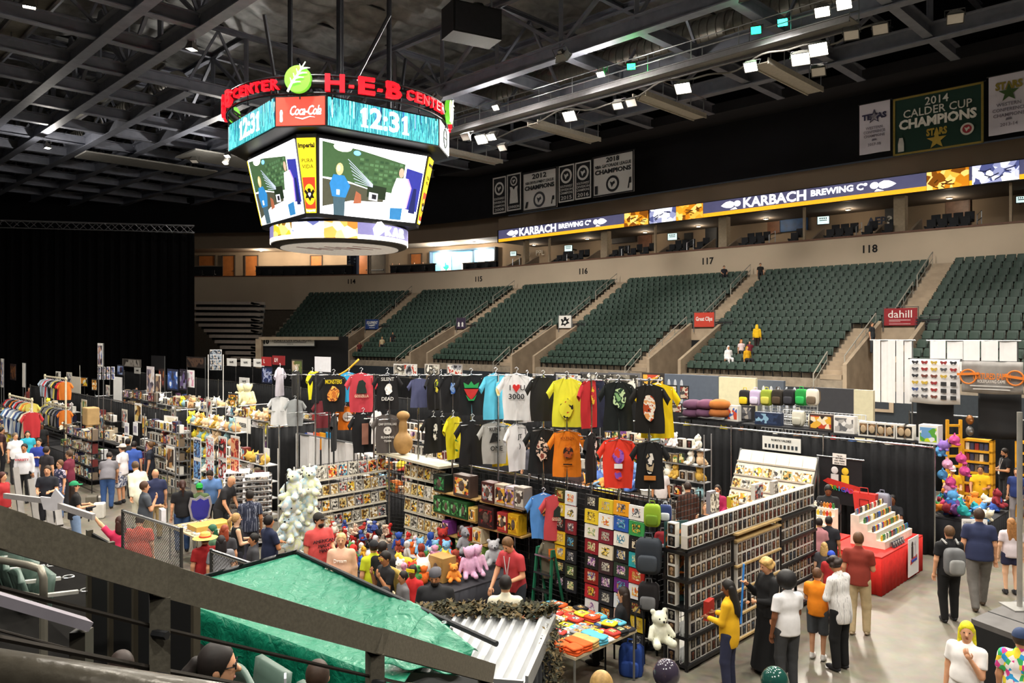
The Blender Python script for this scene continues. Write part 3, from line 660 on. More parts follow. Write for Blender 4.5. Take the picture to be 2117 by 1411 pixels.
# ================================================================ far curtain, truss, folded bleachers
CA, CB = atd(-420, 452, 52), atd(402, 474, 62)
def drape_fn(a, b, z0, z1, amp, waves, seed=0):
 a, b = Vector(a), Vector(b); t = (b-a); nrm = Vector((-t.y, t.x, 0)).normalized(); ph = seed*1.3
 def fn(u, v):
  q = amp*(math.sin(u*waves*2*math.pi+ph)+.4*math.sin(u*waves*4.7*math.pi+ph*2)); q *= .55+.45*(1-v)
  p = a+t*u; return (p.x+nrm.x*q, p.y+nrm.y*q, z0+(z1-z0)*v), nrm
 return fn
t = thing('stage_curtain', 'huge black curtain hung from a truss across the arena end', 'curtain'); m = MB(); m.sheet(drape_fn(CA, CB, 0, CB.z-.4, .12, 34), 220, 2, .05); m.build('cloth', mat('060607', 1.0, var=.3, spec=.05), t)
def box_truss(name, label, a, b, w, bays, cat='truss', m_=None):
 a, b = Vector(a), Vector(b); t = thing(name, label, cat, a); d = b-a; u = d.normalized(); x = u.cross(Vector((0,0,1))).normalized()*w/2; y = Vector((0,0,w/2)); m_ = m_ or M_steel
 for q in ((1,1),(1,-1),(-1,1),(-1,-1)):
  m = MB(); o = x*q[0]+y*q[1]; m.tube([o, d+o], w*.07, 6); m.build('chord', m_, t)
 for side in range(4):
  m = MB()
  for i in range(bays):
   p0, p1 = d*(i/bays), d*((i+1)/bays); A, B = [(x+y, x-y), (x-y, -x-y), (-x-y, -x+y), (-x+y, x+y)][side]
   if i % 2: A, B = B, A
   m.tube([p0+A, p1+B], w*.045, 5)
  m.build('lacing', m_, t)
 return t
box_truss('lighting_truss', 'long thin steel lattice truss carrying the black end curtain', CA, CB, .55, 46, m_=mat('55565a', .5, .6))
t = thing('folded_bleacher', 'stack of folded grey bleacher rows beside the black curtain', 'bleacher')
for i in range(12):
 y = 626+i*11.4; x0 = 404+max(0, (i-3))*11; d = 76-i*.9; a, b_ = atd(x0, y, d), atd(545-i*1.2, y+1, d)
 m = MB(); m.bar(a, b_, 1.0, .28); m.build('bench', mat('7a7068', .7), t)
 m = MB(); m.bar(a+Vector((0,.4,-.25)), b_+Vector((0,.4,-.25)), .5, .26); m.build('riser', M_dark, t)
 m = MB(); c_ = atd(520, y, d-.3); m.bar(c_, atd(538, y+4, d-.3), .4, .2); m.build('bracket', mat('5d5650', .6), t)
p0, p1 = atd(538, 706, 62), atd(651, 706, 62); t = thing('ticket_sign', 'white board reading TICKETS ON SALE NOW under the far seats', 'sign', (p0+p1)/2, math.atan2(p1.y-p0.y, p1.x-p0.x)); w = (p1-p0).length
m = MB(); m.box(-w/2, w/2, 0, .06, -.33, .33); m.build('board', mat('d8d4ca', .6, var=.03), t); m = MB()
for a, b_ in (((-w/2,0,-.36),(w/2,0,-.36)), ((-w/2,0,.36),(w/2,0,.36)), ((-w/2,0,-.36),(-w/2,0,.36)), ((w/2,0,-.36),(w/2,0,.36))): m.bar(a, b_, .07)
m.build('frame', M_dark, t); text('TICKETS ON SALE NOW!', t, .35, -.01, .12, .34, M_black, fit=3.2, bold=.01); m = MB(); m.box(-1.1, 1.5, -.012, -.005, -.07, -.03); m.build('small_print', M_black, t); text('10', t, -w/2+.45, -.01, 0, .5, M_black, bold=.06); text('OOCO', t, .2, -.01, -.2, .16, M_black)
m = MB(); pa, pb = atd(536, 720, 62), atd(720, 716, 63)
m.add([(pa.x, pa.y, 0), (pb.x, pb.y, 0), (pb.x, pb.y, 4.9), (pa.x, pa.y, 4.9)], [(0,1,2,3)]); struct(m.build('wall_tunnel', M_black), 'black tunnel mouth under the far seats')
m = MB(); pa, pb = atd(536, 720, 61.6), atd(700, 716, 61.6); m.bar((pa.x, pa.y, 4.75), (pb.x, pb.y, 4.75), .3, .25); m.bar((pa.x, pa.y, 0), (pa.x, pa.y, 4.7), .45); struct(m.build('trim_9', M_conc), 'tan edge beam of the tunnel mouth')
# ================================================================ roof
def ibeam(a, b, h, w, tf=.06, tw=.04):
 a, b = Vector(a), Vector(b); m = MB(); t = (b-a).normalized(); up = Vector((0,0,1)) if abs(t.z) < .9 else Vector((1,0,0))
 x = t.cross(up).normalized(); y = x.cross(t)
 pr = [(-w/2,-h/2),(w/2,-h/2),(w/2,-h/2+tf),(tw/2,-h/2+tf),(tw/2,h/2-tf),(w/2,h/2-tf),(w/2,h/2),(-w/2,h/2),(-w/2,h/2-tf),(-tw/2,h/2-tf),(-tw/2,-h/2+tf),(-w/2,-h/2+tf)]
 k = len(pr); vs = [a+x*p+y*q for p, q in pr]+[b+x*p+y*q for p, q in pr]
 fs = [(0,1,2,11),(2,3,10,11),(3,4,9,10),(4,5,8,9),(5,6,7,8)]
 fs = [tuple(reversed(f)) for f in fs]+[tuple(i+k for i in f) for f in fs]+[(i, (i+1) % k, (i+1) % k+k, i+k) for i in range(k)]
 return m.add(vs, fs)
ZB, ZT, ZD = 21.0, 25.2, 26.6
FN = [(4.5, 1, 4), (13.6, 0, 4), (16.7, 1, 4), (20.4, 0, 49.7), (24.3, 1, 49.7), (28.4, 0, 60.1), (32.8, 1, 4), (38.6, 0, 4), (44.5, 1, 4)]
FS = [13.3, 18.5, 23.7, 28.9, 34.1, 39.3, 44.5, 49.7, 54.9, 60.1, 65.3, 70.5, 75.7, 81, 87, 93, 99]
for i, (n, web, sa) in enumerate(FN):
 t = empty_struct('roof_truss', 'grey steel roof truss running along the hall, %s from the camera side' % ORD[i])
 ibeam(SN(sa, n, ZB), SN(104, n, ZB), .92, .6).build('bottom_chord', M_beam, t)
 ibeam(SN(sa, n, ZT), SN(104, n, ZT), .4, .35).build('top_chord', M_beam, t)
 if web:
  for j in range(len(FS)-1):
   a, c = FS[j], FS[j+1]
   if a < sa: continue
   m = MB(); m.bar(SN(a, n, ZB+.3), SN(a, n, ZT-.2), .24, .24); m.build('vertical', M_beam, t)
   m = MB(); m.bar(SN(a, n, ZB+.3), SN(c, n, ZT-.2), .2, .2) if j % 2 else m.bar(SN(a, n, ZT-.2), SN(c, n, ZB+.3), .2, .2); m.build('diagonal', M_beam, t)
for i, s in enumerate(FS):
 t = empty_struct('cross_truss', 'grey steel cross beam spanning the roof, %s from the camera end' % ORD[i])
 for na_, nb_ in (((-8, 16.7), (32.8, 49)) if s < 49 else ((-8, 49),)): ibeam(SN(s, na_, ZB+.05), SN(s, nb_, ZB+.05), .74, .5).build('bottom_chord', M_beam, t)
 for na_, nb_ in (((-8, 16.7), (32.8, 54)) if s < 49 else ((-8, 54),)): ibeam(SN(s, na_, ZT), SN(s, nb_, ZT), .34, .3).build('top_chord', M_beam, t)
 ns = [q[0] for q in FN]
 for j in range(len(ns)-1):
  if (i+j) % 2 == 0 and not (s < 49 and 16 < ns[j] < 32):
   mid = (ns[j]+ns[j+1])/2; m = MB(); m.bar(SN(s, ns[j], ZB+.3), SN(s, mid, ZT-.15), .15); m.build('diagonal', M_beam, t); m = MB(); m.bar(SN(s, mid, ZT-.15), SN(s, ns[j+1], ZB+.3), .15); m.build('diagonal', M_beam, t)
g = MB(); g.prism([(-.9,.28),(.9,.28),(.25,1.2),(-.25,1.2)], -.03, .03); GUS = g.mesh('gusset', M_beam)
gt = empty_struct('roof_gussets', 'triangular steel gusset plates on the roof beams')
for n in (13.6, 20.4, 28.4):
 for s in FS[2 if n < 14 else 10:]: obj('gusset', GUS, gt, SN(s, n, ZB+.05), ROT_S)
def deck(u, v):
 s, n = 2+u*106, -10+v*66; x, y = s/1.7 % 1, (n/6+.1*math.sin(s*.7)) % 1
 z = ZD+1.0-.75*abs(math.sin(math.pi*x))**.35*abs(math.sin(math.pi*y))**.5-.08*math.sin(s*3.1+n*1.7)*math.sin(n*4.1)
 return SN(s, n, z), (0, 0, 1)
m = MB(); m.grid(lambda u, v: deck(u, v)[0], 310, 100); o = m.build('ceiling', mat('a4a6a8', .5, .3, .3, 1.4), None, True); struct(o, 'quilted grey insulation under the roof deck')
for i in range(20): ibeam(SN(2+i*5.2, -10, ZD+.75), SN(2+i*5.2, 56, ZD+.75), .3, .16).build('roof_purlin', mat('2d2e33', .6), None); struct(bpy.data.objects[-1] if False else [o for o in col.objects if o.name.startswith('roof_purlin')][-1], 'dark roof purlin, %s from the camera end' % ORD[i])
def duct(label, s0, s1, n, z, r):
 m = MB(); k = int((s1-s0)/.55); pts, rs = [], []
 for i in range(k+1):
  s = s0+(s1-s0)*i/k; pts += [SN(s, n, z), SN(s+.42, n, z), SN(s+.44, n, z), SN(s+.53, n, z)]; rs += [r, r, r+.05, r+.05]
 m.tube(pts, rs, 20); o = m.build('air_duct', mat('8e8b84', .4, .6), None); smooth_by_angle(o.data); tag(o, label, 'duct')
duct('large round metal air duct above the catwalk lamps', 14, 46, 40.8, 22.9, .95)
duct('round metal air duct over the black end curtain', 56, 80, 22.3, 23.2, .7)
for i, (s0, s1, n0, n1, z) in enumerate(((62, 66, 26, 35, 19.9), (69, 72, 20, 31, 19.9))):
 a = [SN(s0, n0, z), SN(s0, n1, z), SN(s1, n1, z), SN(s1, n0, z)]; m = MB(); m.add([*a, *[p+Vector((0,0,.12)) for p in a]], [(3,2,1,0),(4,5,6,7),(0,1,5,4),(1,2,6,5),(2,3,7,6),(3,0,4,7)])
 tag(m.build('ceiling_panel', mat('807f7c', .7)), 'flat grey ceiling reflector panel behind the scoreboard, %s' % ('nearer one', 'farther one')[i], 'panel')
def catwalk(label, s0, s1, n, z, w=1.1):
 t = thing('catwalk', label, 'catwalk'); m = MB(); m.bar(SN(s0, n, z), SN(s1, n, z), w, .06); m.build('walkway', mat('8b8984', .5, .3), t)
 for q in (-1, 1):
  ibeam(SN(s0, n+q*w/2, z-.05), SN(s1, n+q*w/2, z-.05), .36, .14).build('side_beam', mat('77767a', .5, .3), t)
  for hz in (.6, 1.1): m = MB(); m.tube([SN(s0, n+q*w/2, z+hz), SN(s1, n+q*w/2, z+hz)], .03, 6); m.build('handrail', M_steel, t)
  k = int((s1-s0)/2.6)
  for i in range(k+1): p = SN(s0+(s1-s0)*i/k, n+q*w/2, z); m = MB(); m.tube([p, p+Vector((0,0,1.1))], .028, 5); m.build('post', M_steel, t)
 k = int((s1-s0)/10.4)
 for i in range(k+1): p = SN(s0+(s1-s0)*i/k, n, z); m = MB(); m.tube([p+Vector((0,0,1.1)), p+Vector((0,0,ZB-z))], .04, 5); m.build('hanger', M_steel, t)
catwalk('steel catwalk with handrails carrying the bright floodlights', 14, 58, 36.2, 19.5)
catwalk('steel catwalk high behind the scoreboard', 50, 96, 18.5, 22.2)
catwalk('steel catwalk near the left roof beams', 38, 100, 10.8, 22.0)
for i, s in enumerate((19.0, 26.5, 35.0, 45.0)):
 t = thing('light_platform', 'pale steel lamp platform crossing under the catwalk, %s from the camera end' % ORD[i], 'platform', group='lamp platforms')
 m = MB(); m.bar(SN(s, 36.9, 18.9), SN(s, 43.5, 18.9), .9, .05); m.build('deck', mat('b3ada3', .6), t)
 for q in (-.45, .45): m = MB(); m.bar(SN(s+q, 36.9, 18.95), SN(s+q, 43.5, 18.95), .07, .3); m.build('edge_beam', mat('b9b3a8', .6), t)
 for q in range(5): m = MB(); p = SN(s-.45, 37.2+q*1.5, 19.0); m.tube([p, p+Vector((0,0,1.0))], .03, 5); m.build('post', M_steel, t)
 m = MB(); m.tube([SN(s-.45, 36.9, 20.0), SN(s-.45, 43.5, 20.0)], .03, 6); m.build('handrail', M_steel, t)
fl = [(995, 288, 18.2, 1, 'pair beside the scoreboard, the larger one'), (1016, 283, 18.3, 1, 'pair beside the scoreboard, the smaller one'), (1178, 240, 18.3, 1, 'below the grey duct'),
 (1412, 182, 18.1, 1, 'over the long banners gap'), (1552, 138, 18.2, 1, 'next to the green lamp'), (1655, 122, 18.0, 1, 'in the bright cluster, big one'), (1692, 102, 18.3, 1, 'in the bright cluster, tilted one'),
 (1692, 148, 17.6, 0, 'in the bright cluster, unlit pale one'), (1700, 24, 19.4, 1, 'high up by the duct'), (1745, 8, 19.6, 1, 'at the upper edge by the duct'), (1242, 153, 19.4, 1, 'small one under the beam'), (1025, 222, 19.3, 1, 'small one above the pair'),
 (1277, 218, 18.4, 0, 'unlit, facing down below the duct'), (1305, 212, 18.4, 0, 'unlit with green glow below the duct'), (1760, 72, 18.5, 0, 'unlit, beyond the bright cluster'), (1820, 60, 18.4, 0, 'unlit, long bracket'), (1975, 38, 18.3, 0, 'unlit pair below the soffit'), (1038, 305, 18.0, 0, 'unlit dark one under the pair'), (962, 283, 18.2, 0, 'unlit one touching the scoreboard side'),
 (470, 322, 19.0, 1, 'far small one left of the scoreboard'), (466, 336, 18.6, 1, 'far small lower one left of the scoreboard'), (402, 333, 19.5, 0, 'far unlit one among the beams'), (98, 305, 19.6, 1, 'far one near the black curtain')]
stand = SN(28, 50, 7)
for i, (px, py, z, lit, w) in enumerate(fl):
 p = at(px, py, z); big = i in (0, 2, 3, 5, 6); small = i in (10, 11, 19, 20, 22)
 ang = SN(to_sn(p)[0]-4, 16+(i*5) % 9, 0)
 flood('%s floodlight %s' % ('lit' if lit else 'grey', w), p, ang, FLOOD_W*(1 if big else .5) if not small else 420, size=.85 if big else .65 if not small else .42, lit=bool(lit), es=22 if not small else 12, spread=150, point=small)
for i, (px, py, z, c) in enumerate(((1305, 137, 20.2, '18ff5a'), (1563, 62, 20.0, '10f58a'), (1618, 46, 20.3, '1fd0a8'))):
 p = at(px, py, z); t = flood('%s stage lamp glowing on the roof beam' % ('green', 'bright green round', 'teal')[i], p, (p.x*.6, p.y-12, 9), 160, lin(c), .5, ec=c, es=12, cat='stage lamp', spread=150)
m = MB(); pts = []
for i in range(60):
 f = i/59; p = at(985+f*830, 288-f*235+8*math.sin(f*23)+4*math.sin(f*51), 18.9); pts.append(p)
m.tube(pts, .05, 6); tag(m.build('power_cable', mat('5f5c58', .6), None, True), 'thick grey power cable draped along the floodlights', 'cable')
p = at(975, 45, 20.4); t = thing('roof_speaker', 'black hanging loudspeaker box under the roof beams', 'speaker', p, .5)
m = MB(); m.box(-1.3, 1.3, -.7, .7, -.9, .6); m.build('cabinet', mat('141418', .7), t); m = MB(); m.box(-1.2, 1.2, -.74, -.7, -.8, .5); m.build('grille', mat('222228', .8), t)
for q in (-1, 1): m = MB(); m.tube([(q*1.1, 0, .6), (q*1.1, 0, 1.6)], .05, 6); m.build('hanger', M_steel, t)
# ================================================================ banners
def banner(label, px0, px1, yt, yb, bg, items, edge=None, n=51.5):
 s0, s1 = s_of(px0, n), s_of(px1, n); sm = (s0+s1)/2; c = SN(sm, n); w = s0-s1; zt, zb = z_at(c, yt), z_at(c, yb); h = zt-zb
 t = thing('championship_banner', label, 'banner', (c.x, c.y, zb), -math.pi/4)
 m = MB(); m.sheet(lambda u, v: (((u-.5)*w, .04*math.sin(u*7)*(1-v), v*h), (0, -1, 0)), 10, 4, .02); cl = m.build('cloth', mat(bg, .8, var=.04, scale=1), t)
 if edge:
  m = MB(); e = .035*h
  for b_ in ((-w/2, w/2, 0, e), (-w/2, w/2, h-e, h), (-w/2, -w/2+e, 0, h), (w/2-e, w/2, 0, h)): m.box(b_[0], b_[1], -.07, -.06, b_[2], b_[3])
  m.build('border', mat(edge, .7), t)
 m = MB(); m.tube([(-w/2-.1, 0, h+.03), (w/2+.1, 0, h+.03)], .04, 6); m.build('hanging_bar', M_dark, t); t = cl
 for it in items:
  k = it[0]
  if k == 't': text(it[1], t, it[2]*w, -.075, it[3]*h, it[4]*h, mat(it[5], .7), fit=it[6]*w if len(it) > 6 else None, bold=it[7] if len(it) > 7 else .01)
  elif k == 'o':
   r = it[3]*h; m = MB(); m.lathe([(r, -.006), (r, .006)], 24); o = m.build('seal_ring', mat(it[4], .7), t, loc=(it[1]*w, -.08, it[2]*h)); o.rotation_euler = (math.pi/2, 0, 0)
   m = MB(); m.lathe([(r*.7, -.01), (r*.7, .01)], 24); o = m.build('seal_centre', mat(it[5], .7), t, loc=(it[1]*w, -.085, it[2]*h)); o.rotation_euler = (math.pi/2, 0, 0)
   m = MB(); m.prism([(-.1*r,-.45*r),(.15*r,-.1*r),(.4*r,0),(.3*r,.35*r),(-.05*r,.15*r),(-.4*r,.3*r),(-.25*r,-.1*r)], -.012, 0); m.build('seal_mark', mat(it[4], .7), t, loc=(it[1]*w, -.09, it[2]*h))
  elif k == '*':
   r = it[3]*h; m = MB(); m.prism([(r*(1 if i % 2 == 0 else .4)*math.sin(i*math.pi/5), r*(1 if i % 2 == 0 else .4)*math.cos(i*math.pi/5)) for i in range(10)][::-1], -.01, 0); m.build('star', mat(it[4], .6), t, loc=(it[1]*w, -.075, it[2]*h))
  elif k == 'p':
   m = MB(); m.prism([(a*w, c_*h) for a, c_ in it[1]], -.085, -.07); m.build('emblem', mat(it[2], .7), t)
W2, K2 = 'c9c6c4', '17171c'
banner('narrow black banner with round seal, leftmost of the white-edged row', 1020, 1047, 366, 441, K2, [('o', 0, .68, .18, W2, K2), ('t', 'SOUTHWEST', 0, .4, .09, W2, .8), ('t', 'DIVISION', 0, .3, .09, W2, .8), ('t', 'CHAMPIONS', 0, .2, .08, W2, .8), ('t', '2008', 0, .1, .1, W2, .7)], W2)
banner('narrow black banner with white number 3 jersey', 1049, 1078, 359, 435, K2, [('o', 0, .8, .13, W2, K2), ('p', [(-.3,.2),(.3,.2),(.24,.55),(.28,.66),(.12,.64),(0,.56),(-.12,.64),(-.28,.66),(-.24,.55)], W2), ('t', '3', 0, .4, .26, K2), ('t', 'JOHNSON', 0, .1, .1, W2, .8)], W2)
banner('white 2012 development league champions banner', 1081, 1152, 352, 433, W2, [('t', '2012', 0, .86, .17, K2, .42, .03), ('t', 'NBA DEVELOPMENT LEAGUE', 0, .71, .1, K2, .82), ('t', 'CHAMPIONS', 0, .58, .15, K2, .86, .04), ('o', 0, .26, .2, '3a3a40', W2), ('p', [(-.42,.08),(-.36,.08),(-.32,.24),(-.38,.24)], K2), ('p', [(.34,.1),(.37,.1),(.38,.2),(.43,.2),(.43,.3),(.38,.3)], K2)], K2)
banner('black 2015 division banner with round seal', 1156, 1188, 341, 417, K2, [('o', 0, .7, .2, W2, K2), ('t', 'SOUTHWEST', 0, .42, .09, W2, .8), ('t', 'DIVISION', 0, .33, .09, W2, .8), ('t', 'CHAMPIONS', 0, .24, .09, W2, .8), ('t', '2015', 0, .11, .14, W2, .7)], W2)
banner('black 2016 division banner beside the 2018 banner', 1190, 1223, 334, 411, K2, [('o', 0, .7, .2, W2, K2), ('t', 'SOUTHWEST', 0, .42, .09, W2, .8), ('t', 'DIVISION', 0, .33, .09, W2, .8), ('t', 'CHAMPIONS', 0, .24, .09, W2, .8), ('t', '2016', 0, .11, .14, W2, .7)], W2)
banner('large white 2018 league champions banner', 1226, 1311, 318, 402, W2, [('t', '2018', 0, .87, .16, K2, .32, .03), ('t', 'NBA GATORADE LEAGUE', 0, .73, .11, K2, .88, .02), ('t', 'CHAMPIONS', 0, .59, .15, K2, .88, .04), ('o', 0, .27, .2, K2, W2), ('p', [(-.44,.06),(-.37,.06),(-.37,.27),(-.44,.27)], K2), ('p', [(.36,.1),(.39,.1),(.4,.22),(.44,.22),(.44,.36),(.4,.36)], K2)], K2)
banner('narrow white banner with TEXAS star for 2017-18', 1777, 1840, 212, 316, 'd5cfdb', [('*', 0, .72, .15, '2f2a4a'), ('*', 0, .72, .11, 'd5cfdb'), ('t', 'TEXAS', 0, .72, .15, '2f2a4a', .8, .05), ('t', 'WESTERN', 0, .5, .075, '77707f', .55), ('t', 'CONFERENCE', 0, .42, .075, '77707f', .7), ('t', 'CHAMPIONS', 0, .34, .075, '77707f', .68), ('p', [(-.08,.24),(.08,.25),(.06,.28),(-.06,.28)], '77707f'), ('t', '2017-18', 0, .17, .075, '77707f', .42)])
banner('big dark green 2014 Calder Cup Champions banner with gold edge', 1847, 2034, 188, 310, '17352c', [('t', '2014', 0, .85, .19, 'd8d4cc', .26), ('t', 'CALDER CUP', 0, .69, .19, 'd8d4cc', .76), ('t', 'CHAMPIONS', 0, .51, .22, 'e4e0d8', .86, .045), ('t', 'STARS', 0, .31, .16, 'b79a3a', .23, .05), ('*', 0, .17, .16, 'b79a3a'), ('o', .33, .27, .1, 'd8d4cc', 'a33440'), ('p', [(-.44,.06),(-.37,.06),(-.37,.2),(-.385,.3),(-.425,.3),(-.44,.2)], 'c9c6c0')], '8d7a35')
banner('white banner with gold STARS emblem for 2013-14', 2044, 2130, 152, 275, 'd5cfdb', [('t', 'STARS', 0, .8, .17, '8a7a2e', .66, .05), ('*', 0, .68, .16, '3f5a2e'), ('t', 'WESTERN', 0, .49, .08, '77707f', .6), ('t', 'CONFERENCE', 0, .4, .08, '77707f', .8), ('t', 'CHAMPIONS', 0, .31, .08, '77707f', .76), ('p', [(-.08,.22),(.08,.23),(.06,.26),(-.06,.26)], '77707f'), ('t', '2013-14', 0, .15, .08, '77707f', .42)])
# ================================================================ scoreboard
SC = Vector((-9.25, 41.67, 0)); sb = thing('scoreboard', 'eight-sided hanging scoreboard with lit screens and red H-E-B CENTER sign', 'scoreboard', SC, math.radians(-6))
def octa(L, Wc):
 c = Wc*R2; h = L/2+c; return h, (h*math.sqrt(2)-c*R2)     # distance of the wide faces, of the corner faces
def ring_pts(L, Wc, z):
 h, _ = octa(L, Wc); a = L/2; q = [(a, -h), (h, -a), (h, a), (a, h), (-a, h), (-h, a), (-h, -a), (-a, -h)]
 r = math.radians(45); return [(x*math.cos(r)-y*math.sin(r), x*math.sin(r)+y*math.cos(r), z) for x, y in q]
def octo(name, lev, m_):
 m = MB(); vs = [p for L, Wc, z in lev for p in ring_pts(L, Wc, z)]; fs = [tuple(reversed(range(8))), tuple(range(8*len(lev)-8, 8*len(lev)))]
 for i in range(len(lev)-1): fs += [(i*8+j, i*8+(j+1) % 8, (i+1)*8+(j+1) % 8, (i+1)*8+j) for j in range(8)]
 m.add(vs, fs); return m.build(name, m_, sb)
M_sbk = mat('0e0f12', .45)
octo('upper_cabinet', [(6.3, 2.43, 14.72), (6.3, 2.43, 16.2)], M_sbk); octo('lower_cabinet', [(5.6, .55, 10.75), (6.3, 1.0, 14.6)], M_sbk); octo('neck', [(5.2, 1.4, 14.55), (5.2, 1.4, 14.75)], mat('1d2024', .35))
def face(name, ang, d0, d1, w0, w1, z0, z1, m_, sub=0):
 """panel whose outward normal points at ang; d, w at bottom and top"""
 a = math.radians(ang); h = math.hypot(z1-z0, d1-d0); tilt = math.atan2(d1-d0, z1-z0)
 o = MB(); o.prism([(-w0/2, 0), (w0/2, 0), (w1/2, h), (-w1/2, h)], -.03, .03); p = o.build(name, m_, sb)
 p.location = (d0*math.cos(a), d0*math.sin(a), z0); p.rotation_euler = (tilt, 0, a+math.pi/2); return p, h
E = lambda c, e=1.25, v=.03: mat(c, .4, emit=e, var=v)
hU, cU = octa(6.3, 2.43); teal = pat(('0c3550', '1a7a8c', '0f5a78', '5fd8d0', '14808a', '0b4560', '8ff0e4'), 'NOISE', 5, emit=1.15, stretch=(4, 1, .12))
def clock(ang):
 p, h = face('clock_screen', ang, hU+.02, hU+.02, 6.1, 6.1, 14.8, 16.12, teal)
 text('2:3', p, -.05, -.05, h*.5, 1.35, E('ffffff', 1.6, .01), bold=.025, ext=.01, fit=1.62)
 for q in (-1.2, 1.08): m = MB(); m.prism([(q-.16, -.46), (q+.2, -.46), (q+.2, -.36), (q+.12, -.36), (q+.12, .47), (q-.02, .47), (q-.2, .3), (q-.2, .18), (q-.08, .24), (q-.08, -.36), (q-.16, -.36)], -.055, -.03, lambda a, c, d: (a, d, c+h*.5)); m.build('numeral', E('ffffff', 1.6, .01), p)
 for q in range(26):
  x = random.uniform(-3, 3); l = random.uniform(.3, 1.1); m = MB(); m.box(x, x+random.uniform(.02, .06), -.036, -.03, h-l, h); m.build('light_streak', E(random.choice(('9ff2ee', '2c5f9a', '0a2b44', '5fd8d0')), 1.2), p)
for a in (-45, -135, 45, 135): clock(a)
def script(p, h, w):
 m = MB(); m.lathe([(.1,0),(.13,.06),(.12,.3),(.13,.45),(.1,.6),(.05,.78),(.04,.98),(.055,1.0)], 10, (-w*.39, -.02, h*.12), (1, .1)); m.build('bottle', E('fff4f0', 1.3), p)
 text('Coca-Cola', p, w*.1, -.05, h*.5, .62, E('ffffff', 1.4), shear=.35, bold=.012, fit=1.5, space=.9)
 m = MB(); m.tube([(-w*.1, -.04, h*.28), (w*.05, -.04, h*.22), (w*.2, -.04, h*.3), (w*.3, -.04, h*.27)], [.012, .03, .02, .008], 6); m.build('flourish', E('ffffff', 1.4), p)
p, h = face('red_sign', -90, cU+.02, cU+.02, 2.35, 2.35, 14.8, 16.12, E('d8392a', 1.0)); script(p, h, 2.35)
p, h = face('white_sign', 0, cU+.02, cU+.02, 2.35, 2.35, 14.8, 16.12, E('e8ebe6', 1.0))
m = MB(); m.tube([(.42*math.cos(i*.5236), -.05, h/2+.5*math.sin(i*.5236)) for i in range(12)], .035, 6, closed=True); m.tube([(-.42, -.05, h/2), (.42, -.05, h/2)], .03, 6); m.build('round_emblem', E('333a38', .4), p)
p, h = face('white_sign', 180, cU+.02, cU+.02, 2.35, 2.35, 14.8, 16.12, E('e8ebe6', 1.0)); p, h = face('red_sign', 90, cU+.02, cU+.02, 2.35, 2.35, 14.8, 16.12, E('d8392a', 1.0)); script(p, h, 2.35)
hA, cA = octa(5.6, .55); hB, cB = octa(6.3, 1.0)
def poly(p, nm, pts, c, e=1.2, k=1): m = MB(); m.prism(pts, -.034-k*.004, -.031); m.build(nm, E(c, e, .05), p)
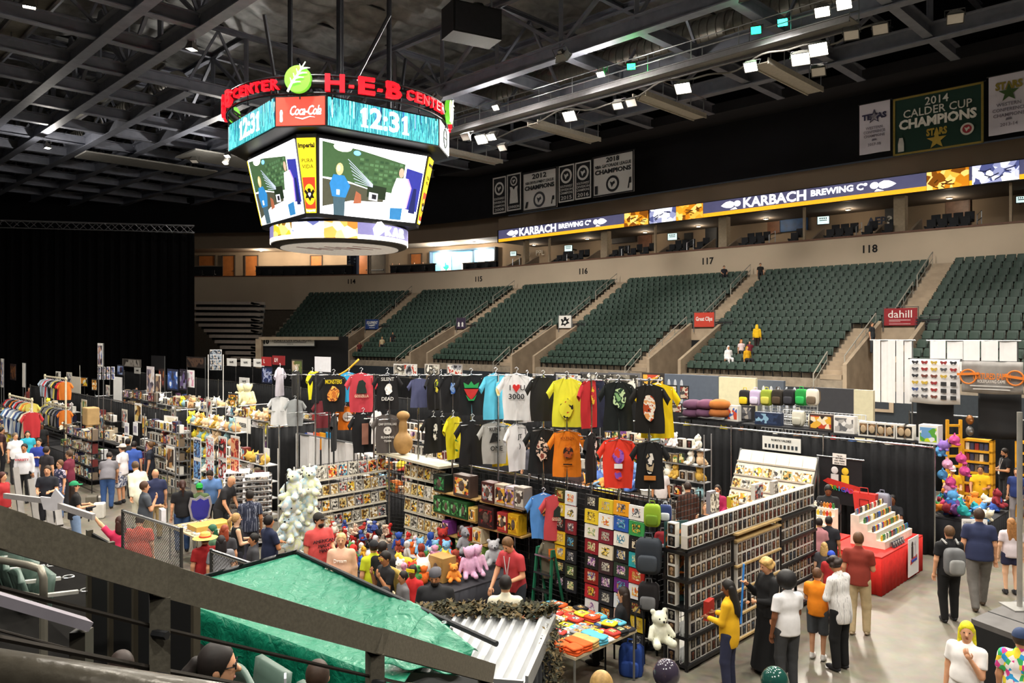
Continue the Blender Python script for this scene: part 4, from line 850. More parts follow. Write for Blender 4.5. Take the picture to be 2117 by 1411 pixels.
def video(ang):
 w0, w1 = 5.35, 6.0; p, h = face('video_screen', ang, hA+.04, hB+.04, w0, w1, 10.95, 14.4, E('f4f2f4', 1.7)); W = w0
 bx = lambda x, z: ((x-.5)*(w0+(w1-w0)*z), z*h)
 poly(p, 'seating_in_picture', [bx(.02, .5), bx(.2, .5), bx(.45, .42), bx(.8, .38), bx(.8, .83), bx(.35, .93), bx(.02, .97)], '3f5c3a', .7)
 for r in range(6):
  for c in range(9):
   x = .36+c*.048; z = .5+r*.058
   if random.random() < .9: m = MB(); a = bx(x, z); m.box(a[0], a[0]+.2, -.045, -.036, a[1], a[1]+.12); m.build('seat_in_picture', E(random.choice(('567a52', '4a6b48', '2f4a30')), .8), p)
 for q in range(7): a, c_ = bx(.25+q*.012, .78-q*.05), bx(.5, .48-q*.006); m = MB(); m.bar((a[0], -.04, a[1]), (c_[0], -.04, c_[1]), .02, .03); m.build('rail_in_picture', E('aab4c8', .9), p)
 poly(p, 'backdrop_in_picture', [bx(.82, .2), bx(.99, .16), bx(.99, .74), bx(.82, .78)], '2b2f86', 1.0)
 poly(p, 'drape_in_picture', [bx(.45, .3), bx(.64, .28), bx(.64, .46), bx(.45, .48)], '22301f', .5, 2)
 poly(p, 'equipment_in_picture', [bx(.02, .1), bx(.3, .22), bx(.62, .25), bx(.62, .36), bx(.3, .45), bx(.02, .48)], '4a4a3c', .7)
 poly(p, 'amplifier_in_picture', [bx(.47, .26), bx(.56, .25), bx(.56, .36), bx(.47, .37)], 'c8c8d0', 1.0, 3); poly(p, 'dark_case_in_picture', [bx(.5, .28), bx(.545, .275), bx(.545, .34), bx(.5, .345)], '202028', .5, 4)
 poly(p, 'crouching_person_in_picture', [bx(.32, .18), bx(.4, .2), bx(.39, .32), bx(.34, .36)], '9a5a40', .8, 3)
 poly(p, 'top_bar_in_picture', [bx(.3, .985), bx(.99, .87), bx(.99, .93), bx(.6, .99)], 'efe4dc', 1.2, 3)
 m = MB(); a = bx(.2, .93); m.ball((a[0], -.04, a[1]), (.5, .02, .22), 12, 6); m.build('spotlight_in_picture', E('f4ffd8', 2.0), p); m = MB(); a = bx(.33, .88); m.ball((a[0], -.045, a[1]), (.2, .02, .12), 10, 6); m.build('blue_lamp_in_picture', E('6aa8ff', 1.6), p)
 poly(p, 'jeans_in_picture', [bx(.13, .0), bx(.235, .0), bx(.235, .26), bx(.12, .26)], '3f5560', .8, 5); poly(p, 'blue_top_in_picture', [bx(.11, .25), bx(.24, .25), bx(.28, .42), bx(.22, .55), bx(.12, .55), bx(.085, .42)], '2a70a8', 1.0, 6)
 m = MB(); a = bx(.175, .63); m.ball((a[0], -.06, a[1]), (.2, .01, .3), 12, 6); m.build('hair_in_picture', E('c8a878', 1.0), p); m = MB(); a = bx(.165, .64); m.ball((a[0], -.07, a[1]), (.1, .01, .17), 10, 6); m.build('face_in_picture', E('e8c4a0', 1.0), p)
 poly(p, 'badge_in_picture', [bx(.15, .28), bx(.18, .28), bx(.18, .35), bx(.15, .35)], 'f0f0f0', 1.2, 8)
 poly(p, 'trousers_in_picture', [bx(.71, .02), bx(.83, .02), bx(.83, .2), bx(.7, .2)], '2d6a9a', 1.0, 5); poly(p, 'white_shirt_in_picture', [bx(.69, .18), bx(.86, .2), bx(.88, .5), bx(.83, .63), bx(.73, .62), bx(.7, .45)], 'f6f0f6', 1.8, 6)
 m = MB(); a = bx(.77, .7); m.ball((a[0], -.065, a[1]), (.15, .01, .24), 12, 6); m.build('head_in_picture', E('c89a86', 1.0), p); poly(p, 'purple_outline_in_picture', [bx(.86, .2), bx(.875, .2), bx(.895, .5), bx(.85, .63), bx(.83, .63), bx(.88, .5)], 'b08ae0', 1.2, 7)
 poly(p, 'stand_in_picture', [bx(.9, .14), bx(.97, .13), bx(.95, .5), bx(.92, .5)], '1c2258', .7, 4)
for a in (-45, -135): video(a)
for a in (45, 135): face('video_screen', a, hA+.04, hB+.04, 5.35, 6.0, 10.95, 14.4, E('f4f2f4', 1.7))
for a in (-90, 0, 90, 180):
 p, h = face('yellow_sign', a, cA+.04, cB+.04, .5, .92, 10.95, 14.4, E('e6c81e', 1.1)); K = E('1a1408', .1)
 text('Imperial', p, 0, -.04, h*.9, .3, K, bold=.04, fit=.8); text('PURA', p, 0, -.04, h*.7, .26, K, fit=.55); text('VIDA', p, 0, -.04, h*.62, .26, K, fit=.55)
 poly(p, 'red_field', [(-.25, .2), (.25, .2), (.31, h*.48), (-.31, h*.48)], 'b8341c', 1.0); m = MB(); m.ball((0, -.045, h*.25), (.27, .012, .5), 16, 8); m.build('yellow_disc', E('f0c020', 1.1), p)
 m = MB(); m.prism([(0,-.36),(.08,-.2),(.22,-.22),(.16,-.05),(.25,.1),(.2,.22),(.08,.08),(.06,.24),(-.04,.26),(-.1,.2),(-.06,.06),(-.2,.22),(-.25,.1),(-.16,-.05),(-.22,-.22),(-.08,-.2)], -.066, -.05); m.build('eagle_emblem', K, p, loc=(0, 0, h*.26)); m = MB(); m.prism([(0,-.12),(.07,0),(.06,.08),(-.06,.08),(-.07,0)], -.074, -.066); m.build('shield', E('efe6d0', 1.0), p, loc=(0, 0, h*.25)); text('Imperial', p, 0, -.045, .12, .18, E('f4e6d0', 1.2), bold=.03, fit=.44)
RR = 3.62; segs = [(-138, -112, 'y'), (-112, -84, 'w'), (-84, -58, 'o'), (-58, -10, 's'), (-10, 60, 's'), (60, 120, 'o'), (120, 222, 's')]
for i, (a0, a1, k) in enumerate(segs):
 m_ = {'y': pat(('c89a20', 'f2cf60', '6b4a10', 'ffe29a'), 'VORONOI', 2.5, emit=1.1), 'w': pat(('e4e4f2', 'a0a4cc', 'ffffff', '565c90'), 'VORONOI', 1.8, emit=1.3), 'o': pat(('d89040', 'f4bd78', 'b06820', 'ffd9a0'), 'VORONOI', 2, emit=1.1), 's': E('6a6690', 1.0)}[k]
 def band(z0, z1, mm, nm, r=RR):
  m = MB(); q = max(2, int((a1-a0)/4)); m.grid(lambda u, v: (r*math.cos(math.radians(a0+(a1-a0)*u)), r*math.sin(math.radians(a0+(a1-a0)*u)), z0+(z1-z0)*v), q, 1); m.build(nm, mm, sb, True)
 band(10.05, 10.65, m_, 'ring_screen')
 if k != 'o': band(9.83, 10.05, E('ffe4c0', 1.5) if k != 's' else E('fff0e0', 1.5), 'ring_screen_stripe')
 else: band(9.83, 10.05, m_, 'ring_screen')
m = MB(); m.lathe([(RR-.05, 9.78), (RR-.05, 10.75)], 48); m.build('ring_cabinet', M_sbk, sb)
m = MB(); m.lathe([(3.3, 9.66), (3.55, 9.76), (3.55, 9.8)], 48); m.build('ring_rim', mat('2a2420', .4), sb, True)
m = MB(); m.lathe([(3.1, 9.63), (3.1, 9.66)], 48); m.build('underside_disc', mat('d8cfc4', .6, emit=.25), sb)
for q in range(7): m = MB(); m.bar((-1.8+q*.5, -1.6+.3*(q % 3), 9.622), (-1.0+q*.55, -.2+.35*(q % 2), 9.622), .12, .01); m.build('underside_mark', mat('8a4038', .6), sb)
def on_ring(ch, ang, size, m_, z, r, fit=None, bold=.05):
 a = math.radians(ang); o = text(ch, sb, r*math.cos(a), r*math.sin(a), z, size, m_, bold=bold, ext=.09, fit=fit, name='letter'); o.rotation_euler = (0, 0, a+math.pi/2); return o
m = MB(); m.prism([(-.3,.1),(-.05,.45),(.2,.5),(.42,.3),(.36,0),(.1,-.2),(-.2,-.3)], -.02, 0); HOP = m.mesh('hop_emblem', E('ffffff', 1.4)); o = obj('hop_emblem', HOP, sb, (3.66*math.cos(math.radians(-41)), 3.66*math.sin(math.radians(-41)), 10.28), math.radians(49))
for ch, a in (('K', -31), ('A', -22), ('R', -13)): on_ring(ch, a, .62, E('ffffff', 1.5), 10.3, 3.64, bold=.03)
RS = 5.75; ring_m = mat('303236', .4, .6)
for z in (16.28, 16.55, 17.1): m = MB(); m.tube([(RS*math.cos(i*math.pi/24), RS*math.sin(i*math.pi/24), z) for i in range(48)], .06, 8, closed=True); m.build('ring_tube', ring_m, sb, True)
m = MB(); m.tube([(RS*.995*math.cos(i*math.pi/24), RS*.995*math.sin(i*math.pi/24), 16.72) for i in range(48)], .22, 6, closed=True); m.build('ring_band', M_sbk, sb, True)
for i in range(24): a = i*math.pi/12; m = MB(); m.tube([(RS*math.cos(a), RS*math.sin(a), 16.0), (RS*math.cos(a), RS*math.sin(a), 17.15)], .035, 6); m.build('ring_post', ring_m, sb)
red = E('e0101c', 1.5, .02)
for base in (-45, -135, 45, 135):
 x = -3.5
 for ch, w, sz in (('H', 1.12, 1.15), ('-', .36, 1.0), ('E', .98, 1.15), ('-', .36, 1.0), ('B', 1.0, 1.15), (' ', .18, 1), ('C', .56, .72), ('E', .5, .72), ('N', .56, .72), ('T', .5, .72), ('E', .5, .72), ('R', .52, .72)):
  if ch != ' ': on_ring(ch, base+math.degrees((x+w/2)/(RS+.1)), sz*.92, red, 16.68, RS+.15, fit=w*(.8 if sz > 1 else .78) if ch != '-' else .24, bold=.035 if sz > 1 else .015)
  x += w
for a in (-90, 0, 90, 180):
 r = math.radians(a); m = MB(); m.lathe([(.62, -.12), (.62, .12)], 32); o = m.build('leaf_disc', E('5fae2e', 1.0), sb, loc=((RS+.2)*math.cos(r), (RS+.2)*math.sin(r), 16.85)); o.rotation_euler = (math.pi/2, 0, r+math.pi/2)
 m = MB(); m.tube([(-.45,-.5), (-.2,-.1), (.15,.3), (.5,.75)] and [(-.45,0,-.6), (-.25,0,-.2), (.05,0,.2), (.4,0,.75)], [.05, .05, .04, .02], 6)
 for (bx_, bz) in ((-.25, -.2), (-.1, 0), (.05, .2), (.2, .42)): m.tube([(bx_, 0, bz), (bx_+.2, 0, bz+.05), (bx_+.42, 0, bz+.04)], [.035, .035, .01], 6); m.tube([(bx_, 0, bz), (bx_-.08, 0, bz+.25)], [.035, .01], 6)
 m.build('leaf_twig', E('f2fbe6', 1.3), sb, loc=((RS+.36)*math.cos(r), (RS+.36)*math.sin(r), 16.85), rz=r+math.pi/2)
for i in range(4):
 a = i*math.pi/2+.3; m = MB(); m.tube([(2.6*math.cos(a), 2.6*math.sin(a), 16.2), (2.6*math.cos(a), 2.6*math.sin(a), 25)], .14, 8); m.build('hoist_post', mat('4a4c55', .5, .4), sb)
 m = MB(); m.tube([(3*math.cos(a), 3*math.sin(a), 16.2), (4.4*math.cos(a+.6), 4.4*math.sin(a+.6), ZB)], .1, 6); m.build('brace', mat('4a4c55', .5, .4), sb)
# ================================================================ kit for the show booths
def drape(label, s0, n0, s1, n1, z1=2.44, z0=.0, seed=0, amp=.035):
 a, b = SN(s0, n0), SN(s1, n1); L = (b-a).length; k = max(1, round(L/3)); t = thing('booth_drape', label, 'curtain')
 for i in range(k):
  p, q = a+(b-a)*(i/k), a+(b-a)*((i+1)/k); m = MB(); m.sheet(drape_fn(p, q, z0+.01, z1-.04, amp, 11*L/k/3, seed+i), 66, 4, .012); m.build('drape_panel', M_drape, t, True)
 for i in range(k+1): p = a+(b-a)*(i/k); m = MB(); m.tube([p, p+Vector((0,0,z1+.06))], .025, 8); m.build('upright', M_chrome, t)
 m = MB(); m.tube([a+Vector((0,0,z1)), b+Vector((0,0,z1))], .022, 8); m.build('crossbar', M_chrome, t); return t
def sbox(w, d, h, e=.3, k=12, mm=8):
 """soft-edged box around the base centre"""
 m = MB(); vs = []
 sp = lambda x, p: math.copysign(abs(x)**p, x)
 for i in range(mm+1):
  ph = math.pi*i/mm-math.pi/2
  for j in range(k):
   a = 2*math.pi*j/k+.26; c = sp(math.cos(ph), e); vs.append((w/2*c*sp(math.cos(a), e), d/2*c*sp(math.sin(a), e), h/2+h/2*sp(math.sin(ph), e)))
 m.add(vs, [(i*k+j, i*k+(j+1) % k, (i+1)*k+(j+1) % k, (i+1)*k+j) for i in range(mm) for j in range(k)]); return m
def shirt_mesh(seed, L=.76, w=.215, narrow=1):
 r = random.Random(seed); m = MB(); ph = r.random()*6
 def body(side):
  def fn(u, v):
   hw = (w+.015*math.sin(v*5+ph)) if v < .78 else w*(1-(v-.78)*.25); x = (u-.5)*2*hw*narrow
   top = L-.05*abs(u-.5)*2*1.3; dip = .035*max(0, 1-abs(u-.5)*6)
   z = v*(top-dip if side < 0 else top); fold = .016*math.sin(u*13+ph+v*2)*(1-v*.8)+.008*math.sin(u*27+ph)*(1-v)
   bel = .05*(1-(2*u-1)**2)*(.4+.6*(1-abs(v-.7)))
   return (x, side*bel+fold, z)
  return fn
 nu, nv = 14, 12
 m.grid(body(-1), nu, nv); m.grid(lambda u, v: body(1)(1-u, v), nu, nv)
 for sg in (-1, 1):
  for side in (-1, 1):
   def sl(u, v, sg=sg, side=side):
    p0 = Vector((sg*w*.96*narrow, 0, L-.06-.17*v)); p1 = Vector((sg*(w+.105-.05*v)*narrow, 0, L-.24-.1*v)); p = p0+(p1-p0)*u
    b = .03*math.sin(v*math.pi); return (p.x, side*b+.006*math.sin(u*6+ph), p.z+.02*math.sin(v*math.pi)*u)
   m.grid(sl if side*sg > 0 else (lambda u, v, f=sl: f(1-u, v)), 4, 4)
 me = m.mesh('shirt_cloth', M_white, True); return me
SHIRTS = [shirt_mesh(i) for i in range(5)]
m = MB(); m.tube([(-.19,0,.66),(0,0,.745),(.19,0,.66)], .009, 6); m.tube([(-.19,0,.66),(.19,0,.655)], .007, 6); m.tube([(0,0,.745),(0,0,.79),(.03,0,.82),(0,0,.85),(-.03,0,.83)], .006, 6)
HANGER = m.mesh('hanger', mat('d8dade', .3))
def tshirt(label, loc, yaw, c, art=None, sc=1.0, var=0, group='T-shirts on the hanging poles', cloth=None):
 t = thing('t_shirt', label, 'shirt', loc, yaw, group); t.scale = (sc,)*3
 cl = obj('cloth', SHIRTS[var % 5], t, m=cloth or mat(c, .85, var=.06, scale=5)); obj('hanger', HANGER, t); root = t; t = cl
 for a in (art or []):
  k = a[0]
  if k == 't': text(a[1], t, a[2], -.075, a[3], a[4], mat(a[5], .8), fit=a[6] if len(a) > 6 else None, bold=.012, ext=.003, name='print_lettering')
  elif k == 'b':   # blob print: (x, z, w, h, colours)
   _, x, z, w, h, cs, sd = a; r = random.Random(sd); n = 14; pts = [(x+w/2*math.cos(i*2*math.pi/n)*r.uniform(.75, 1.05), z+h/2*math.sin(i*2*math.pi/n)*r.uniform(.75, 1.05)) for i in range(n)]
   m = MB(); m.prism(pts, -.08, -.07); m.build('print', pat(cs, 'NOISE', 9, .85, seed=sd % 40), t)
  elif k == 'o':
   _, x, z, r0, c_ = a; m = MB(); m.lathe([(r0, -.003), (r0, .003)], 20); o = m.build('print', mat(c_, .85), t, loc=(x, -.078, z)); o.rotation_euler = (math.pi/2, 0, 0)
  elif k == 'p': m = MB(); m.prism(a[1], -.082, -.076); m.build('print', mat(a[2], .85), t)
 return root
def plush_mesh(kind, vox=.022):
 b = Body(vox)
 if kind == 0:   # sitting bear-like
  b.ell((0,0,.17), (.13,.12,.16), .04).ell((0,-.02,.39), (.12,.11,.11), .04).ell((0,-.12,.37), (.05,.04,.04), .03)
  for q in (-1, 1): b.ell((q*.1,0,.49), (.045,.03,.045), .02).cone((q*.12,-.03,.25), (q*.19,-.1,.14), .05, .04, .03).cone((q*.09,-.08,.07), (q*.13,-.2,.06), .06, .06, .03)
 elif kind == 1: # lying animal
  b.ell((0,0,.11), (.2,.12,.11), .04).ell((-.2,-.02,.19), (.1,.09,.09), .04)
  for q in (-1, 1): b.ell((-.22,q*.07,.27), (.03,.025,.05), .02).cone((-.1,q*.1,.06), (-.2,q*.15,.04), .045, .04, .03).cone((.14,q*.1,.06), (.22,q*.14,.04), .045, .04, .03)
  b.cone((.2,0,.12), (.33,.03,.2), .04, .025, .03)
 elif kind == 2: # round ball toy with feet
  b.ell((0,0,.17), (.17,.16,.16), .03)
  for q in (-1, 1): b.ell((q*.1,-.1,.03), (.06,.08,.04), .03).ell((q*.18,0,.17), (.05,.04,.03), .03).cone((q*.08,0,.3), (q*.12,0,.4), .04, .012, .02)
 elif kind == 3: # tall sitting figure with long arms
  b.ell((0,0,.2), (.14,.12,.2), .05).ell((0,0,.5), (.11,.11,.13), .04)
  for q in (-1, 1): b.cone((q*.13,0,.36), (q*.22,-.08,.1), .045, .035, .03).cone((q*.08,-.05,.07), (q*.11,-.26,.05), .06, .05, .03).ell((q*.11,.02,.56), (.03,.02,.06), .02)
 V, Q = b.build(); return nets_mesh('plush_body', V, Q, M_white)
PLUSH = [plush_mesh(k) for k in range(4)]
m = MB(); [m.ball((q*.045, -.115, .41), .014, 6, 5) for q in (-1, 1)]; m.ball((0, -.165, .38), .018, 6, 5); PFACE = m.mesh('plush_eyes', M_black)
def plush(label, loc, yaw, kind, c, sc=1, tilt=0, group=None, cat='soft toy', name=None):
 o = obj(name or ('soft_toy', 'plush_animal', 'round_plush', 'plush_doll')[kind], PLUSH[kind], None, loc, 0, mat(c, .95, var=.14, scale=14, bump=.4)); o.rotation_euler = (tilt, 0, yaw); o.scale = (sc,)*3; tag(o, label, cat, group)
 if kind == 0: obj('eyes', PFACE, o)
 return o
def box_card(w, h, d):
 m = MB(); e = .008
 m.box(-w/2, w/2, -d/2+.006, d/2, 0, h)
 m.box(-w/2, w/2, -d/2, -d/2+.006, 0, e*1.6); m.box(-w/2, w/2, -d/2, -d/2+.006, h-e*2.2, h); m.box(-w/2, -w/2+e, -d/2, -d/2+.006, e*1.6, h-e*2.2); m.box(w/2-e, w/2, -d/2, -d/2+.006, e*1.6, h-e*2.2)
 return m.mesh('carton', M_white)
BW, BH, BD = .142, .185, .11
CARD = box_card(BW, BH, BD)
m = MB(); m.box(-BW/2+.009, BW/2-.009, -BD/2+.002, -BD/2+.005, .014, BH-.019); WIND = m.mesh('window', M_dark)
m = MB(); m.ball((0, -BD/2, .115), (.036, .012, .032), 8, 6); m.ball((0, -BD/2, .06), (.022, .01, .035), 8, 5); FIG = m.mesh('figurine', M_dark)
CARDC = ['e6e2da', 'dcd7cd', 'e9e6e0', 'cfc9c0']; WINC = ['2a2320', '1e1c1e', '3a2c24', '241f28', '3c3a36', '2c2018', '1a1a1a', '4a3a2c']; FIGC = ['8a6a4a', '4a4038', 'a08060', '6a3a2a', '3a4450', '7a7468', '2c2c30', 'b09a7a', '5a2a22']
def boxed(label, loc, rz, sc=1, group=None, r=random, cc=None, name='figure_box'):
 o = obj(name, CARD, None, loc, rz, mat(cc or r.choice(CARDC), .55, var=.05)); o.scale = (sc,)*3; tag(o, label, 'boxed toy', group)
 obj('window', WIND, o, m=mat(r.choice(WINC), .25, var=.25, scale=20)); obj('figurine', FIG, o, m=mat(r.choice(FIGC), .6, var=.3, scale=30)); return o
def card_mesh(w, h, th=.012): m = MB(); m.box(-w/2, w/2, -th/2, th/2, 0, h); return m.mesh('card', M_white)
def art_mesh(w, h, th=.012): m = MB(); m.box(-w/2+w*.06, w/2-w*.06, -th/2-.004, -th/2, h*.08, h*.9); return m.mesh('artwork', M_white)
PALS = [('d9c27a', 'b58a3a', '6a4a20', 'f0e6c0', '2a2420'), ('c8c4b8', '8a8478', '3a3834', 'e8e4da'), ('c84a30', 'e8b040', '2a2420', 'f0e0c0'), ('4a6aa8', 'e0d0a0', '2a3050', 'f4f0e4'), ('e8c840', '3a3428', 'd89030', 'f6efd0'), ('5a8a50', 'e4d8a0', '2c3a24', 'b08a40'), ('7a4a8a', 'e0c0d0', '2a2030', 'd0a050'), ('2a2a2e', '8a8a90', 'd8d4cc', 'b04030'), ('e8e0c8', 'c0a060', '7a5a30', 'fff8e8'), ('1e4a6a', '6ab0c8', 'e8e4d0', 'c86030')]
CM, AM = {}, {}
def flat(name, label, cat, loc, rz, w, h, cc='e0dcd0', pal=None, group=None, tilt=0, kind='VORONOI', sc=22, th=.012, seed=None, parent=None):
 w, h = round(w, 2), round(h, 2); k = (w, h, th)
 if k not in CM: CM[k] = card_mesh(w, h, th); AM[k] = art_mesh(w, h, th)
 o = obj(name, CM[k], parent, loc, 0, mat(cc, .6, var=.04)); o.rotation_euler = (tilt, 0, rz)
 if label: tag(o, label, cat, group)
 if pal is not None: obj('artwork', AM[k], o, m=pat(pal if not isinstance(pal, int) else PALS[pal % len(PALS)], kind, sc, .5, seed=(seed if seed is not None else random.randrange(60))))
 return o
def table(label, s0, s1, n0, n1, z=.75, cloth=None, skirt=True, name='booth_table'):
 """rectangular folding table with a cloth skirt, or bare with legs"""
 t = thing(name, label, 'table'); c = [SN(s0, n0, z), SN(s0, n1, z), SN(s1, n1, z), SN(s1, n0, z)]; m = MB(); lo = [p-Vector((0,0,.035)) for p in c]
 m.add(lo+c, [(3,2,1,0),(4,5,6,7),(0,1,5,4),(1,2,6,5),(2,3,7,6),(3,0,4,7)]); m.build('tabletop', mat(cloth, .8) if cloth else mat('b9a98c', .5), t)
 if skirt:
  for i in range(4):
   a, b = c[i], c[(i+1) % 4]; m = MB(); m.sheet(drape_fn(a, b, .01, z-.03, .012, (b-a).length*5, i), 40, 2, .01); m.build('cloth_side', mat(cloth or '121316', .9, var=.12, scale=9), t, True)
 else:
  for p in c: q = p*.96+sum(c, Vector())*.01; m = MB(); m.tube([(q.x, q.y, 0), (q.x, q.y, z-.03)], .018, 6); m.build('leg', M_steel, t)
 return t
def gridwall(label, a, b, z0, z1, cell=.08, cc='1c1c1e', r=.006):
 """wire grid panel from a to b"""
 t = thing('grid_panel', label, 'grid panel'); a, b = Vector(a), Vector(b); L = (b-a).length; m = MB(); k = int(L/cell)
 for i in range(k+1): p = a+(b-a)*(i/k); m.tube([(p.x, p.y, z0), (p.x, p.y, z1)], r, 4, False)
 h = MB(); k = int((z1-z0)/cell)
 for i in range(k+1): z = z0+(z1-z0)*i/k; h.tube([(a.x, a.y, z), (b.x, b.y, z)], r, 4, False)
 M_ = mat(cc, .5, .3); m.build('upright_wires', M_, t)['kind'] = 'stuff'; h.build('cross_wires', M_, t)['kind'] = 'stuff'
 for p in (a, b): m = MB(); m.tube([(p.x, p.y, 0), (p.x, p.y, z1)], .016, 6); m.build('edge_post', M_, t)
 return t
def shelf_board(label, a, b, z, d=.32, c='b5925a', off=0, th=.03, name='shelf_board'):
 a, b = Vector(a), Vector(b); u = (b-a).normalized(); x = Vector((u.y, -u.x, 0)); m = MB(); m.add([(*p.xy, zz) for zz in (z-th, z) for p in (a+x*off, b+x*off, b+x*(off+d), a+x*(off+d))], [(3,2,1,0),(4,5,6,7),(0,1,5,4),(1,2,6,5),(2,3,7,6),(3,0,4,7)])
 return tag(m.build(name, mat(c, .6, var=.15, scale=5)), label, 'shelf')
# ================================================================ T-shirt and figure booth in the middle
NB = 10.5                                   # line of its back wall
def pole(label, px, ytop, n=NB, z0=0, arms=(), h=None):
 s = s_of(px, n); p = SN(s, n); z = z_at(p, ytop); t = thing('display_pole', label, 'pole', p); m = MB(); m.tube([(0,0,0),(0,0,z)], .02, 8); m.build('upright', M_chrome, t)
 for za in (z-.02, z-1.02): m = MB(); m.tube([(-.26*R2,.26*R2,za),(0,0,za),(.26*R2,-.26*R2,za)], .01, 6); m.build('arm', M_chrome, t); m = MB(); m.tube([(-.2,-.2,za-.01),(0,0,za-.01),(.2,.2,za-.01)], .01, 6); m.build('arm', M_chrome, t)
 m = MB(); m.lathe([(.16,0),(.16,.02),(.03,.05)], 12); m.build('foot', M_dark, t); return t
SP = [577, 615, 652, 680, 732, 773, 805, 865, 935, 975, 1030, 1065, 1123, 1172, 1222, 1280, 1342]
for i, px in enumerate(SP): pole('chrome shirt display pole, %s from the comic corner side' % ORD[i], px, 772 if px < 1200 else 782)
def sh(label, px, ytop, ybot, c, yaw=None, art=None, var=0, n=None, back=0):
 """shirt hanging with its shoulders at ytop and hem at ybot in the picture"""
 n = (n or NB)+back; s = s_of(px, n); p = SN(s, n); z1, z0 = z_at(p, ytop), z_at(p, ybot); sc = min(1.25, (z1-z0)/.76)
 base = math.atan2(p.y, p.x)-math.pi/2; y = base+math.radians(yaw or 0)
 tshirt(label, (p.x, p.y, z1-.76*sc), y, c, art, sc, var)
Y, BK = 'f0d820', '1d1c1f'
R = random.Random(3)
sh('pale lilac T-shirt seen edge on, leftmost on the poles', 579, 758, 818, 'c9c2cf', 62, var=1); sh('black T-shirt seen edge on beside the lilac one', 612, 764, 820, BK, 60, var=2, back=.4)
sh('white T-shirt hanging low at the pole row end', 578, 818, 878, 'dfe0e2', 0, var=3); sh('light grey T-shirt hanging low beside the white one', 610, 824, 880, '9ea2a3', 8, var=2)
sh('bright yellow T-shirt glimpsed behind the black monster shirt', 646, 766, 825, 'e6de1c', 58, var=0, back=.5); sh('plain black T-shirt tucked behind the monster shirt', 663, 768, 832, BK, 20, var=4, back=.3)
sh('black T-shirt printed MONSTERS in yellow above an orange face', 690, 772, 853, '1c1b1b', -4, [('t', 'MONSTERS', 0, .6, .12, 'f0d818', .32), ('b', .0, .35, .25, .36, ('c8702a', 'e8a040', '8a3a1a', 'f0c860'), 11)], 0)
sh('dark maroon T-shirt hanging low under the monster shirt', 668, 826, 884, '7a3038', 6, var=3, back=.35); sh('orange T-shirt with white ring print hanging low', 714, 838, 888, 'f0801c', 4, [('o', .06, .42, .15, 'f4ece0'), ('p', [(-.02,.36),(.14,.36),(.14,.38),(-.02,.38)], '2a2020'), ('p', [(.05,.3),(.07,.3),(.07,.54),(.05,.54)], '2a2020')], 1, back=.5)
sh('sky blue T-shirt half hidden behind the red one', 721, 768, 830, '2fa8dc', 25, var=1, back=.5)
sh('red T-shirt with dark creature print over pale lettering', 747, 769, 854, 'cf4450', 3, [('p', [(-.1,.36),(.1,.36),(.09,.44),(.07,.5),(.08,.56),(.02,.62),(-.05,.6),(-.08,.5)], '24302a'), ('t', 'GODZILLA', 0, .31, .075, 'ecd8b8', .26)], 2)
sh('black T-shirt printed SILENT and DEAD around a pale face mark', 801, 769, 846, '1a191b', 2, [('t', 'SILENT', 0, .62, .1, 'e8e4e0', .26), ('b', .02, .42, .16, .26, ('f0ece6', 'ffffff', 'd8d0c8'), 21), ('t', 'DEAD', 0, .22, .1, 'e8e4e0', .24)], 1)
sh('slate blue T-shirt with its back turned on a pole', 867, 780, 842, '585c80', 6, var=3); sh('black T-shirt with yellow green print seen at an angle', 897, 772, 846, BK, 50, [('b', 0, .5, .16, .3, ('a8b820', '1a1a1a', 'e0d040'), 31)], 2)
sh('black T-shirt with blue print seen at an angle', 932, 770, 852, '1b1b1e', 34, [('b', 0, .46, .14, .26, ('2a60b8', '88a8d8', '1b1b1e'), 32)], 0); sh('plain black T-shirt behind the blue printed one', 912, 772, 846, '202022', 60, var=4, back=.3)
sh('black T-shirt with green and red angular mask emblem', 974, 771, 858, '19191b', 2, [('p', [(-.14,.6),(-.05,.55),(0,.62),(.05,.55),(.14,.6),(.12,.5),(-.12,.5)], '2f9a50'), ('p', [(-.13,.48),(.13,.48),(.07,.36),(0,.28),(-.07,.36)], 'c8302c'), ('p', [(-.05,.27),(.05,.27),(.1,.38),(.03,.3),(-.03,.3),(-.1,.38)], '2f9a50')], 3)
sh('light blue T-shirt with small tan print seen at an angle', 1025, 770, 866, '5fc4e4', 30, [('b', 0, .5, .1, .26, ('c8a058', 'e8d8a0', '5fc4e4'), 33)], 1)
sh('white T-shirt printed I heart U 3000', 1068, 770, 868, 'f2f0f0', -3, [('t', 'I', -.1, .52, .12, '1c1c20'), ('p', [(0,.45),(.06,.53),(.055,.57),(.025,.58),(0,.555),(-.025,.58),(-.055,.57),(-.06,.53)], 'd8302c'), ('t', 'U', .1, .52, .12, '1c1c20'), ('t', '3000', .0, .38, .12, '1c1c20', .25)], 0)
sh('white T-shirt edge showing behind the I heart U shirt', 1090, 776, 872, 'e8e6e8', 55, var=4, back=.3)
sh('plain black long T-shirt on the pole between white and yellow shirts', 1123, 776, 870, '1d1c1c', 12, var=2); sh('lemon yellow T-shirt with small black and red drawing', 1172, 779, 882, 'f2ee3e', -3, [('b', 0, .28, .22, .34, ('1a1a1a', 'f2ee3e', 'f2ee3e', 'c8302c'), 35)], 1)
sh('black T-shirt edge behind the yellow shirt', 1194, 784, 868, '1c1b1d', 40, var=3, back=.3); sh('dark red T-shirt seen edge on beside a navy one', 1218, 783, 884, 'c02a30', 55, [('b', 0, .5, .1, .3, ('e8c030', 'c02a30'), 36)], 2); sh('navy T-shirt seen edge on behind the red one', 1233, 782, 884, '1d2440', 50, var=0, back=.25)
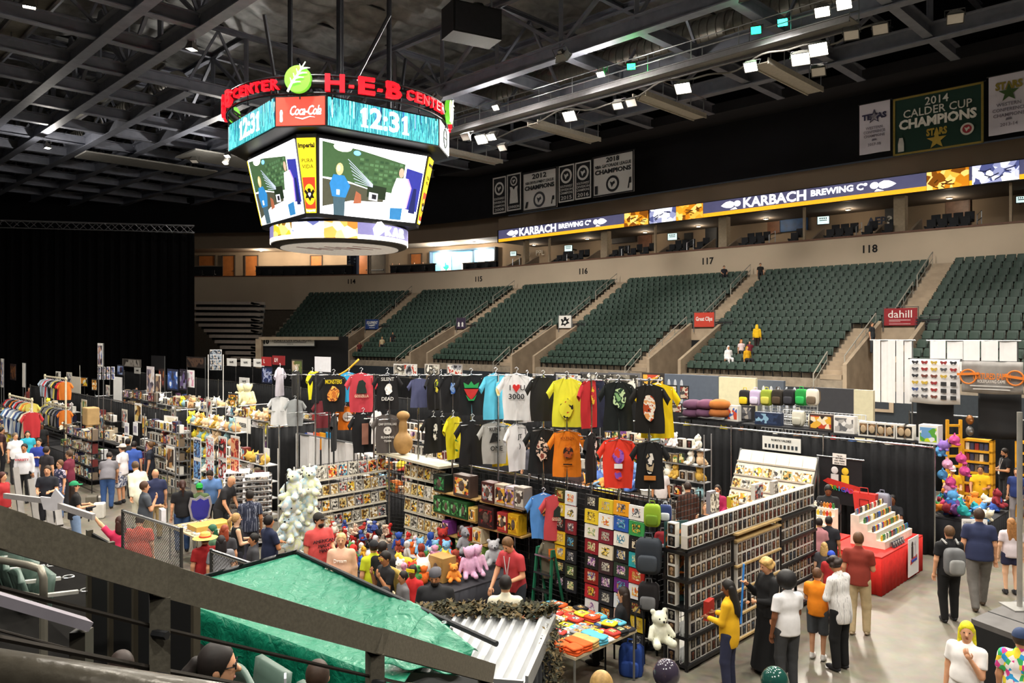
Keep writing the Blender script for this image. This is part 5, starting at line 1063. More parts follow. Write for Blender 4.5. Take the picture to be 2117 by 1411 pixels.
sh('black T-shirt with pale green figure print', 1278, 786, 890, '151a1a', 0, [('b', .02, .5, .2, .36, ('8ab87a', '1c3a28', 'd0e8b0', '151a1a'), 37)], 3)
sh('black T-shirt with tall orange and white print, far end of the pole row', 1343, 792, 895, '181512', -4, [('b', 0, .4, .2, .46, ('e8a060', 'f4e8d8', 'b8481c', '181512'), 38)], 1); sh('yellow T-shirt sticking out behind the black end shirt', 1360, 790, 905, 'f4d010', 14, var=4, back=.35)
sh('slim black T-shirt seen edge on above the white grid boards', 690, 852, 945, '17171a', 80, var=2); sh('black T-shirt with narrow red picture panel in the low row', 751, 852, 940, '18171a', 22, [('p', [(-.06,.16),(.07,.16),(.07,.56),(-.06,.56)], '9a6a5a'), ('b', 0, .36, .1, .36, ('d8b0a0', '8a3040', '3a2a30'), 41)], 0)
sh('white T-shirt edge beside the brown camp shirt', 779, 848, 915, 'eceaea', 60, var=1, back=.3)
sh('brown grey T-shirt with round white CAMP CRYSTAL LAKE print', 801, 854, 936, '5a5350', 1, [('t', 'CAMP CRYSTAL LAKE', 0, .56, .06, 'e8e4de', .34), ('o', .0, .44, .075, 'e8e4de'), ('o', -.03, .45, .014, '5a5350'), ('o', .03, .45, .014, '5a5350'), ('t', 'RUNNING', 0, .31, .06, 'e8e4de', .24), ('t', 'TEAM', 0, .24, .055, 'e8e4de', .14)], 2)
sh('black T-shirt with white brush lettering down the front', 896, 858, 936, '161618', 35, [('b', 0, .42, .12, .4, ('161618', 'e8e8e8', '161618'), 43)], 3); sh('plain black T-shirt hanging low beside the brush lettering shirt', 914, 858, 930, '1b1b1c', 10, var=1, back=.3)
sh('yellow T-shirt with green print seen edge on in the low row', 937, 858, 948, 'e8d81c', 55, [('b', 0, .25, .12, .3, ('2a7a30', 'e8d81c'), 44)], 0); sh('plain black T-shirt with its back turned, low row middle', 977, 866, 960, '1c1b1d', 3, var=4)
sh('grey T-shirt with black block print RUNS and ONE', 1022, 870, 958, 'b3b1ac', 8, [('t', 'RUNS', 0, .62, .1, '1a1a1a', .2), ('p', [(-.1,.38),(.1,.42),(.02,.5),(.08,.55),(-.04,.56)], '1a1a1a'), ('t', 'ONE', .03, .28, .12, '1a1a1a', .22)], 2); sh('yellow T-shirt edge behind the grey block print shirt', 1040, 872, 962, 'f0cc18', 40, var=1, back=.3)
sh('white T-shirt with small black letters seen at an angle', 1068, 874, 972, 'f0eef0', 48, [('t', 'JT', 0, .55, .1, '1a1a1a'), ('t', ')', 0, .4, .1, '1a1a1a')], 0)
sh('black T-shirt with crowded pale drawing hanging low', 1121, 880, 978, '171a1c', 4, [('b', 0, .4, .22, .4, ('c8b0a0', '171a1c', 'e8d8c8', '8a4a40'), 45)], 3); sh('orange T-shirt with dark portrait print hanging low', 1172, 886, 985, 'f0841c', 2, [('t', 'VOLTRON', 0, .62, .06, '9a4a18', .22), ('b', .02, .4, .16, .24, ('2a1a10', 'a84a18', 'f0841c'), 46), ('p', [(-.06,.2),(.08,.2),(.08,.22),(-.06,.22)], '2a1a10')], 1)
sh('black T-shirt seen edge on between orange and coral shirts', 1222, 890, 995, '18181a', 70, [('b', 0, .5, .1, .3, ('e0dcd8', '18181a'), 47)], 2); sh('coral red T-shirt with purple print and white tag', 1278, 902, 1008, 'f0402c', 2, [('b', 0, .48, .18, .26, ('7a3aa8', 'a860c8', 'f0402c'), 48), ('p', [(-.06,.3),(.06,.3),(.06,.37),(-.06,.37)], 'f4f0f0'), ('b', 0, .2, .12, .14, ('8a50b8', 'f0402c'), 49)], 0)
sh('black T-shirt with white figures print under the yellow one', 1343, 910, 1010, '151416', 3, [('b', 0, .42, .14, .36, ('e8e0d8', '151416', 'b8a080'), 50), ('p', [(-.09,.15),(.09,.15),(.09,.22),(-.09,.22)], 'c87a30')], 4)
SL = 14.9; na, nb = 8.35, 10.7
gridwall('black wire grid wall behind the comic rows', SN(SL, na), SN(SL, nb), .1, 2.25, .1)
gridwall('small black wire grid end panel by the plush bags', SN(SL, na), SN(SL-.55, na-.5), .1, 2.25, .1)
gridwall('narrow black wire grid beside the comic corner column', SN(SL, nb), SN(14.35, 10.95), .1, 2.25, .08)
gridwall('black wire grid wall carrying the figure box shelves', SN(13.9, 10.6), SN(9.9, 10.6), .1, 2.3, .12)
drape('black cloth panel closing the comic corner', 14.35, 11.1, 13.6, 11.0, 2.2)
m = MB(); m.box(-.02, .02, -.3, .3, 0, .02); t = thing('corner_clamp_lamp', 'small clamp lamp fixed to the dark comic corner column', 'lamp', SN(14.1, 10.85, 1.55)); m = MB(); m.lathe([(.02,0),(.09,.12),(.1,.14)], 12); m.build('lamp_shade', mat('6a6a6c', .4, .5), t); m = MB(); m.tube([(0,0,0),(-.1,.0,-.15),(-.05,.05,-.3)], .012, 6); m.build('arm', M_dark, t)
drape('black drape hung behind the shirt and figure grids', 13.5, 10.8, 7.1, 10.75, 2.35)
rows = [(1.93, .30, 9), (1.56, .25, 11), (1.22, .25, 11), (.88, .25, 10), (.52, .25, 9)]
for i, (z, h, k) in enumerate(rows):
 m = MB(); m.bar(SN(SL-.02, na, z-.02), SN(SL-.02, nb, z-.02), .12, .02); tag(m.build('card_ledge', mat('cfc8b8', .5)), 'thin pale ledge under the %s row of comics on the grid wall' % ORD[i], 'ledge', 'comic ledges')
 for j in range(k):
  n = na+(nb-na)*(j+.5)/k; pal = [1, 7, 0, 4, 8][(i+j*2) % 5] if i else [1, 1, 1, 2, 9, 1, 7, 2, 2][j]
  flat('comic', '%s comic from the plush bags in the %s row of the grid wall' % (ORD[j], ORD[i]), 'comic', SN(SL-.06, n, z), ROT_N, (nb-na)/k*.9, h, 'c8c2b4', pal, 'comics on the left grid wall', -.12, sc=24)
m = MB(); k = 0
rows2 = [1.95, 1.56, 1.2, .84, .5]
for i, z in enumerate(rows2):
 m = MB(); m.bar(SN(13.85, 10.52, z-.02), SN(12.4, 10.52, z-.02), .14, .02); tag(m.build('card_ledge', mat('cfc8b8', .5)), 'pale ledge under the %s row of cards right of the dark column' % ORD[i], 'ledge', 'comic ledges')
 for j in range(6): flat('carded_figure', '%s carded figure from the dark column in its %s row' % (ORD[j], ORD[i]), 'carded toy', SN(13.75-j*.235, 10.47, z), -ROT_N, .21, .27, 'd8d2bc', [0, 8, 0, 4, 1, 8][(i+j) % 6], 'carded figures right of the dark column', -.1, sc=26)
m = MB(); m.bar(SN(15.0, 10.75, 2.34), SN(12.3, 10.45, 2.34), .5, .05); tag(m.build('top_plank', mat('c9c0a8', .6)), 'pale plank lying along the top of the comic corner', 'plank')
b = Body(.02); b.ell((0,0,.26), (.22,.19,.26), .05).ell((0,0,.62), (.1,.1,.2), .08).ell((0,0,.88), (.15,.12,.11), .06)
V, Q = b.build(); o = obj('ornament', nets_mesh('ornament', V, Q, mat('a9824e', .6, var=.15)), None, SN(14.15, 10.66, 2.37)); tag(o, 'plain tan rounded ornament standing on the plank', 'ornament')
def fbox(label, s, z, w, h, d, c, art, n=10.4, yaw=0, name='figure_carton'):
 o = MB(); o.box(-w/2, w/2, -d/2, d/2, 0, h); b = o.build(name, mat(c, .5, var=.1), None, loc=SN(s, n-d/2, z), rz=-ROT_N+yaw); tag(b, label, 'boxed toy')
 m = MB(); m.box(-w/2+w*.1, w/2-w*.1, -d/2-.004, -d/2, h*.12, h*.86); m.build('window', pat(art, 'VORONOI', 16, .3, seed=int(s*10) % 30) if not isinstance(art, str) else mat(art, .4, var=.2), b)
 m = MB(); m.ball((0, -d/2-.004, h*.5), (w*.18, .012, h*.26), 8, 6); m.build('figure', mat('5a4a40', .6, var=.4, scale=20), b); return b
SH = [(1.86, 12.55, 11.2), (1.86, 11.1, 9.95), (1.42, 12.5, 11.2), (1.36, 11.15, 9.95), (1.02, 12.3, 10.9), (.7, 12.4, 10.2)]
for i, (z, a, b_) in enumerate(SH): shelf_board('light wooden shelf board %s on the figure grid wall' % ['at upper left', 'at upper right', 'under the green boxes', 'under the dark red box', 'under the small bright boxes', 'lowest'][i], SN(a, 10.55), SN(b_, 10.55), z, .34)
fb = [(12.3, 1.87, .36, .34, '101a14', ('1a4a2a', '0a0f0c', '3a9a50'), 'black carton with green ring emblem'), (11.6, 1.87, .5, .42, '4a3a34', 2, 'busy dark red figure carton beside the green ring one'), (10.85, 1.87, .34, .38, '4a2420', 7, 'dark maroon figure carton on the upper shelf'), (10.5, 1.87, .3, .38, 'a89a8a', 2, 'pale figure carton with red art on the upper shelf'), (10.25, 1.87, .28, .38, 'b8a8b0', 6, 'pale figure carton with pink art on the upper shelf'), (10.0, 1.87, .26, .4, '8a8078', 1, 'grey wrapped figure carton at the shelf end'),
 (12.35, 1.43, .27, .33, '1c4a24', ('2a7a34', '10240f', '7ac080'), 'green figure carton, first of four'), (12.08, 1.43, .26, .33, '1c4a24', ('2a7a34', '10240f', '7ac080'), 'green figure carton, second of four'), (11.82, 1.43, .26, .33, '1c4a24', ('2a7a34', '10240f', '7ac080'), 'green figure carton, third of four'), (11.56, 1.43, .26, .33, '1c4a24', ('2a7a34', '10240f', '7ac080'), 'green figure carton, fourth of four'), (11.3, 1.43, .2, .26, 'd0b060', 4, 'small yellow carton after the green ones'),
 (10.9, 1.37, .44, .4, '2a1414', ('3a1414', '8a2020', '140a0a'), 'large black and red figure carton'), (10.45, 1.37, .26, .36, 'a03030', 2, 'red figure carton beside the yellow 21 carton'), (10.15, 1.37, .28, .38, 'c89a18', ('e8b820', 'c08a10'), 'yellow carton with number 21'),
 (12.1, 1.03, .2, .26, '7a3a8a', 6, 'purple carton on the small shelf'), (11.65, 1.03, .15, .24, '2a2020', 7, 'narrow black carton on the small shelf'), (11.45, 1.03, .2, .24, 'c02a20', 2, 'small bright red carton'), (11.15, 1.03, .26, .28, 'd8c8a8', 2, 'cream and red striped carton'),
 (12.2, .71, .3, .22, '2a2a2a', 7, 'low dark carton on the lowest shelf'), (11.7, .71, .2, .3, '3a4a2a', 5, 'olive figure carton on the lowest shelf'), (11.4, .71, .22, .26, '6a8a3a', 5, 'light green carton on the lowest shelf'), (11.1, .71, .25, .26, '7a9a4a', 5, 'pale green carton on the lowest shelf'), (10.6, .71, .4, .34, '8a8478', 1, 'grey wrapped carton on the lowest shelf')]
for s, z, w, h, c, art, lab in fb:
 o = fbox(lab, s, z, w, h, .22, c, PALS[art] if isinstance(art, int) else art)
 if '21' in lab: text('21', o, -.05, -.118, .14, .16, M_black, bold=.01)
gridwall('tall black wire grid wall covered with folded shirts', SN(9.8, NB), SN(7.05, NB-.2), .1, 2.5, .09)
gridwall('black wire grid side panel hung with backpacks', SN(7.05, NB-.2), SN(7.0, 11.5), .1, 2.45, .09)
cols_ = [(9.12, 1.2), (8.86, 1.2), (8.36, 1.35), (8.04, 1.35), (7.7, 1.35), (7.38, 1.2)]
fc = [['3a3a14', 'd8dce0', '1a1a1c', 'd8c030', 'e8a020', 'e8e4e0'], ['d8b820', 'e8e4e0', 'e8c830', 'f0f0ec', '2a58b0', '3a9a50'], ['1a1a1c', '7a2028', 'e8e2d8', '7a2030', 'f0ece0', '1a1a1c'], ['e8c030', '2a241c', '8a2028', 'e8dcc0', '1c1a18', '2aa0a8'], ['e0b020', '1a1c20', '1c1c18', '3a2428', '2a3a2c', 'c83028'], ['16161a', '2a3020', '8a2018', '1a1a1e', '6a2a7a', 'e8e8e8'], ['1a1a1a', '24242a', 'b82830', '2a2a30', 'e0e4e8', '1e1e20'], ['1c1c20', '8a2a28', 'e8e4e4', '1a1a1c', 'c8a898', 'e0c030'], ['2a2a2c', '18181a', '2a3038', '1c1c20', '1a1a1c', '2a2a2e']]
for i in range(9):
 for j, (s, _) in enumerate(cols_):
  z = 2.13-i*.255; w = .25 if j < 2 else .3; sg = .02 if j != 4 else 0
  if i > 6 and j < 2: continue
  pz = SN(s, NB-.12-(9.8-s)*.07, z-.02*(j % 2)); col_ = fc[i][j]
  o = flat('folded_shirt', '%s folded shirt in the %s column of the tall grid wall' % (ORD[i], ORD[j]), 'shirt', pz, -ROT_N+.04*random.uniform(-1, 1), w, .235, col_, (col_,)+tuple(PALS[random.randrange(10)][:2])+(col_, PALS[random.randrange(10)][3]), 'folded shirts on the grid wall', -.06, 'NOISE', 11, .03)
  ch = o.children[0]; ch.scale = (.62, 1.0, .72); ch.location = (0, 0, .04)
o = obj('lettering', text_mesh('\u609f', .2, M_black) if False else text_mesh('S', .01, M_black)); bpy.data.objects.remove(o)
sh('light blue long T-shirt with small tan print on the grid wall', 1124, 1018, 1112, '5a98e0', 4, [('b', 0, .5, .12, .24, ('c87a30', '2a2420', 'e8b060'), 51)], 0, n=NB-.15); sh('faded red T-shirt with dark creature print on the grid wall', 1153, 1020, 1116, 'c84a50', 6, [('p', [(-.08,.4),(.06,.4),(.08,.52),(0,.58),(-.07,.5)], '24302a'), ('t', 'GODZILLA', 0, .36, .07, 'ecd8b8', .2)], 1, n=NB-.15)
sh('olive grey T-shirt with orange square print hung low on the grid', 1144, 1112, 1195, '77705e', 6, [('p', [(-.1,.36),(.1,.36),(.1,.58),(-.1,.58)], 'e0701c'), ('b', 0, .47, .1, .16, ('2a2420', 'e0701c'), 52)], 2, n=NB-.15)
t = thing('step_ladder', 'green step ladder standing behind the shirt table', 'ladder', SN(9.3, 10.1), -ROT_N)
for q in (-.22, .22): m = MB(); m.bar((q, -.1, 0), (q*.8, .02, 1.3), .05, .03); m.build('front_rail', mat('1f6a4c', .5), t); m = MB(); m.bar((q, .35, 0), (q*.8, .06, 1.3), .04, .03); m.build('rear_rail', mat('1f6a4c', .5), t)
for i in range(4): m = MB(); m.box(-.2, .2, -.12+i*.03, 0+i*.03, .25+i*.3, .28+i*.3); m.build('step', M_chrome, t)
table('folding table spread with folded shirts', 6.75, 8.5, 7.95, 9.35, .75, None, False)
r = random.Random(5)
fm_ = MB(); fm_.add([], []); FOLD = sbox(.3, .24, .035, .35, 10, 6).mesh('folded', M_white, True)
fcols = ['1c1c20', '22222a', '2a2a2e', 'e0c81c', 'e8d830', '3a5a8a', 'e05a20', 'd84a1c', '8a8a8c', 'dcdcd8', '1a1a1c', '303038', 'b83830', '5ab0c8', 'c8a060', '3a3a40']
k = 0
for i in range(9):
 for j in range(8):
  s, n = 6.85+i*.185+r.uniform(-.02, .02), 8.04+j*.174+r.uniform(-.03, .03); nst = 1+(r.random() < .45)+(r.random() < .2); orange = i < 2 and j < 4
  for q in range(3 if orange else nst):
   c = ('e05a20' if j < 2 else '5ab0c8' if j == 3 else 'c8a060') if orange else ('e8d820' if (i, j) in ((6, 0), (7, 0), (6, 1), (7, 1)) else r.choice(fcols))
   o = obj('folded_shirt', FOLD, None, SN(s, n, .752+q*.036), -ROT_N+r.uniform(-.25, .25), mat(c, .85, var=.1)); o.scale = (.75, .8, 1)
   tag(o, 'folded %s shirt on the shirt table, %s across and %s along, %s' % ({'e05a20': 'orange', '5ab0c8': 'blue', 'e8d820': 'yellow', '1c1c20': 'black'}.get(c, 'printed'), ORD[j], ORD[i], ('lowest', 'upper', 'top')[q]), 'shirt', 'folded shirts on the shirt table')
   if q == (2 if orange else nst-1) and not orange:
    m_ = pat(PALS[r.randrange(10)], 'NOISE', 12, .8, seed=r.randrange(40))
    if 'PTCH' not in globals(): pm = MB(); pm.cbox(0, 0, .036, .14, .1, .004); PTCH = pm.mesh('print', M_white)
    obj('print', PTCH, o, m=m_)
def backpack(label, loc, yaw, c, c2, sc=1, group=None):
 t = thing('backpack', label, 'backpack', loc, yaw, group); t.scale = (sc,)*3; obj('body', smooth_by_angle(sbox(.32, .18, .44, .45, 16, 10).mesh('body', mat(c, .8, var=.1))), t)
 o = obj('front_pocket', sbox(.24, .08, .2, .45).mesh('front_pocket', mat(c2, .8, var=.1), True), t, (0, -.1, .05)); m = MB(); m.tube([(-.05,0,.43),(-.04,0,.5),(.04,0,.5),(.05,0,.43)], .012, 6); m.build('carry_loop', mat(c2, .8), t)
 for q in (-.1, .1): m = MB(); m.tube([(q,.06,.42),(q*1.3,.14,.36),(q*1.4,.14,.15),(q,.08,.04)], .018, 6); m.build('shoulder_strap', mat(c2, .8), t)
 return t
def bp(label, px, py, n, c, c2, sc, s=None): p = SN(s if s else 6.95, n); p.z = z_at(p, py); backpack(label, p, -ROT_N*.4, c, c2, sc)
def at_s(px, s): r_ = (px-CX)/F; return s*(1+r_)/(1-r_)
bp('lime green soft backpack at the top of the side grid', 1354, 1088, at_s(1354, 6.9), '8fae2c', '6a8a20', .8); bp('navy and white soft backpack at the top of the side grid', 1381, 1078, at_s(1381, 6.9), '2a3a6a', 'd0d4d8', .62); bp('dark grey backpack with small white tag on the side grid', 1352, 1185, at_s(1352, 6.85), '2a3038', '3a4048', 1.25); bp('red and grey costume backpack on the side grid', 1388, 1150, at_s(1388, 6.8), 'a02a34', '8a8a90', .9)
bp('black backpack with grey pocket low on the side grid', 1352, 1262, at_s(1352, 6.85), '1a1618', '6a6a6c', 1.0); bp('black and white patterned backpack low on the side grid', 1385, 1330, at_s(1385, 6.8), '141416', 'c8c8c8', 1.0); bp('blue backpack standing under the side grid', 1345, 1400, at_s(1345, 6.6), '1f3f88', '2a4a98', 1.15); bp('small black and white bag beside the rack corner', 1415, 1310, at_s(1415, 6.7), '1a1a1c', 'd8d8d8', .7)
p = SN(6.7, at_s(1398, 6.7)); p.z = .95; o = flat('hanging_tapestry', 'long green and orange printed tapestry hanging by the rack', 'tapestry', p, .3, .42, 1.25, '2a4a4a', ('2a5a58', '6a4a2a', 'c86a28', '1a2a2c', '8a7a40'), None, 0, 'NOISE', 3.5);
o = text('DIOX', o, 0, -.02, .2, .16, mat('e0a830', .7), bold=.01)
p = SN(6.6, at_s(1362, 6.6)); plush('white and pastel shaggy soft toy hanging in a bag by the blue backpack', (p.x, p.y, z_at(p, 1330)), .3, 0, 'dcdcc8', 1.0)
for i, (px, py, k, c, w) in enumerate([(608, 1030, 0, 'e4e4d4', 'topmost outer'), (640, 1022, 0, 'd8e0d0', 'topmost inner'), (600, 1062, 2, 'dfe4c8', 'second outer'), (640, 1055, 0, 'c8dce4', 'second inner'), (604, 1090, 0, 'e0e0cc', 'third outer'), (640, 1082, 2, 'e4e6d6', 'third inner'), (600, 1118, 0, 'd4dcd0', 'fourth outer'), (634, 1112, 2, 'dce0c8', 'fourth inner'), (606, 1146, 2, 'd8dcc8', 'lowest outer'), (640, 1140, 0, 'e0dcd4', 'lowest inner')]):
 p = SN(14.3, at_s(px, 14.3)); o = plush('shaggy white and pastel soft toy in the bag tower, %s' % w, (p.x, p.y, z_at(p, py)), -.3+.5*(i % 3), k, c, 1.15, group='bagged soft toys in the tower'); o.data = PLUSH[k]; o.material_slots[0].material = pat(('ecece0', 'e0e6b8', 'd8dcd4', 'bcd8e4', 'f0efe8'), 'NOISE', 6, .95, seed=i)
 m = MB(); m.ball((0, 0, .24), (.2, .19, .28), 12, 8) if False else m.tube([(0,0,.5),(0,0,.56)], .012, 5); m.build('bag_tie', M_white, o)
table('booth table heaped with soft toys and figures', 9.95, 13.2, 8.05, 10.12, .74, '2a2a30')
rc = ['c8302a', 'e8e4dc', 'd8a030', '2a4a9a', 'f0c8d0', '7ab0d8', 'e8c040', '8a3a2a', 'c0c0c4', 'e06a28', 'd89ab8', '4a8a4a']
r = random.Random(9)
for i in range(64):
 s, n = r.uniform(10.6, 13.1), r.uniform(8.15, 9.9); k = r.choice((0, 1, 2, 3)); c = r.choice(rc); plush('small %s soft toy in the table heap, %s counted' % ({'c8302a': 'red', 'e8e4dc': 'white', 'd8a030': 'tan', '2a4a9a': 'blue', 'f0c8d0': 'pink', '7ab0d8': 'light blue', 'e8c040': 'yellow', '8a3a2a': 'brown', 'c0c0c4': 'grey', 'e06a28': 'orange', 'd89ab8': 'rose', '4a8a4a': 'green'}[c], ordw(i)), SN(s, n, .74), r.uniform(0, 6), k, c, r.uniform(.4, .72), group='soft toys heaped on the booth table')
for i in range(60):
 s, n = 13.9+r.uniform(-.5, .3), 9.3+r.uniform(-.7, .5); plush('small toy figure in the red heap by the comic corner, %s counted' % ordw(i), SN(s, n, .55+r.uniform(0, .45)), r.uniform(0, 6), r.choice((0, 3)), r.choice(('b82a24', 'a8342c', 'e8e0d0', 'c89a30', '2a2a2c', 'd8b8a0', '3a4a8a')), .36, r.uniform(-.5, .5), 'toy figures heaped by the comic corner', 'toy figure', 'toy_figure')
table('low table carrying the heap of red figures', 13.3, 14.4, 8.5, 9.9, .55, '1a1a1e')
for px, py, c, k, sc, lab in ((970, 1190, 'd8a8c8', 3, .85, 'tall pink soft toy standing on the table'), (985, 1185, 'e0b0cc', 3, .85, 'second tall pink soft toy beside the first'), (965, 1140, '8a8a90', 0, 1.0, 'grey soft toy with round ears on the shelf edge'), (1020, 1165, 'b0b0b4', 0, .9, 'silvery wrapped soft toy beside the carton'), (875, 1190, 'e8e0d8', 2, 1.0, 'white and blue ball toy at the table front'), (915, 1135, 'a02a24', 0, .85, 'big red robot like toy above the table'), (938, 1200, 'e8903a', 0, .6, 'orange soft toy between white ones')):
 p = at(px, py, .78); plush(lab, p, .2, k, c, sc)
fbox('plain brown cardboard carton on the toy table', 10.6, .75, .4, .42, .3, 'a8864e', 'a8864e', n=9.0, name='cardboard_carton')
# ================================================================ rack of boxed figures
RS0, RN0 = 6.36, 10.1
def rk(x, y, z): return SN(RS0+y, RN0+x, z)
t = thing('storage_rack', 'black plastic shelf rack at the near end of the boxed figure wall', 'shelf rack', rk(0,0,0), ROT_N)
def plastic_unit(t, x0, x1, zs, dp=.46):
 for z in zs: m = MB(); m.box(x0, x1, 0, dp, z-.05, z); m.build('shelf', mat('131315', .45), t)
 for a in (x0+.03, x1-.03):
  for b in (.04, dp-.04): m = MB(); m.tube([(a, b, 0), (a, b, zs[-1])], .03, 8); m.build('post', mat('131315', .45), t)
ZS = [.1, .52, .95, 1.38, 1.8]
plastic_unit(t, 0, 1.42, ZS)
t = thing('storage_rack', 'black plastic shelf rack at the far end of the boxed figure wall', 'shelf rack', rk(0,0,0), ROT_N); plastic_unit(t, 3.05, 4.55, ZS)
t = thing('plank_shelving', 'open middle shelving of pale wooden planks between two black racks', 'shelving', rk(0,0,0), ROT_N)
for z in (.1, .5, .9, 1.3, 1.72, 1.83): m = MB(); m.box(1.45, 3.02, -.02, .4, z-.03, z); m.build('plank', mat('b79a68', .6, var=.15, scale=7), t)
for x in (1.48, 3.0): m = MB(); m.box(x-.02, x+.02, .3, .36, 0, 1.83); m.build('upright', M_dark, t)
gr = 'boxed figures on the rack wall'; r = random.Random(12)
def brow(x0, x1, z, tiers, lab, y=.1):
 k = int((x1-x0)/.15)
 for i in range(k):
  for q in range(tiers): boxed('boxed figure, %s along the %s, %s tier' % (ORD[min(i, 29)], lab, ('lower', 'upper')[q]), rk(x0+(i+.5)*(x1-x0)/k, y, z+.002+q*.187), ROT_N, 1, gr, r)
brow(.05, 4.5, 1.835, 2, 'rack top', .1)
for i, z in enumerate(ZS[:4]): brow(.14, 1.36, z, 2, '%s shelf of the near rack' % ('lowest', 'second', 'third', 'fourth')[i])
for i, z in enumerate((.1, .5, .9, 1.3)): brow(1.5, 3.0, z, 2, '%s plank of the middle shelving' % ('lowest', 'second', 'third', 'fourth')[i], .06)
for i, z in enumerate(ZS[1:4]): brow(3.14, 4.5, z, 2, '%s shelf of the far rack' % ('second', 'third', 'fourth')[i])
for i, z in enumerate(ZS[:4]+[1.835]):
 for q in range(2): boxed('boxed figure facing the rack end on the %s shelf, %s' % (ORD[i], ('lower', 'upper')[q]), rk(.07, .3, z+.002+q*.187), -ROT_N, 1, gr, r)
for i, (px, w, h, c, pal) in enumerate(((1480, .1, .34, 'c8c0b0', 1), (1515, .3, .2, 'b8a02a', 4), (1565, .34, .3, 'd8d4cc', 7), (1600, .2, .26, 'c0b8b0', 1), (1470, .2, .4, '8a8890', 1))):
 p = rk(0, .9, 0); n = at_s(px, RS0+.9); flat('goods_box', '%s game box standing behind the boxed figure rack' % ['narrow pale', 'yellow lettered', 'white and red', 'small grey', 'tall grey'][i], 'game box', SN(RS0+.9, n, 1.9), ROT_N, w, h, c, pal, th=.08)
# ================================================================ long drape and the card rack
drape('long black drape behind the card rack and the brick figure table', 13.4, 19.4, 5.7, 19.4, 2.5, seed=4, amp=.05)
p0 = at(1596, 1060, 1.0)
t = thing('card_rack', 'sloping white wire rack of comic issues before the black drape', 'display rack', SN(9.1, 18.2), -ROT_N)
W3 = 2.05
for i, (z, y) in enumerate(((1.78, .3), (1.46, .12), (1.14, -.05), (.82, -.22), (.5, -.35))):
 m = MB(); m.add([(-W3/2, y, z), (W3/2, y, z), (W3/2, y+.12, z+.3), (-W3/2, y+.12, z+.3), (-W3/2, y-.04, z), (W3/2, y-.04, z), (W3/2, y+.16, z+.3), (-W3/2, y+.16, z+.3)], [(0,1,2,3),(7,6,5,4),(4,5,1,0)]); m.build('rack_tier', mat('d8d2c4', .5), t)
 m = MB(); m.box(-W3/2, W3/2, y-.07, y-.05, z, z+.04); m.build('front_lip', mat('c9c2b2', .4), t)
for q in (-1, 1): m = MB(); m.bar((q*W3/2, -.3, 0), (q*W3/2, .45, 2.1), .05, .05); m.build('side_rail', M_steel, t); m = MB(); m.bar((q*W3/2, .5, 0), (q*W3/2, .45, 2.1), .04, .04); m.build('rear_leg', M_steel, t)
for i, (z, y) in enumerate(((1.46, .12), (1.14, -.05), (.82, -.22), (.5, -.35))):
 for j in range(8):
  p = SN(9.1, 18.2)+Vector((R2*(-W3/2+.14+j*.255), -R2*(-W3/2+.14+j*.255), 0))+N_*(y-.055); flat('comic_issue', '%s comic issue in the %s tier of the sloping rack' % (ORD[j], ORD[i+1]), 'comic', (p.x, p.y, z+.02), -ROT_N, .24, .27, 'e0dcc8', [4, 8, 4, 0, 1, 5, 8][(i*3+j) % 7], 'comic issues in the sloping rack', -.38, sc=18)
for j in range(6):
 p = SN(9.1, 18.2)+Vector((R2*(-W3/2+.2+j*.34), -R2*(-W3/2+.2+j*.34), 0))+N_*(.245); flat('print_sheet', '%s pale drawing sheet in the uppermost tier of the sloping rack' % ORD[j], 'print', (p.x, p.y, 1.8), -ROT_N, .33, .28, 'e8e4d8', ('ece8dc', 'e4dfcf', 'c8c2b0', 'f2efe6'), 'drawing sheets in the sloping rack', -.38, 'WAVE', 9)
s_ = s_of(1616, 19.3); p = SN(s_, 19.28); o = flat('name_sign', 'white paper booth sign with a row of small pictures on the drape', 'sign', (p.x, p.y, z_at(p, 932)), -ROT_N, 1.05, .36, 'e6e4de'); text('ROBYN VALDEZ', o, 0, -.01, .27, .075, M_black, bold=.01)
for q in range(9): m = MB(); m.box(-.46+q*.105, -.4+q*.105, -.012, -.006, .06, .16); m.build('thumbnail', mat(R.choice(('2a2a2a', '5a5048', '303840')), .6), o)
table('table of soft toys by the black drape', 11.9, 14.2, 16.6, 17.8, .8, '3a2f28')
for i in range(16): plush('soft toy on the table before the long drape, %s' % ORD[i], SN(r.uniform(12.0, 14.1), r.uniform(16.7, 17.7), .8+(.2 if i > 9 else 0)), r.uniform(0, 6), r.choice((0, 1, 2)), r.choice(('e8e0b0', '5a7ac0', 'e8c850', 'd89048', 'f0f0e8', '8ab0d8')), r.uniform(.8, 1.2), group='soft toys before the long drape')
p = SN(12.2, 16.55, .3); fbox('yellow carton in front of the soft toy table', 12.9, .55, .5, .4, .3, 'e0c020', ('e8d040', '2a2418', 'e0c020'), n=16.5, name='yellow_carton'); t = thing('plastic_tub', 'white plastic tub on the table end', 'tub', SN(12.1, 17.2, .8)); m = MB(); m.lathe([(.14,0),(.17,.14)], 12); m.build('body', M_white, t); m = MB(); m.tube([(.175*math.cos(i*.5236), .175*math.sin(i*.5236), .14) for i in range(12)], .012, 5, closed=True); m.build('rim', M_white, t)
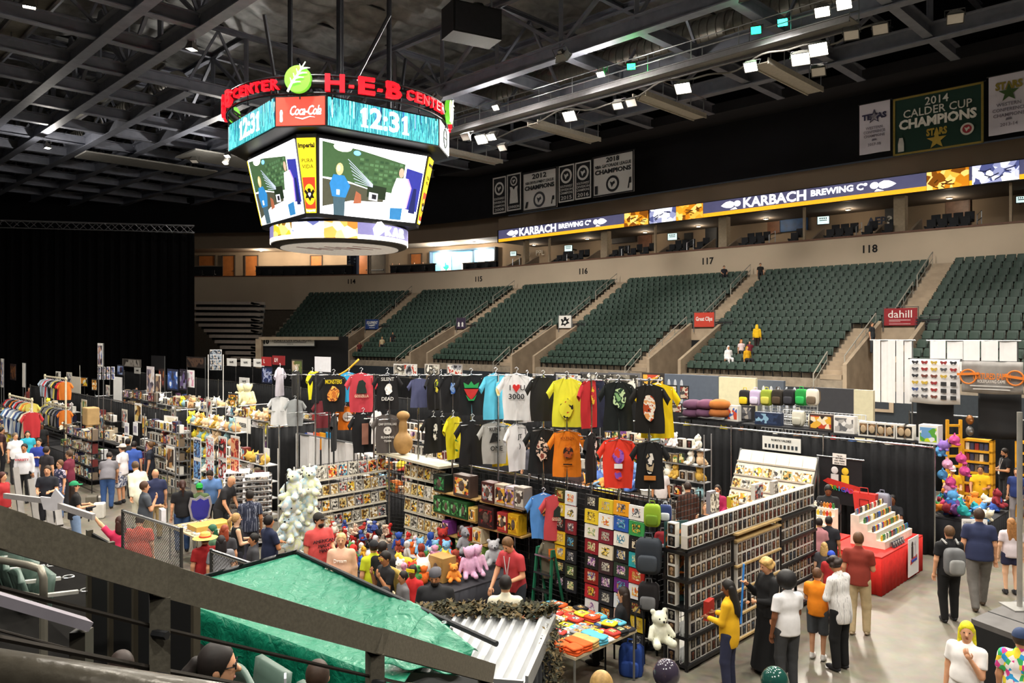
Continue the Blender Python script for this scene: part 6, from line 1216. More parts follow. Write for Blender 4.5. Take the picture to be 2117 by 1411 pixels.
# ================================================================ brick figure booth
t = table('table under a bright red cloth with stepped displays', 5.55, 6.6, 15.7, 18.1, .76, 'c8231c'); t2 = table('second red clothed table running beside the rack wall', 6.65, 9.2, 16.0, 17.0, .76, 'c8231c')
def steps(label, loc, rz, w, k=4, dz=.14, dy=.16):
 t = thing('stepped_display', label, 'display stand', loc, rz)
 for i in range(k): m = MB(); m.box(-w/2, w/2, i*dy, k*dy, i*dz, (i+1)*dz); m.build('tier', mat('e2dccb', .5), t)
 return t
steps('white stepped stand of small brick figures on the red table', SN(5.7, 17.1, .765), ROT_N, 1.6, 4, .15, .17); steps('white stepped stand facing the child at the side table', SN(7.6, 16.15, .765), -ROT_N, 1.5, 4, .14, .17)
fg = MB(); fg.box(-.018, .018, -.01, .01, 0, .03); fg.box(-.02, .02, -.012, .012, .032, .07); fg.ball((0, 0, .085), .015, 8, 6); MINI = fg.mesh('brick_figure', M_white)
bc = ['2a2a2c', 'd8b830', 'c03028', '2a58a0', '8a8a88', '5a4030', '3a7a40', 'e8e0d0', 'c87a28']
for side in (0, 1):
 for i in range(4):
  for j in range(22):
   x = -.74+j*.07 if not side else -.7+j*.066; y = i*.17+.08
   p = SN(5.7+y, 17.1+x, .765+(i+1)*.15) if not side else SN(7.6-x, 16.15+y, .765+(i+1)*.14)
   o = obj('brick_figure', MINI, None, p, ROT_N if not side else -ROT_N, mat(r.choice(bc), .4)); o.scale = (1.3, 1.3, 1.2); tag(o, 'tiny brick figure, %s on the %s tier of the %s stand' % (ORD[j], ORD[i], ('red table', 'side table')[side]), 'toy figure', 'tiny brick figures on the stepped stands')
for j in range(5): fbox('small dark pouch of parts in front of the red table stand, %s' % ORD[j], 0, 0, .1, .12, .04, '4a4a50', PALS[7], name='parts_pouch').location = SN(5.62, 16.6+j*.13, .765)
for o in [q for q in col.objects if q.name.startswith('parts_pouch')]: o.rotation_euler = (-.3, 0, ROT_N)
o = flat('table_banner', 'white cloth banner with figure emblem hanging down the red table front', 'banner', SN(5.5, 17.35, .08), ROT_N, .62, .78, 'e6e4e4')
for q in (-.09, .09): m = MB(); m.box(q-.05, q+.05, -.014, -.006, .36, .6); m.ball((q, -.012, .65), (.05, .006, .06), 10, 6); m.build('emblem', mat('c8c0c8' if q > 0 else '3a2a2a', .7), o)
m = MB(); m.prism([(-.2,.24),(.2,.3),(.18,.4),(-.18,.34)], -.014, -.006); m.build('emblem', mat('c03a2c', .7), o); text('BRIGADE', o, .0, -.02, .31, .08, mat('3a50a8', .7), bold=.02)
s_ = 7.64; p = SN(s_, 18.9); t = thing('booth_sign', 'black hanging sign with rainbow BRIGADE lettering and white note', 'sign', (p.x, p.y, .43), -ROT_N); t.scale = (.6, .6, .6)
m = MB(); m.box(-.85, .85, 0, .03, .9, 2.75); m.build('panel', mat('17161a', .7), t); m = MB(); m.tube([(-.95, -.02, 2.78), (.95, -.02, 2.78)], .025, 8); m.build('top_bar', M_chrome, t); m = MB(); m.tube([(0, .05, -.71), (0, .05, 2.78)], .02, 8); m.build('stand', M_steel, t)
m = MB(); m.box(-.3, .25, -.04, -.03, 2.5, 2.95); m.build('paper_note', M_white, t)
for q in range(4): text(('Yes we', 'BUY SELL', 'AND TRADE', 'BRICK TOYS')[q], t, -.02, -.045, 2.86-q*.1, .075, M_black, bold=.01)
for q in (-.22, .2): m = MB(); m.box(q-.15, q+.15, -.03, 0, 1.72, 2.1); m.ball((q, -.02, 2.26), (.14, .02, .15), 12, 8); m.build('emblem', mat('d8d4d4' if q < 0 else 'e8c030', .6), t)
m = MB(); m.prism([(-.7,1.78),(-.3,1.6),(.5,1.42),(.8,1.4),(.8,1.7),(.2,1.8),(-.5,1.92)], -.035, -.028); m.build('ribbon_emblem', mat('c83028', .6), t)
for q, ch in enumerate('BRIGADE'): o = text(ch, t, -.35+q*.16, -.045, 1.56-q*.015, .26, mat(('e8d020', '30a848', '28a0c8', '3858c8', '8840b8', 'c83878', 'e86828')[q], .5), bold=.02)
t = thing('shopping_bag', 'red paper shopping bag with square face outline hanging beside the sign', 'bag', SN(6.9, 18.5, .97), -ROT_N); t.scale = (.72, .72, .72)
m = MB(); m.add([(-.3,-.1,0),(.3,-.1,0),(.3,.1,0),(-.3,.1,0),(-.36,-.12,.62),(.36,-.12,.62),(.36,.12,.62),(-.36,.12,.62)], [(0,3,2,1),(0,1,5,4),(1,2,6,5),(2,3,7,6),(3,0,4,7),(4,5,6,7)]); m.build('body', mat('d03a34', .6), t)
m = MB(); m.tube([(-.14,-.12,.6),(-.12,-.13,.8),(.12,-.13,.8),(.14,-.12,.6)], .014, 6); m.build('handle', mat('c03028', .6), t); m = MB(); m.tube([(-.14,-.125,.2),(.14,-.125,.2),(.14,-.125,.42),(-.14,-.125,.42)], .012, 5, closed=True); m.build('print', mat('3a1414', .7), t)
backpack('grey shopping tote standing behind the red bag', SN(6.6, 18.7, .97), -ROT_N, '8a8a98', '77778a', 1.05)
# ================================================================ shelf row above the drape
ZS2 = 2.25
for a, b_, z in ((12.9, 10.9, 2.62), (10.8, 8.3, 2.6), (8.2, 6.0, 2.55)):
 t = thing('display_table', 'black raised table behind the long drape, %s stretch' % ('far' if a > 12 else 'middle' if a > 10 else 'near'), 'table', SN(a, 19.9), -ROT_N); L = a-b_
 m = MB(); m.box(0, L, 0, .75, z-.05, z); m.build('tabletop', mat('26262a', .6), t)
 for x in (.05, L-.05):
  for y in (.05, .7): m = MB(); m.tube([(x, y, 0), (x, y, z-.05)], .025, 6); m.build('leg', M_dark, t)
 m = MB(); m.box(0, L, .05, .7, z-.42, z-.39); m.build('lower_shelf', mat('26262a', .6), t)
def on_shelf(px, n=20.15): s = s_of(px, n); return SN(s, n)
def shbox(label, px, w, h, c, pal, z=2.6, n=20.1, d=.2, win=True):
 p = on_shelf(px, n); o = MB(); o.box(-w/2, w/2, -d/2, d/2, 0, h); b = o.build('display_box', mat(c, .5, var=.08), None, loc=(p.x, p.y, z+.002), rz=-ROT_N); tag(b, label, 'boxed toy')
 if win: m = MB(); m.box(-w/2+.03, w/2-.03, -d/2-.005, -d/2, h*.12, h*.88); m.build('window', pat(PALS[pal] if isinstance(pal, int) else pal, 'VORONOI', 9, .4, seed=px % 30), b)
 return b
for i, (px, w, h) in enumerate(((1390, .34, .42), (1415, .3, .42), (1400, .34, .3), (1460, .3, .34), (1485, .3, .3), (1512, .3, .36))):
 p = on_shelf(px, 20.6); z = 2.64+(.45 if i in (0, 1) else .02); flat('framed_picture', 'small black framed picture on the raised table, %s from the yellow shirt' % ORD[i], 'picture', (p.x, p.y, z), -ROT_N, w, h, '1a1a1a', ('e0d8c8', '4a4440', 'c8b8a0', '8a3a30'), th=.03, sc=14)
hm = MB(); hm.lathe([(.05,0),(.2,.03),(.23,.1),(.2,.19),(.1,.24),(.02,.25)], 16); HATP = hm.mesh('round_cushion', M_white, True)
for i, (px, py, c) in enumerate(((1433, 862, '5a3a52'), (1433, 845, '5f3d55'), (1460, 862, '5a3a52'), (1462, 845, '6a4058'), (1488, 862, '9a5a2a'), (1488, 845, 'a8642c'))):
 p = on_shelf(px, 20.0); p.z = z_at(p, py); o = obj('round_hat', HATP, None, p, 0, mat(c, .95, bump=.3)); o.scale = (1.4, 1.4, 1.15); tag(o, 'stacked round %s hat, %s of the pair, %s stack' % ('orange brown' if c[0] in '9a' else 'plum', ('lower', 'upper')[i % 2], ORD[i//2]), 'hat', 'stacked round hats')
shbox('white box with blue figure art beside the round hats', 1515, .42, .44, 'd8d4cc', ('3a60a8', 'e8e0d0', 'c84a30'), 2.62); shbox('dark board of small round badges', 1545, .4, .42, '26262a', ('3a3a40', 'a8a098', '5a5a60'), 2.62, 20.5)
shbox('dark blue boxed game with pale lettering', 1590, .75, .34, '24304a', ('2a3a5a', '8ab0c8', '1c2840'), 2.6); shbox('busy figure box before the white grid', 1700, .6, .42, '4a3a34', 2, 2.58); shbox('white and grey figure box on the raised table', 1748, .52, .44, 'e4e0da', ('e8e4e0', '6a6a6c', 'b0aca8'), 2.56)
for i, px in enumerate((1788, 1806, 1824, 1842, 1866, 1880)): o = shbox('white windowed figure box in the row of six, %s' % ORD[i], px, .24, .36, 'dcd8d0', ('3a342e', '8a6a4a', '241f1c'), 2.55, 20.0); m = MB(); m.ball((0, -.11, .18), (.07, .02, .1), 8, 6); m.build('figure', mat('b8a080', .6), o)
o = shbox('white cube box with green figure print at the shelf end', 1924, .42, .44, 'e4e4e0', ('e4e4e0', '5aa040', 'c8d820', '6a9ac8'), 2.52, 19.9, .35)
bps = [(1540, '1a1a1c', 'e0c020'), (1562, 'b8a8c8', 'd8cce0'), (1585, '8a9a30', 'c8c050'), (1608, '2a241c', '4a3a2a'), (1632, '1a1a1e', '33333a'), (1657, '1f8a3a', '2aa850'), (1680, 'dcd4c4', '6a5a48')]
for i, (px, c, c2) in enumerate(bps): p = on_shelf(px, 20.85); backpack('%s themed backpack hung on the white grid over the raised table' % ('black and yellow', 'lilac', 'olive green', 'brown black', 'plain black', 'bright green', 'cream patterned')[i], (p.x, p.y, z_at(p, 838)), -ROT_N, c, c2, 1.05)
p = on_shelf(1650, 20.2); backpack('pale doodle patterned backpack on the raised table', (p.x, p.y, 2.61), -ROT_N, 'd0ccbc', 'b8b4a4', 1.0); p = on_shelf(1682, 20.2); backpack('white and tan patterned backpack beside the busy figure box', (p.x, p.y, 2.61), -ROT_N, 'e0d8c4', 'a89878', .85)
gridwall('white wire grid behind the row of backpacks', SN(s_of(1575, 21), 21), SN(s_of(1690, 21), 21), 2.3, 3.3, .1, 'dcdcdc', .008); gridwall('low white wire grid behind the figure boxes', SN(s_of(1620, 20.6), 20.6), SN(s_of(1790, 20.6), 20.6), 2.6, 3.0, .1, 'dcdcdc', .008)
for i in range(14):
 p = on_shelf(1420+i*38, 20.05); plush('soft toy lying on the low shelf under the raised table, %s' % ORD[i], (p.x, p.y, 2.22), r.uniform(0, 6), r.choice((1, 2)), r.choice(('1f1f22', 'e8d020', '4a78c8', 'c83030', 'e8e0d0', '8a5a3a')), .7, group='soft toys under the raised table')
def hang(label, px0, px1, yt, yb, n, c, name='cloth_banner', cat='banner', border=None):
 s0, s1 = s_of(px0, n), s_of(px1, n); c0 = SN((s0+s1)/2, n); w = s0-s1; zt, zb = z_at(c0, yt), z_at(c0, yb); t = thing(name, label, cat, (c0.x, c0.y, zb), -ROT_N)
 m = MB(); h = zt-zb; m.sheet(lambda u, v: (((u-.5)*w, .03*math.sin(u*9+v*2)*(1-.6*v), v*h-.03*math.sin(u*math.pi)*(1-v)), (0, -1, 0)), 16, 6, .01); m.build('cloth', mat(c, .75, var=.05, scale=2) if isinstance(c, str) else c, t, True)
 m = MB(); m.tube([(-w/2-.05, .02, h), (w/2+.05, .02, h)], .018, 6); m.build('hanging_rod', M_dark, t); return t, w, h
t, w, h = hang('white sheet printed with rows of face masks', 1881, 1985, 742, 833, 25.0, 'e6e4e4')
for i in range(5):
 for j in range(6):
  if i > 2 and j < 3: pass
  x, z = -w*.38+i*w*.19, h*(.92-j*.155); c = R.choice(('2a2a30', '8a2a2c', '3a4a7a', 'b89a3a', '4a4a4e', '6a3a30')); m = MB(); a = w*.07
  m.prism([(x-a, z+.02), (x-a*.5, z-.05), (x, z-.01), (x+a*.5, z-.05), (x+a, z+.02), (x+a*.8, z+.06), (x, z+.03), (x-a*.8, z+.06)], -.06, -.045) if i < 3 or j < 3 else m.box(x-a*.8, x+a*.8, -.06, -.045, z-.07, z+.05)
  m.build('mask_print', mat(c if not (i > 2 and j > 2) else '2a2a2c', .7), t)
t, w, h = hang('grey shiny banner with orange TORTURED EARTH lettering', 1988, 2116, 747, 812, 24.9, mat('8c8884', .35, var=.2, scale=3)); og = mat('d87828', .6)
text('TORTURED EARTH', t, 0, -.06, h*.52, .24, og, fit=w*.62, bold=.02); text('ROLEPLAYING GAME', t, 0, -.06, h*.36, .13, mat('d8d0c8', .6), fit=w*.45)
for q in (-1, 1): m = MB(); m.tube([(q*w*.38+.2*math.cos(i*.4), -.06, h*.5+.2*math.sin(i*.4)) for i in range(16)], .025, 6, closed=True); m.bar((q*w*.38-.28, -.07, h*.5+.06), (q*w*.38+.28, -.07, h*.5-.02 if q > 0 else h*.5+.1), .05, .07); m.build('emblem', og, t)
m = MB(); m.box(-w*.35, w*.35, -.06, -.05, h*.2, h*.23); m.box(-w*.3, w*.3, -.06, -.05, h*.1, h*.13); m.build('small_print', mat('c8c4c0', .6), t)
def grid_boards(label, px0, px1, yt, yb, n, k, tiltx=0, z0=None):
 s0, s1 = s_of(px0, n), s_of(px1, n); c0 = SN((s0+s1)/2, n); w = s0-s1; zt, zb = z_at(c0, yt), z_at(c0, yb); h = zt-zb; t = thing('white_board_screen', label, 'screen', (c0.x, c0.y, zb), -ROT_N)
 for i in range(k): m = MB(); m.sheet(lambda u, v: ((-w/2+(i+.03+u*.94)*w/k, .04*math.sin(i*2.1)+.015*math.sin(u*5), v*h), (0, -1, 0)), 4, 2, .015); m.build('panel', mat('e4e2e2', .6, var=.03), t)
 m = MB(); m.tube([(-w/2-.1, .03, h), (w/2+.1, .03, h)], .03, 6); m.build('top_rail', M_steel, t)
 for q in (-w/2, w/2): m = MB(); m.tube([(q, .05, -zb), (q, .05, h)], .025, 6); m.build('post', M_steel, t)
grid_boards('tall white board screen hanging in strips beside the masks sheet', 1805, 1885, 703, 832, 25.6, 5); grid_boards('wide white board screen high behind the grey banner', 1922, 2103, 704, 768, 27, 5)
drape('black drape hung under the grey banner', s_of(1880, 27.5), 27.5, s_of(2160, 27.5), 27.5, 2.5, seed=8);
t, w, h = hang('black cloth hanging below the masks sheet', 1895, 1972, 815, 905, 25.3, '121214', 'black_cloth', 'cloth'); t, w, h = hang('black cloth hanging below the grey banner', 2022, 2112, 812, 905, 25.3, '141416', 'black_cloth', 'cloth')
p = SN(s_of(2005, 24.7), 24.7)
for i, (py, c) in enumerate(((885, '6a6a6a'), (862, '8a5a30'))): b = Body(.02); b.ell((0,0,.13), (.1,.11,.14), .03).ell((0,-.1,.1), (.03,.03,.04), .02).sub((-.04,-.11,.15), (.025,.03,.02)).sub((.04,-.11,.15), (.025,.03,.02)); V, Q = b.build(); o = obj('face_mask', nets_mesh('face_mask', V, Q, mat(c, .35, .5)), None, (p.x, p.y, z_at(p, py+15))); tag(o, '%s moulded face mask hung on the post' % ('silver grey', 'bronze')[1-i if False else i], 'mask')
for i, (px0, px1, y0, y1, n, c, lab) in enumerate(((1345, 1484, 774, 812, 27, '5a6270', 'blue grey slotted barrier wall below the arena seats'), (1486, 1562, 780, 818, 26.4, 'e0d8b4', 'plain cream board standing behind the backpacks'), (1563, 1620, 786, 814, 27, '59606c', 'second blue grey slotted barrier beside the cream board'), (1675, 1765, 802, 835, 25, '3a3a3e', 'dark arched wooden frame behind the backpacks'), (1765, 1805, 806, 832, 25, 'cfc7a8', 'cream framed cabinet behind the strips screen'))):
 s0, s1 = s_of(px0, n), s_of(px1, n); c0 = SN((s0+s1)/2, n); w = s0-s1; t = thing('barrier_panel', lab, 'panel', (c0.x, c0.y, 0), -ROT_N); zt = z_at(c0, y0); zb = z_at(c0, y1)
 m = MB(); m.box(-w/2, w/2, 0, .15, 0, zt); m.build('board', mat(c, .6, var=.06), t)
 if 'slotted' in lab:
  for j in range(5):
   for q in range(2): m = MB(); m.ball((-w/2+.3+j*.3, 0, zt-.4-q*.6), (.07, .02, .2), 10, 6); m.build('slot', mat('b8bcc4', .6), t)
drape('black drape between the barriers and the backpack grid', s_of(1330, 26), 26, s_of(1890, 26), 26, 2.2, seed=3)
# ================================================================ yellow shelf booth at the far edge
def yshelf(label, px0, px1, yt, n, rz=None):
 s0, s1 = s_of(px0, n), s_of(px1, n); c0 = SN((s0+s1)/2, n); w = max(.5, s0-s1); h = z_at(c0, yt); t = thing('yellow_shelving', label, 'shelving', (c0.x, c0.y, 0), -ROT_N if rz is None else rz); ym = mat('d89a20', .5, var=.1)
 for q in (-w/2, w/2-.08): m = MB(); m.box(q, q+.08, 0, .3, 0, h); m.build('side', ym, t)
 for j in range(8):
  m = MB(); z = h-j*.3; m.box(-w/2, w/2, 0, .3, z-.06, z); m.build('shelf', ym, t)
  if j:
   for q in range(int(w/.12)): m = MB(); m.box(-w/2+.1+q*.115, -w/2+.19+q*.115, .04, .12, z, z+.19); o = m.build('film_case', mat(R.choice(('2a2a30', '6a5a4a', 'c8b8a0', '3a3a50', '8a2a2a')), .5), None, loc=t.location, rz=-ROT_N if rz is None else rz); tag(o, '%s shelving film case, %s along the %s yellow shelf' % (('wide', 'border')[label.startswith('cropped')], ORD[q], ORD[j]), 'film case', 'film cases on the yellow shelves')
 return t
yshelf('wide yellow wooden shelving full of film cases', 1987, 2052, 908, 24.2); yshelf('cropped yellow wooden shelving at the picture border', 2098, 2170, 914, 25.2);
t = thing('yellow_shelf_side', 'yellow wooden ladder side panel standing turned beside the shelving', 'panel', SN(s_of(1972, 23.6), 23.6), 0); m = MB()
for q in range(8): m = MB(); m.box(-.16, .16, -.03, .03, .6+q*.28, .66+q*.28); m.build('rung', mat('d89a20', .5), t)
for q in (-.18, .18): m = MB(); m.box(q-.03, q+.03, -.04, .04, 0, 2.75); m.build('rail', mat('d89a20', .5), t)
table('table heaped with soft toys in front of the yellow shelves', 4.8, 7.0, 20.0, 22.0, .78, '1c1c20')
for i in range(44):
 k = r.choice((0, 1, 2, 3)); s, n = r.uniform(4.9, 6.9), r.uniform(20.0, 21.9); plush('soft toy in the big heap before the yellow shelves, %s %s' % (ORD[i % 22], ('low', 'high')[i//22]), SN(s, n, .78+(i//22)*.12), r.uniform(0, 6), k, r.choice(('c83a6a', '4a8ac8', '3a9a4a', 'e8e0c8', '7a4a8a', 'e88a30', '3858a8', '8a2a34', 'f0c8d0', '2aa0a0')), r.uniform(.6, .85), r.uniform(-.6, .6), 'soft toys heaped before the yellow shelves')
m = MB(); p = SN(5.0, 19.85, .35); flat('price_sign', 'white paper sign leaning at the soft toy table front', 'sign', p, -.1, .55, .55, 'f0eeee', ('f0eeee', 'e8e6e4', '9a9aa0', 'f0eeee'), kind='NOISE', sc=4)
for i in range(10): p = SN(5.4+r.uniform(-.25, .25), 19.7+r.uniform(-.1, .1), 1.3+.14*i); plush('soft toy hanging at the drape end post, %s from below' % ORD[i], p, r.uniform(0, 6), 2, r.choice(('5aa0d8', 'c84a8a', '8a6ab8', '2a2a30', 'e0a0c0')), .7, group='soft toys hung at the drape end')
st = at(2010, 1285, .95); t = thing('stage_platform', 'black stage platform with grey top at the picture border', 'stage', (0,0,0))
A = [at(2008, 1278, .9), at(2118, 1232, .9), at(2230, 1262, .9), at(2150, 1330, .9)]; lo = [Vector((p.x, p.y, 0)) for p in A]
m = MB(); m.add([*lo, *[p-Vector((0,0,.08)) for p in A]], [(0,1,5,4),(1,2,6,5),(2,3,7,6),(3,0,4,7)]); m.build('skirt', mat('121214', .8), t); m = MB(); m.add([p-Vector((0,0,.08)) for p in A]+A, [(4,7,6,5),(0,4,5,1),(1,5,6,2),(2,6,7,3),(3,7,4,0)]); m.build('deck', mat('5a5756', .5), t)
m = MB(); a, b_ = A[0]*.7+A[1]*.3, A[3]*.7+A[2]*.3; m.bar(a+Vector((0,0,.004)), b_+Vector((0,0,.004)), .02, .006); m.build('deck_joint', M_dark, t)
p = at(2108, 1255, .9); t = thing('stage_pole', 'grey steel pole standing on the stage corner', 'pole', p); m = MB(); m.tube([(0,0,0),(0,0,3.0)], .04, 10); m.build('shaft', mat('b5b2ac', .35, .6), t); m = MB(); m.box(-.2,.2,-.2,.2,0,.02); m.build('base_plate', mat('8a8884', .5), t)
# ================================================================ drape rows running away from the camera
drape('black drape run behind the far figure stalls', 46, 10.7, 27.5, 10.7, 2.44, seed=1); drape('black drape run beside the plush shelves with white name sign', 24.4, 10.6, 20.6, 10.6, 2.44, seed=2)
drape('black drape run in the second row near the far posters', 62, 19.6, 40.5, 19.6, 2.44, seed=5); drape('black drape run in the second row behind the shirt poles', 40, 19.6, 14, 19.4, 2.44, seed=6)
drape('black drape run along the rear of the hall floor', 70, 29, 20, 29, 2.44, seed=7); drape('short black drape side wall between far stalls', 36, 10.8, 36, 14, 2.44, seed=9); drape('black side drape behind the white grid boards', 20.6, 10.7, 20.6, 14.5, 2.44, seed=3); drape('black side drape near the plush shelves', 27.4, 10.8, 27.4, 14.5, 2.44, seed=3)
def sign_on(label, px, py, n, w, h, word=None):
 p = SN(s_of(px, n), n); o = flat('name_sign', label, 'sign', (p.x, p.y, z_at(p, py)), -ROT_N, w, h, 'eceae6')
 if word: text(word, o, 0, -.012, h*.5, h*.42, M_black)
 return o
sign_on('white name sign WEISER on the drape beside the plush shelves', 500, 893, 10.5, 1.1, .42, 'WEISER'); sign_on('small square white notice on the near drape corner', 552, 948, 10.45, .3, .3)
for i, (px, py) in enumerate(((479, 756), (508, 757), (284, 772), (505, 796), (535, 758))): sign_on('small white name card on the far drape, %s of five' % ORD[i], px, py, 19.45, 1.2, .42, 'NAME')
r = random.Random(21); NBX = 10.35
def pxp(px, py, z): return at(px, py, z)
def poster(label, px, ytop, ybot, n, w, pal, cc='e0dcd8', kind='VORONOI', sc=5, yaw=0, name='poster', cat='poster', stand=False):
 p = SN(s_of(px, n), n); z0, z1 = z_at(p, ybot), z_at(p, ytop); o = flat(name, label, cat, (p.x, p.y, z0), -ROT_N+yaw, w, z1-z0, cc, pal, None, 0, kind, sc)
 if stand:
  for q in (-w/2, w/2): m = MB(); m.tube([(q, .03, -z0), (q, .03, z1-z0)], .02, 6); m.build('stand_post', M_steel, o)
 return o
PH = ('d8d8e4', '8a7a8a', '3a3440', 'c8a08a', '5a6a9a'); DK = ('1a1a24', '2a3a6a', '8a9ac0', '3a2030')
poster('tall narrow banner of photographs rising above the far stalls', 207, 709, 757, 9.6, .55, PH, stand=True, sc=6)
for i in range(8): p = SN(s_of(205+(i % 4)*9.5, 9.7), 9.7); z = z_at(p, 770+(i//4)*14); flat('photo_print', 'photo print in the block below the tall banner, %s' % ORD[i], 'photo', (p.x, p.y, z), -.4, .16, .22, 'e8e8ec', PH, 'photo prints below the tall banner', sc=12)
poster('white blank display board in a black frame', 243, 779, 830, 11.5, 1.0, None, 'eeeeec', stand=True); poster('white roll up screen left among the far stalls', 49, 750, 800, 10.2, .5, None, 'e6e4e0', stand=True); poster('dark movie picture board at the picture edge', 27, 752, 785, 11.4, 1.3, ('4a2a20', '8a5a3a', '2a1a1a', '6a4a4a'), '3a2a2a', 'NOISE', 2)
poster('strip of photographs cut by the picture border', 4, 741, 800, 9.4, .5, PH, stand=True)
poster('pale blank cloth sign hung on a far table', 157, 778, 812, 11.2, 1.4, None, 'd8cfc0'); poster('dark fantasy print below the tall banner', 249, 754, 775, 12, .8, DK, '2a2a30'); poster('pale grey creature backdrop high on the far drape', 272, 742, 758, 16, 3.0, ('6a6460', '9a948e', '3a3634'), '5a5450', 'NOISE', 1)
poster('black hanging screen above the far posters', 326, 735, 765, 17.5, 2.0, None, '1a1a1e', stand=True); poster('deep blue night poster with pale figure among the far stalls', 357, 763, 806, 12.5, 1.1, ('101830', '1f3f7a', '3a6ac0', 'e0ecff'), '18203a', 'NOISE', 2.2); poster('dark red costume poster beside the blue one', 334, 762, 800, 12.6, .6, ('3a1818', '8a3a2a', '1a1214', 'a86a3a'), '2a1a1a'); poster('purple black poster right of the blue one', 379, 763, 806, 12.5, .7, ('201828', '5a4a7a', '0f0f14', '8a8aa0'), '1f1a28'); poster('white and pink poster at the far stall end', 394, 765, 800, 12.6, .7, ('e8e4e8', 'd8a0b8', 'f4f0f4'), 'eeeaea'); poster('narrow costume photo strip on the far drape', 311, 757, 815, 12, .8, ('8a8090', 'c8a890', '4a4450', 'e0d8d8'), 'd0c8cc'); poster('cream photo strip beside the costume strip', 327, 773, 812, 11.6, .5, ('e0d8c8', 'b89a7a', '5a4a4a'), 'e8e2d6')
poster('dark landscape picture on an easel behind the far stalls', 404, 737, 760, 17, 2.3, ('3a2c28', '5a4438', '241c1c'), '241f1e', 'NOISE', 2, stand=True)
for i in range(12): p = SN(s_of(438+(i % 3)*8, 18), 18); flat('photo_print', 'photo print on the white tower beside the folded bleacher, %s' % ORD[i], 'photo', (p.x, p.y, z_at(p, 733+(i//3)*10.5)), -.4, .27, .28, 'e6e8ec', ('5a6a7a', 'a8b4c0', '2a2e38', 'd8c8b8'), 'photo prints on the white tower', sc=10)
t = thing('photo_tower', 'white wire tower holding photo prints near the folded bleacher', 'stand', SN(s_of(446, 18.1), 18.1)); m = MB()
for q in (-.4, .4): m = MB(); m.tube([(q, 0, 0), (q, 0, 4.0)], .025, 6); m.build('post', M_white, t)
for i, (px, py, w, c) in enumerate(((551, 756, .9, 'a02a2c'), (576, 754, 1.1, '8a2428'))): p = SN(s_of(px, 16.5), 16.5); o = flat('booth_header', 'red booth header board with white letters, %s' % ('first', 'second')[i], 'sign', (p.x, p.y, z_at(p, py)), -ROT_N, w, .4, c); text('LH' if i else 'L', o, -.2, -.012, .2, .25, M_white)
poster('dark blue character print under the red header', 552, 758, 792, 16.3, .95, ('1a2040', '2a3a6a', 'a8b0d0', '14182c'), '1c2238', 'NOISE', 4); poster('colourful tall print behind the black edge-on shirt', 614, 743, 775, 17, .9, ('3a3428', 'a88a4a', '5a6a3a', 'c8b8a0'), '3a3a30'); poster('tall white leaning board behind the monster shirt', 667, 737, 768, 18, 1.3, None, 'eaeaf0')
for i, (px, w, c, pl) in enumerate(((826, .8, 'd8d4d0', 1), (848, .9, 'c8c4c0', 7), (893, .9, 'b8b0a8', 1), (940, .9, '8a8480', 7), (1240, 1.6, '5a5a5e', 1), (1175, 1.2, '2a2a30', 7), (1290, 1.2, '6a6a70', 1), (1350, .8, '3a3430', 2))): poster('print pinned on the drape behind the shirt poles, %s from the bleacher side' % ORD[i], px, 752 if px < 1000 else 770, 776 if px < 1000 else 812, 19.2, w, pl, c, 'NOISE', 3)
m = MB(); a, b_ = atd(652, 768, 27), atd(742, 742, 27); m.tube([a+(b_-a)*f-Vector((0, 0, .35*math.sin(f*math.pi))) for f in [i/10 for i in range(11)]], .035, 6); tag(m.build('balloon_streamer', mat('e0a828', .6), None, True), 'thin orange streamer sagging between the shirt poles', 'streamer')
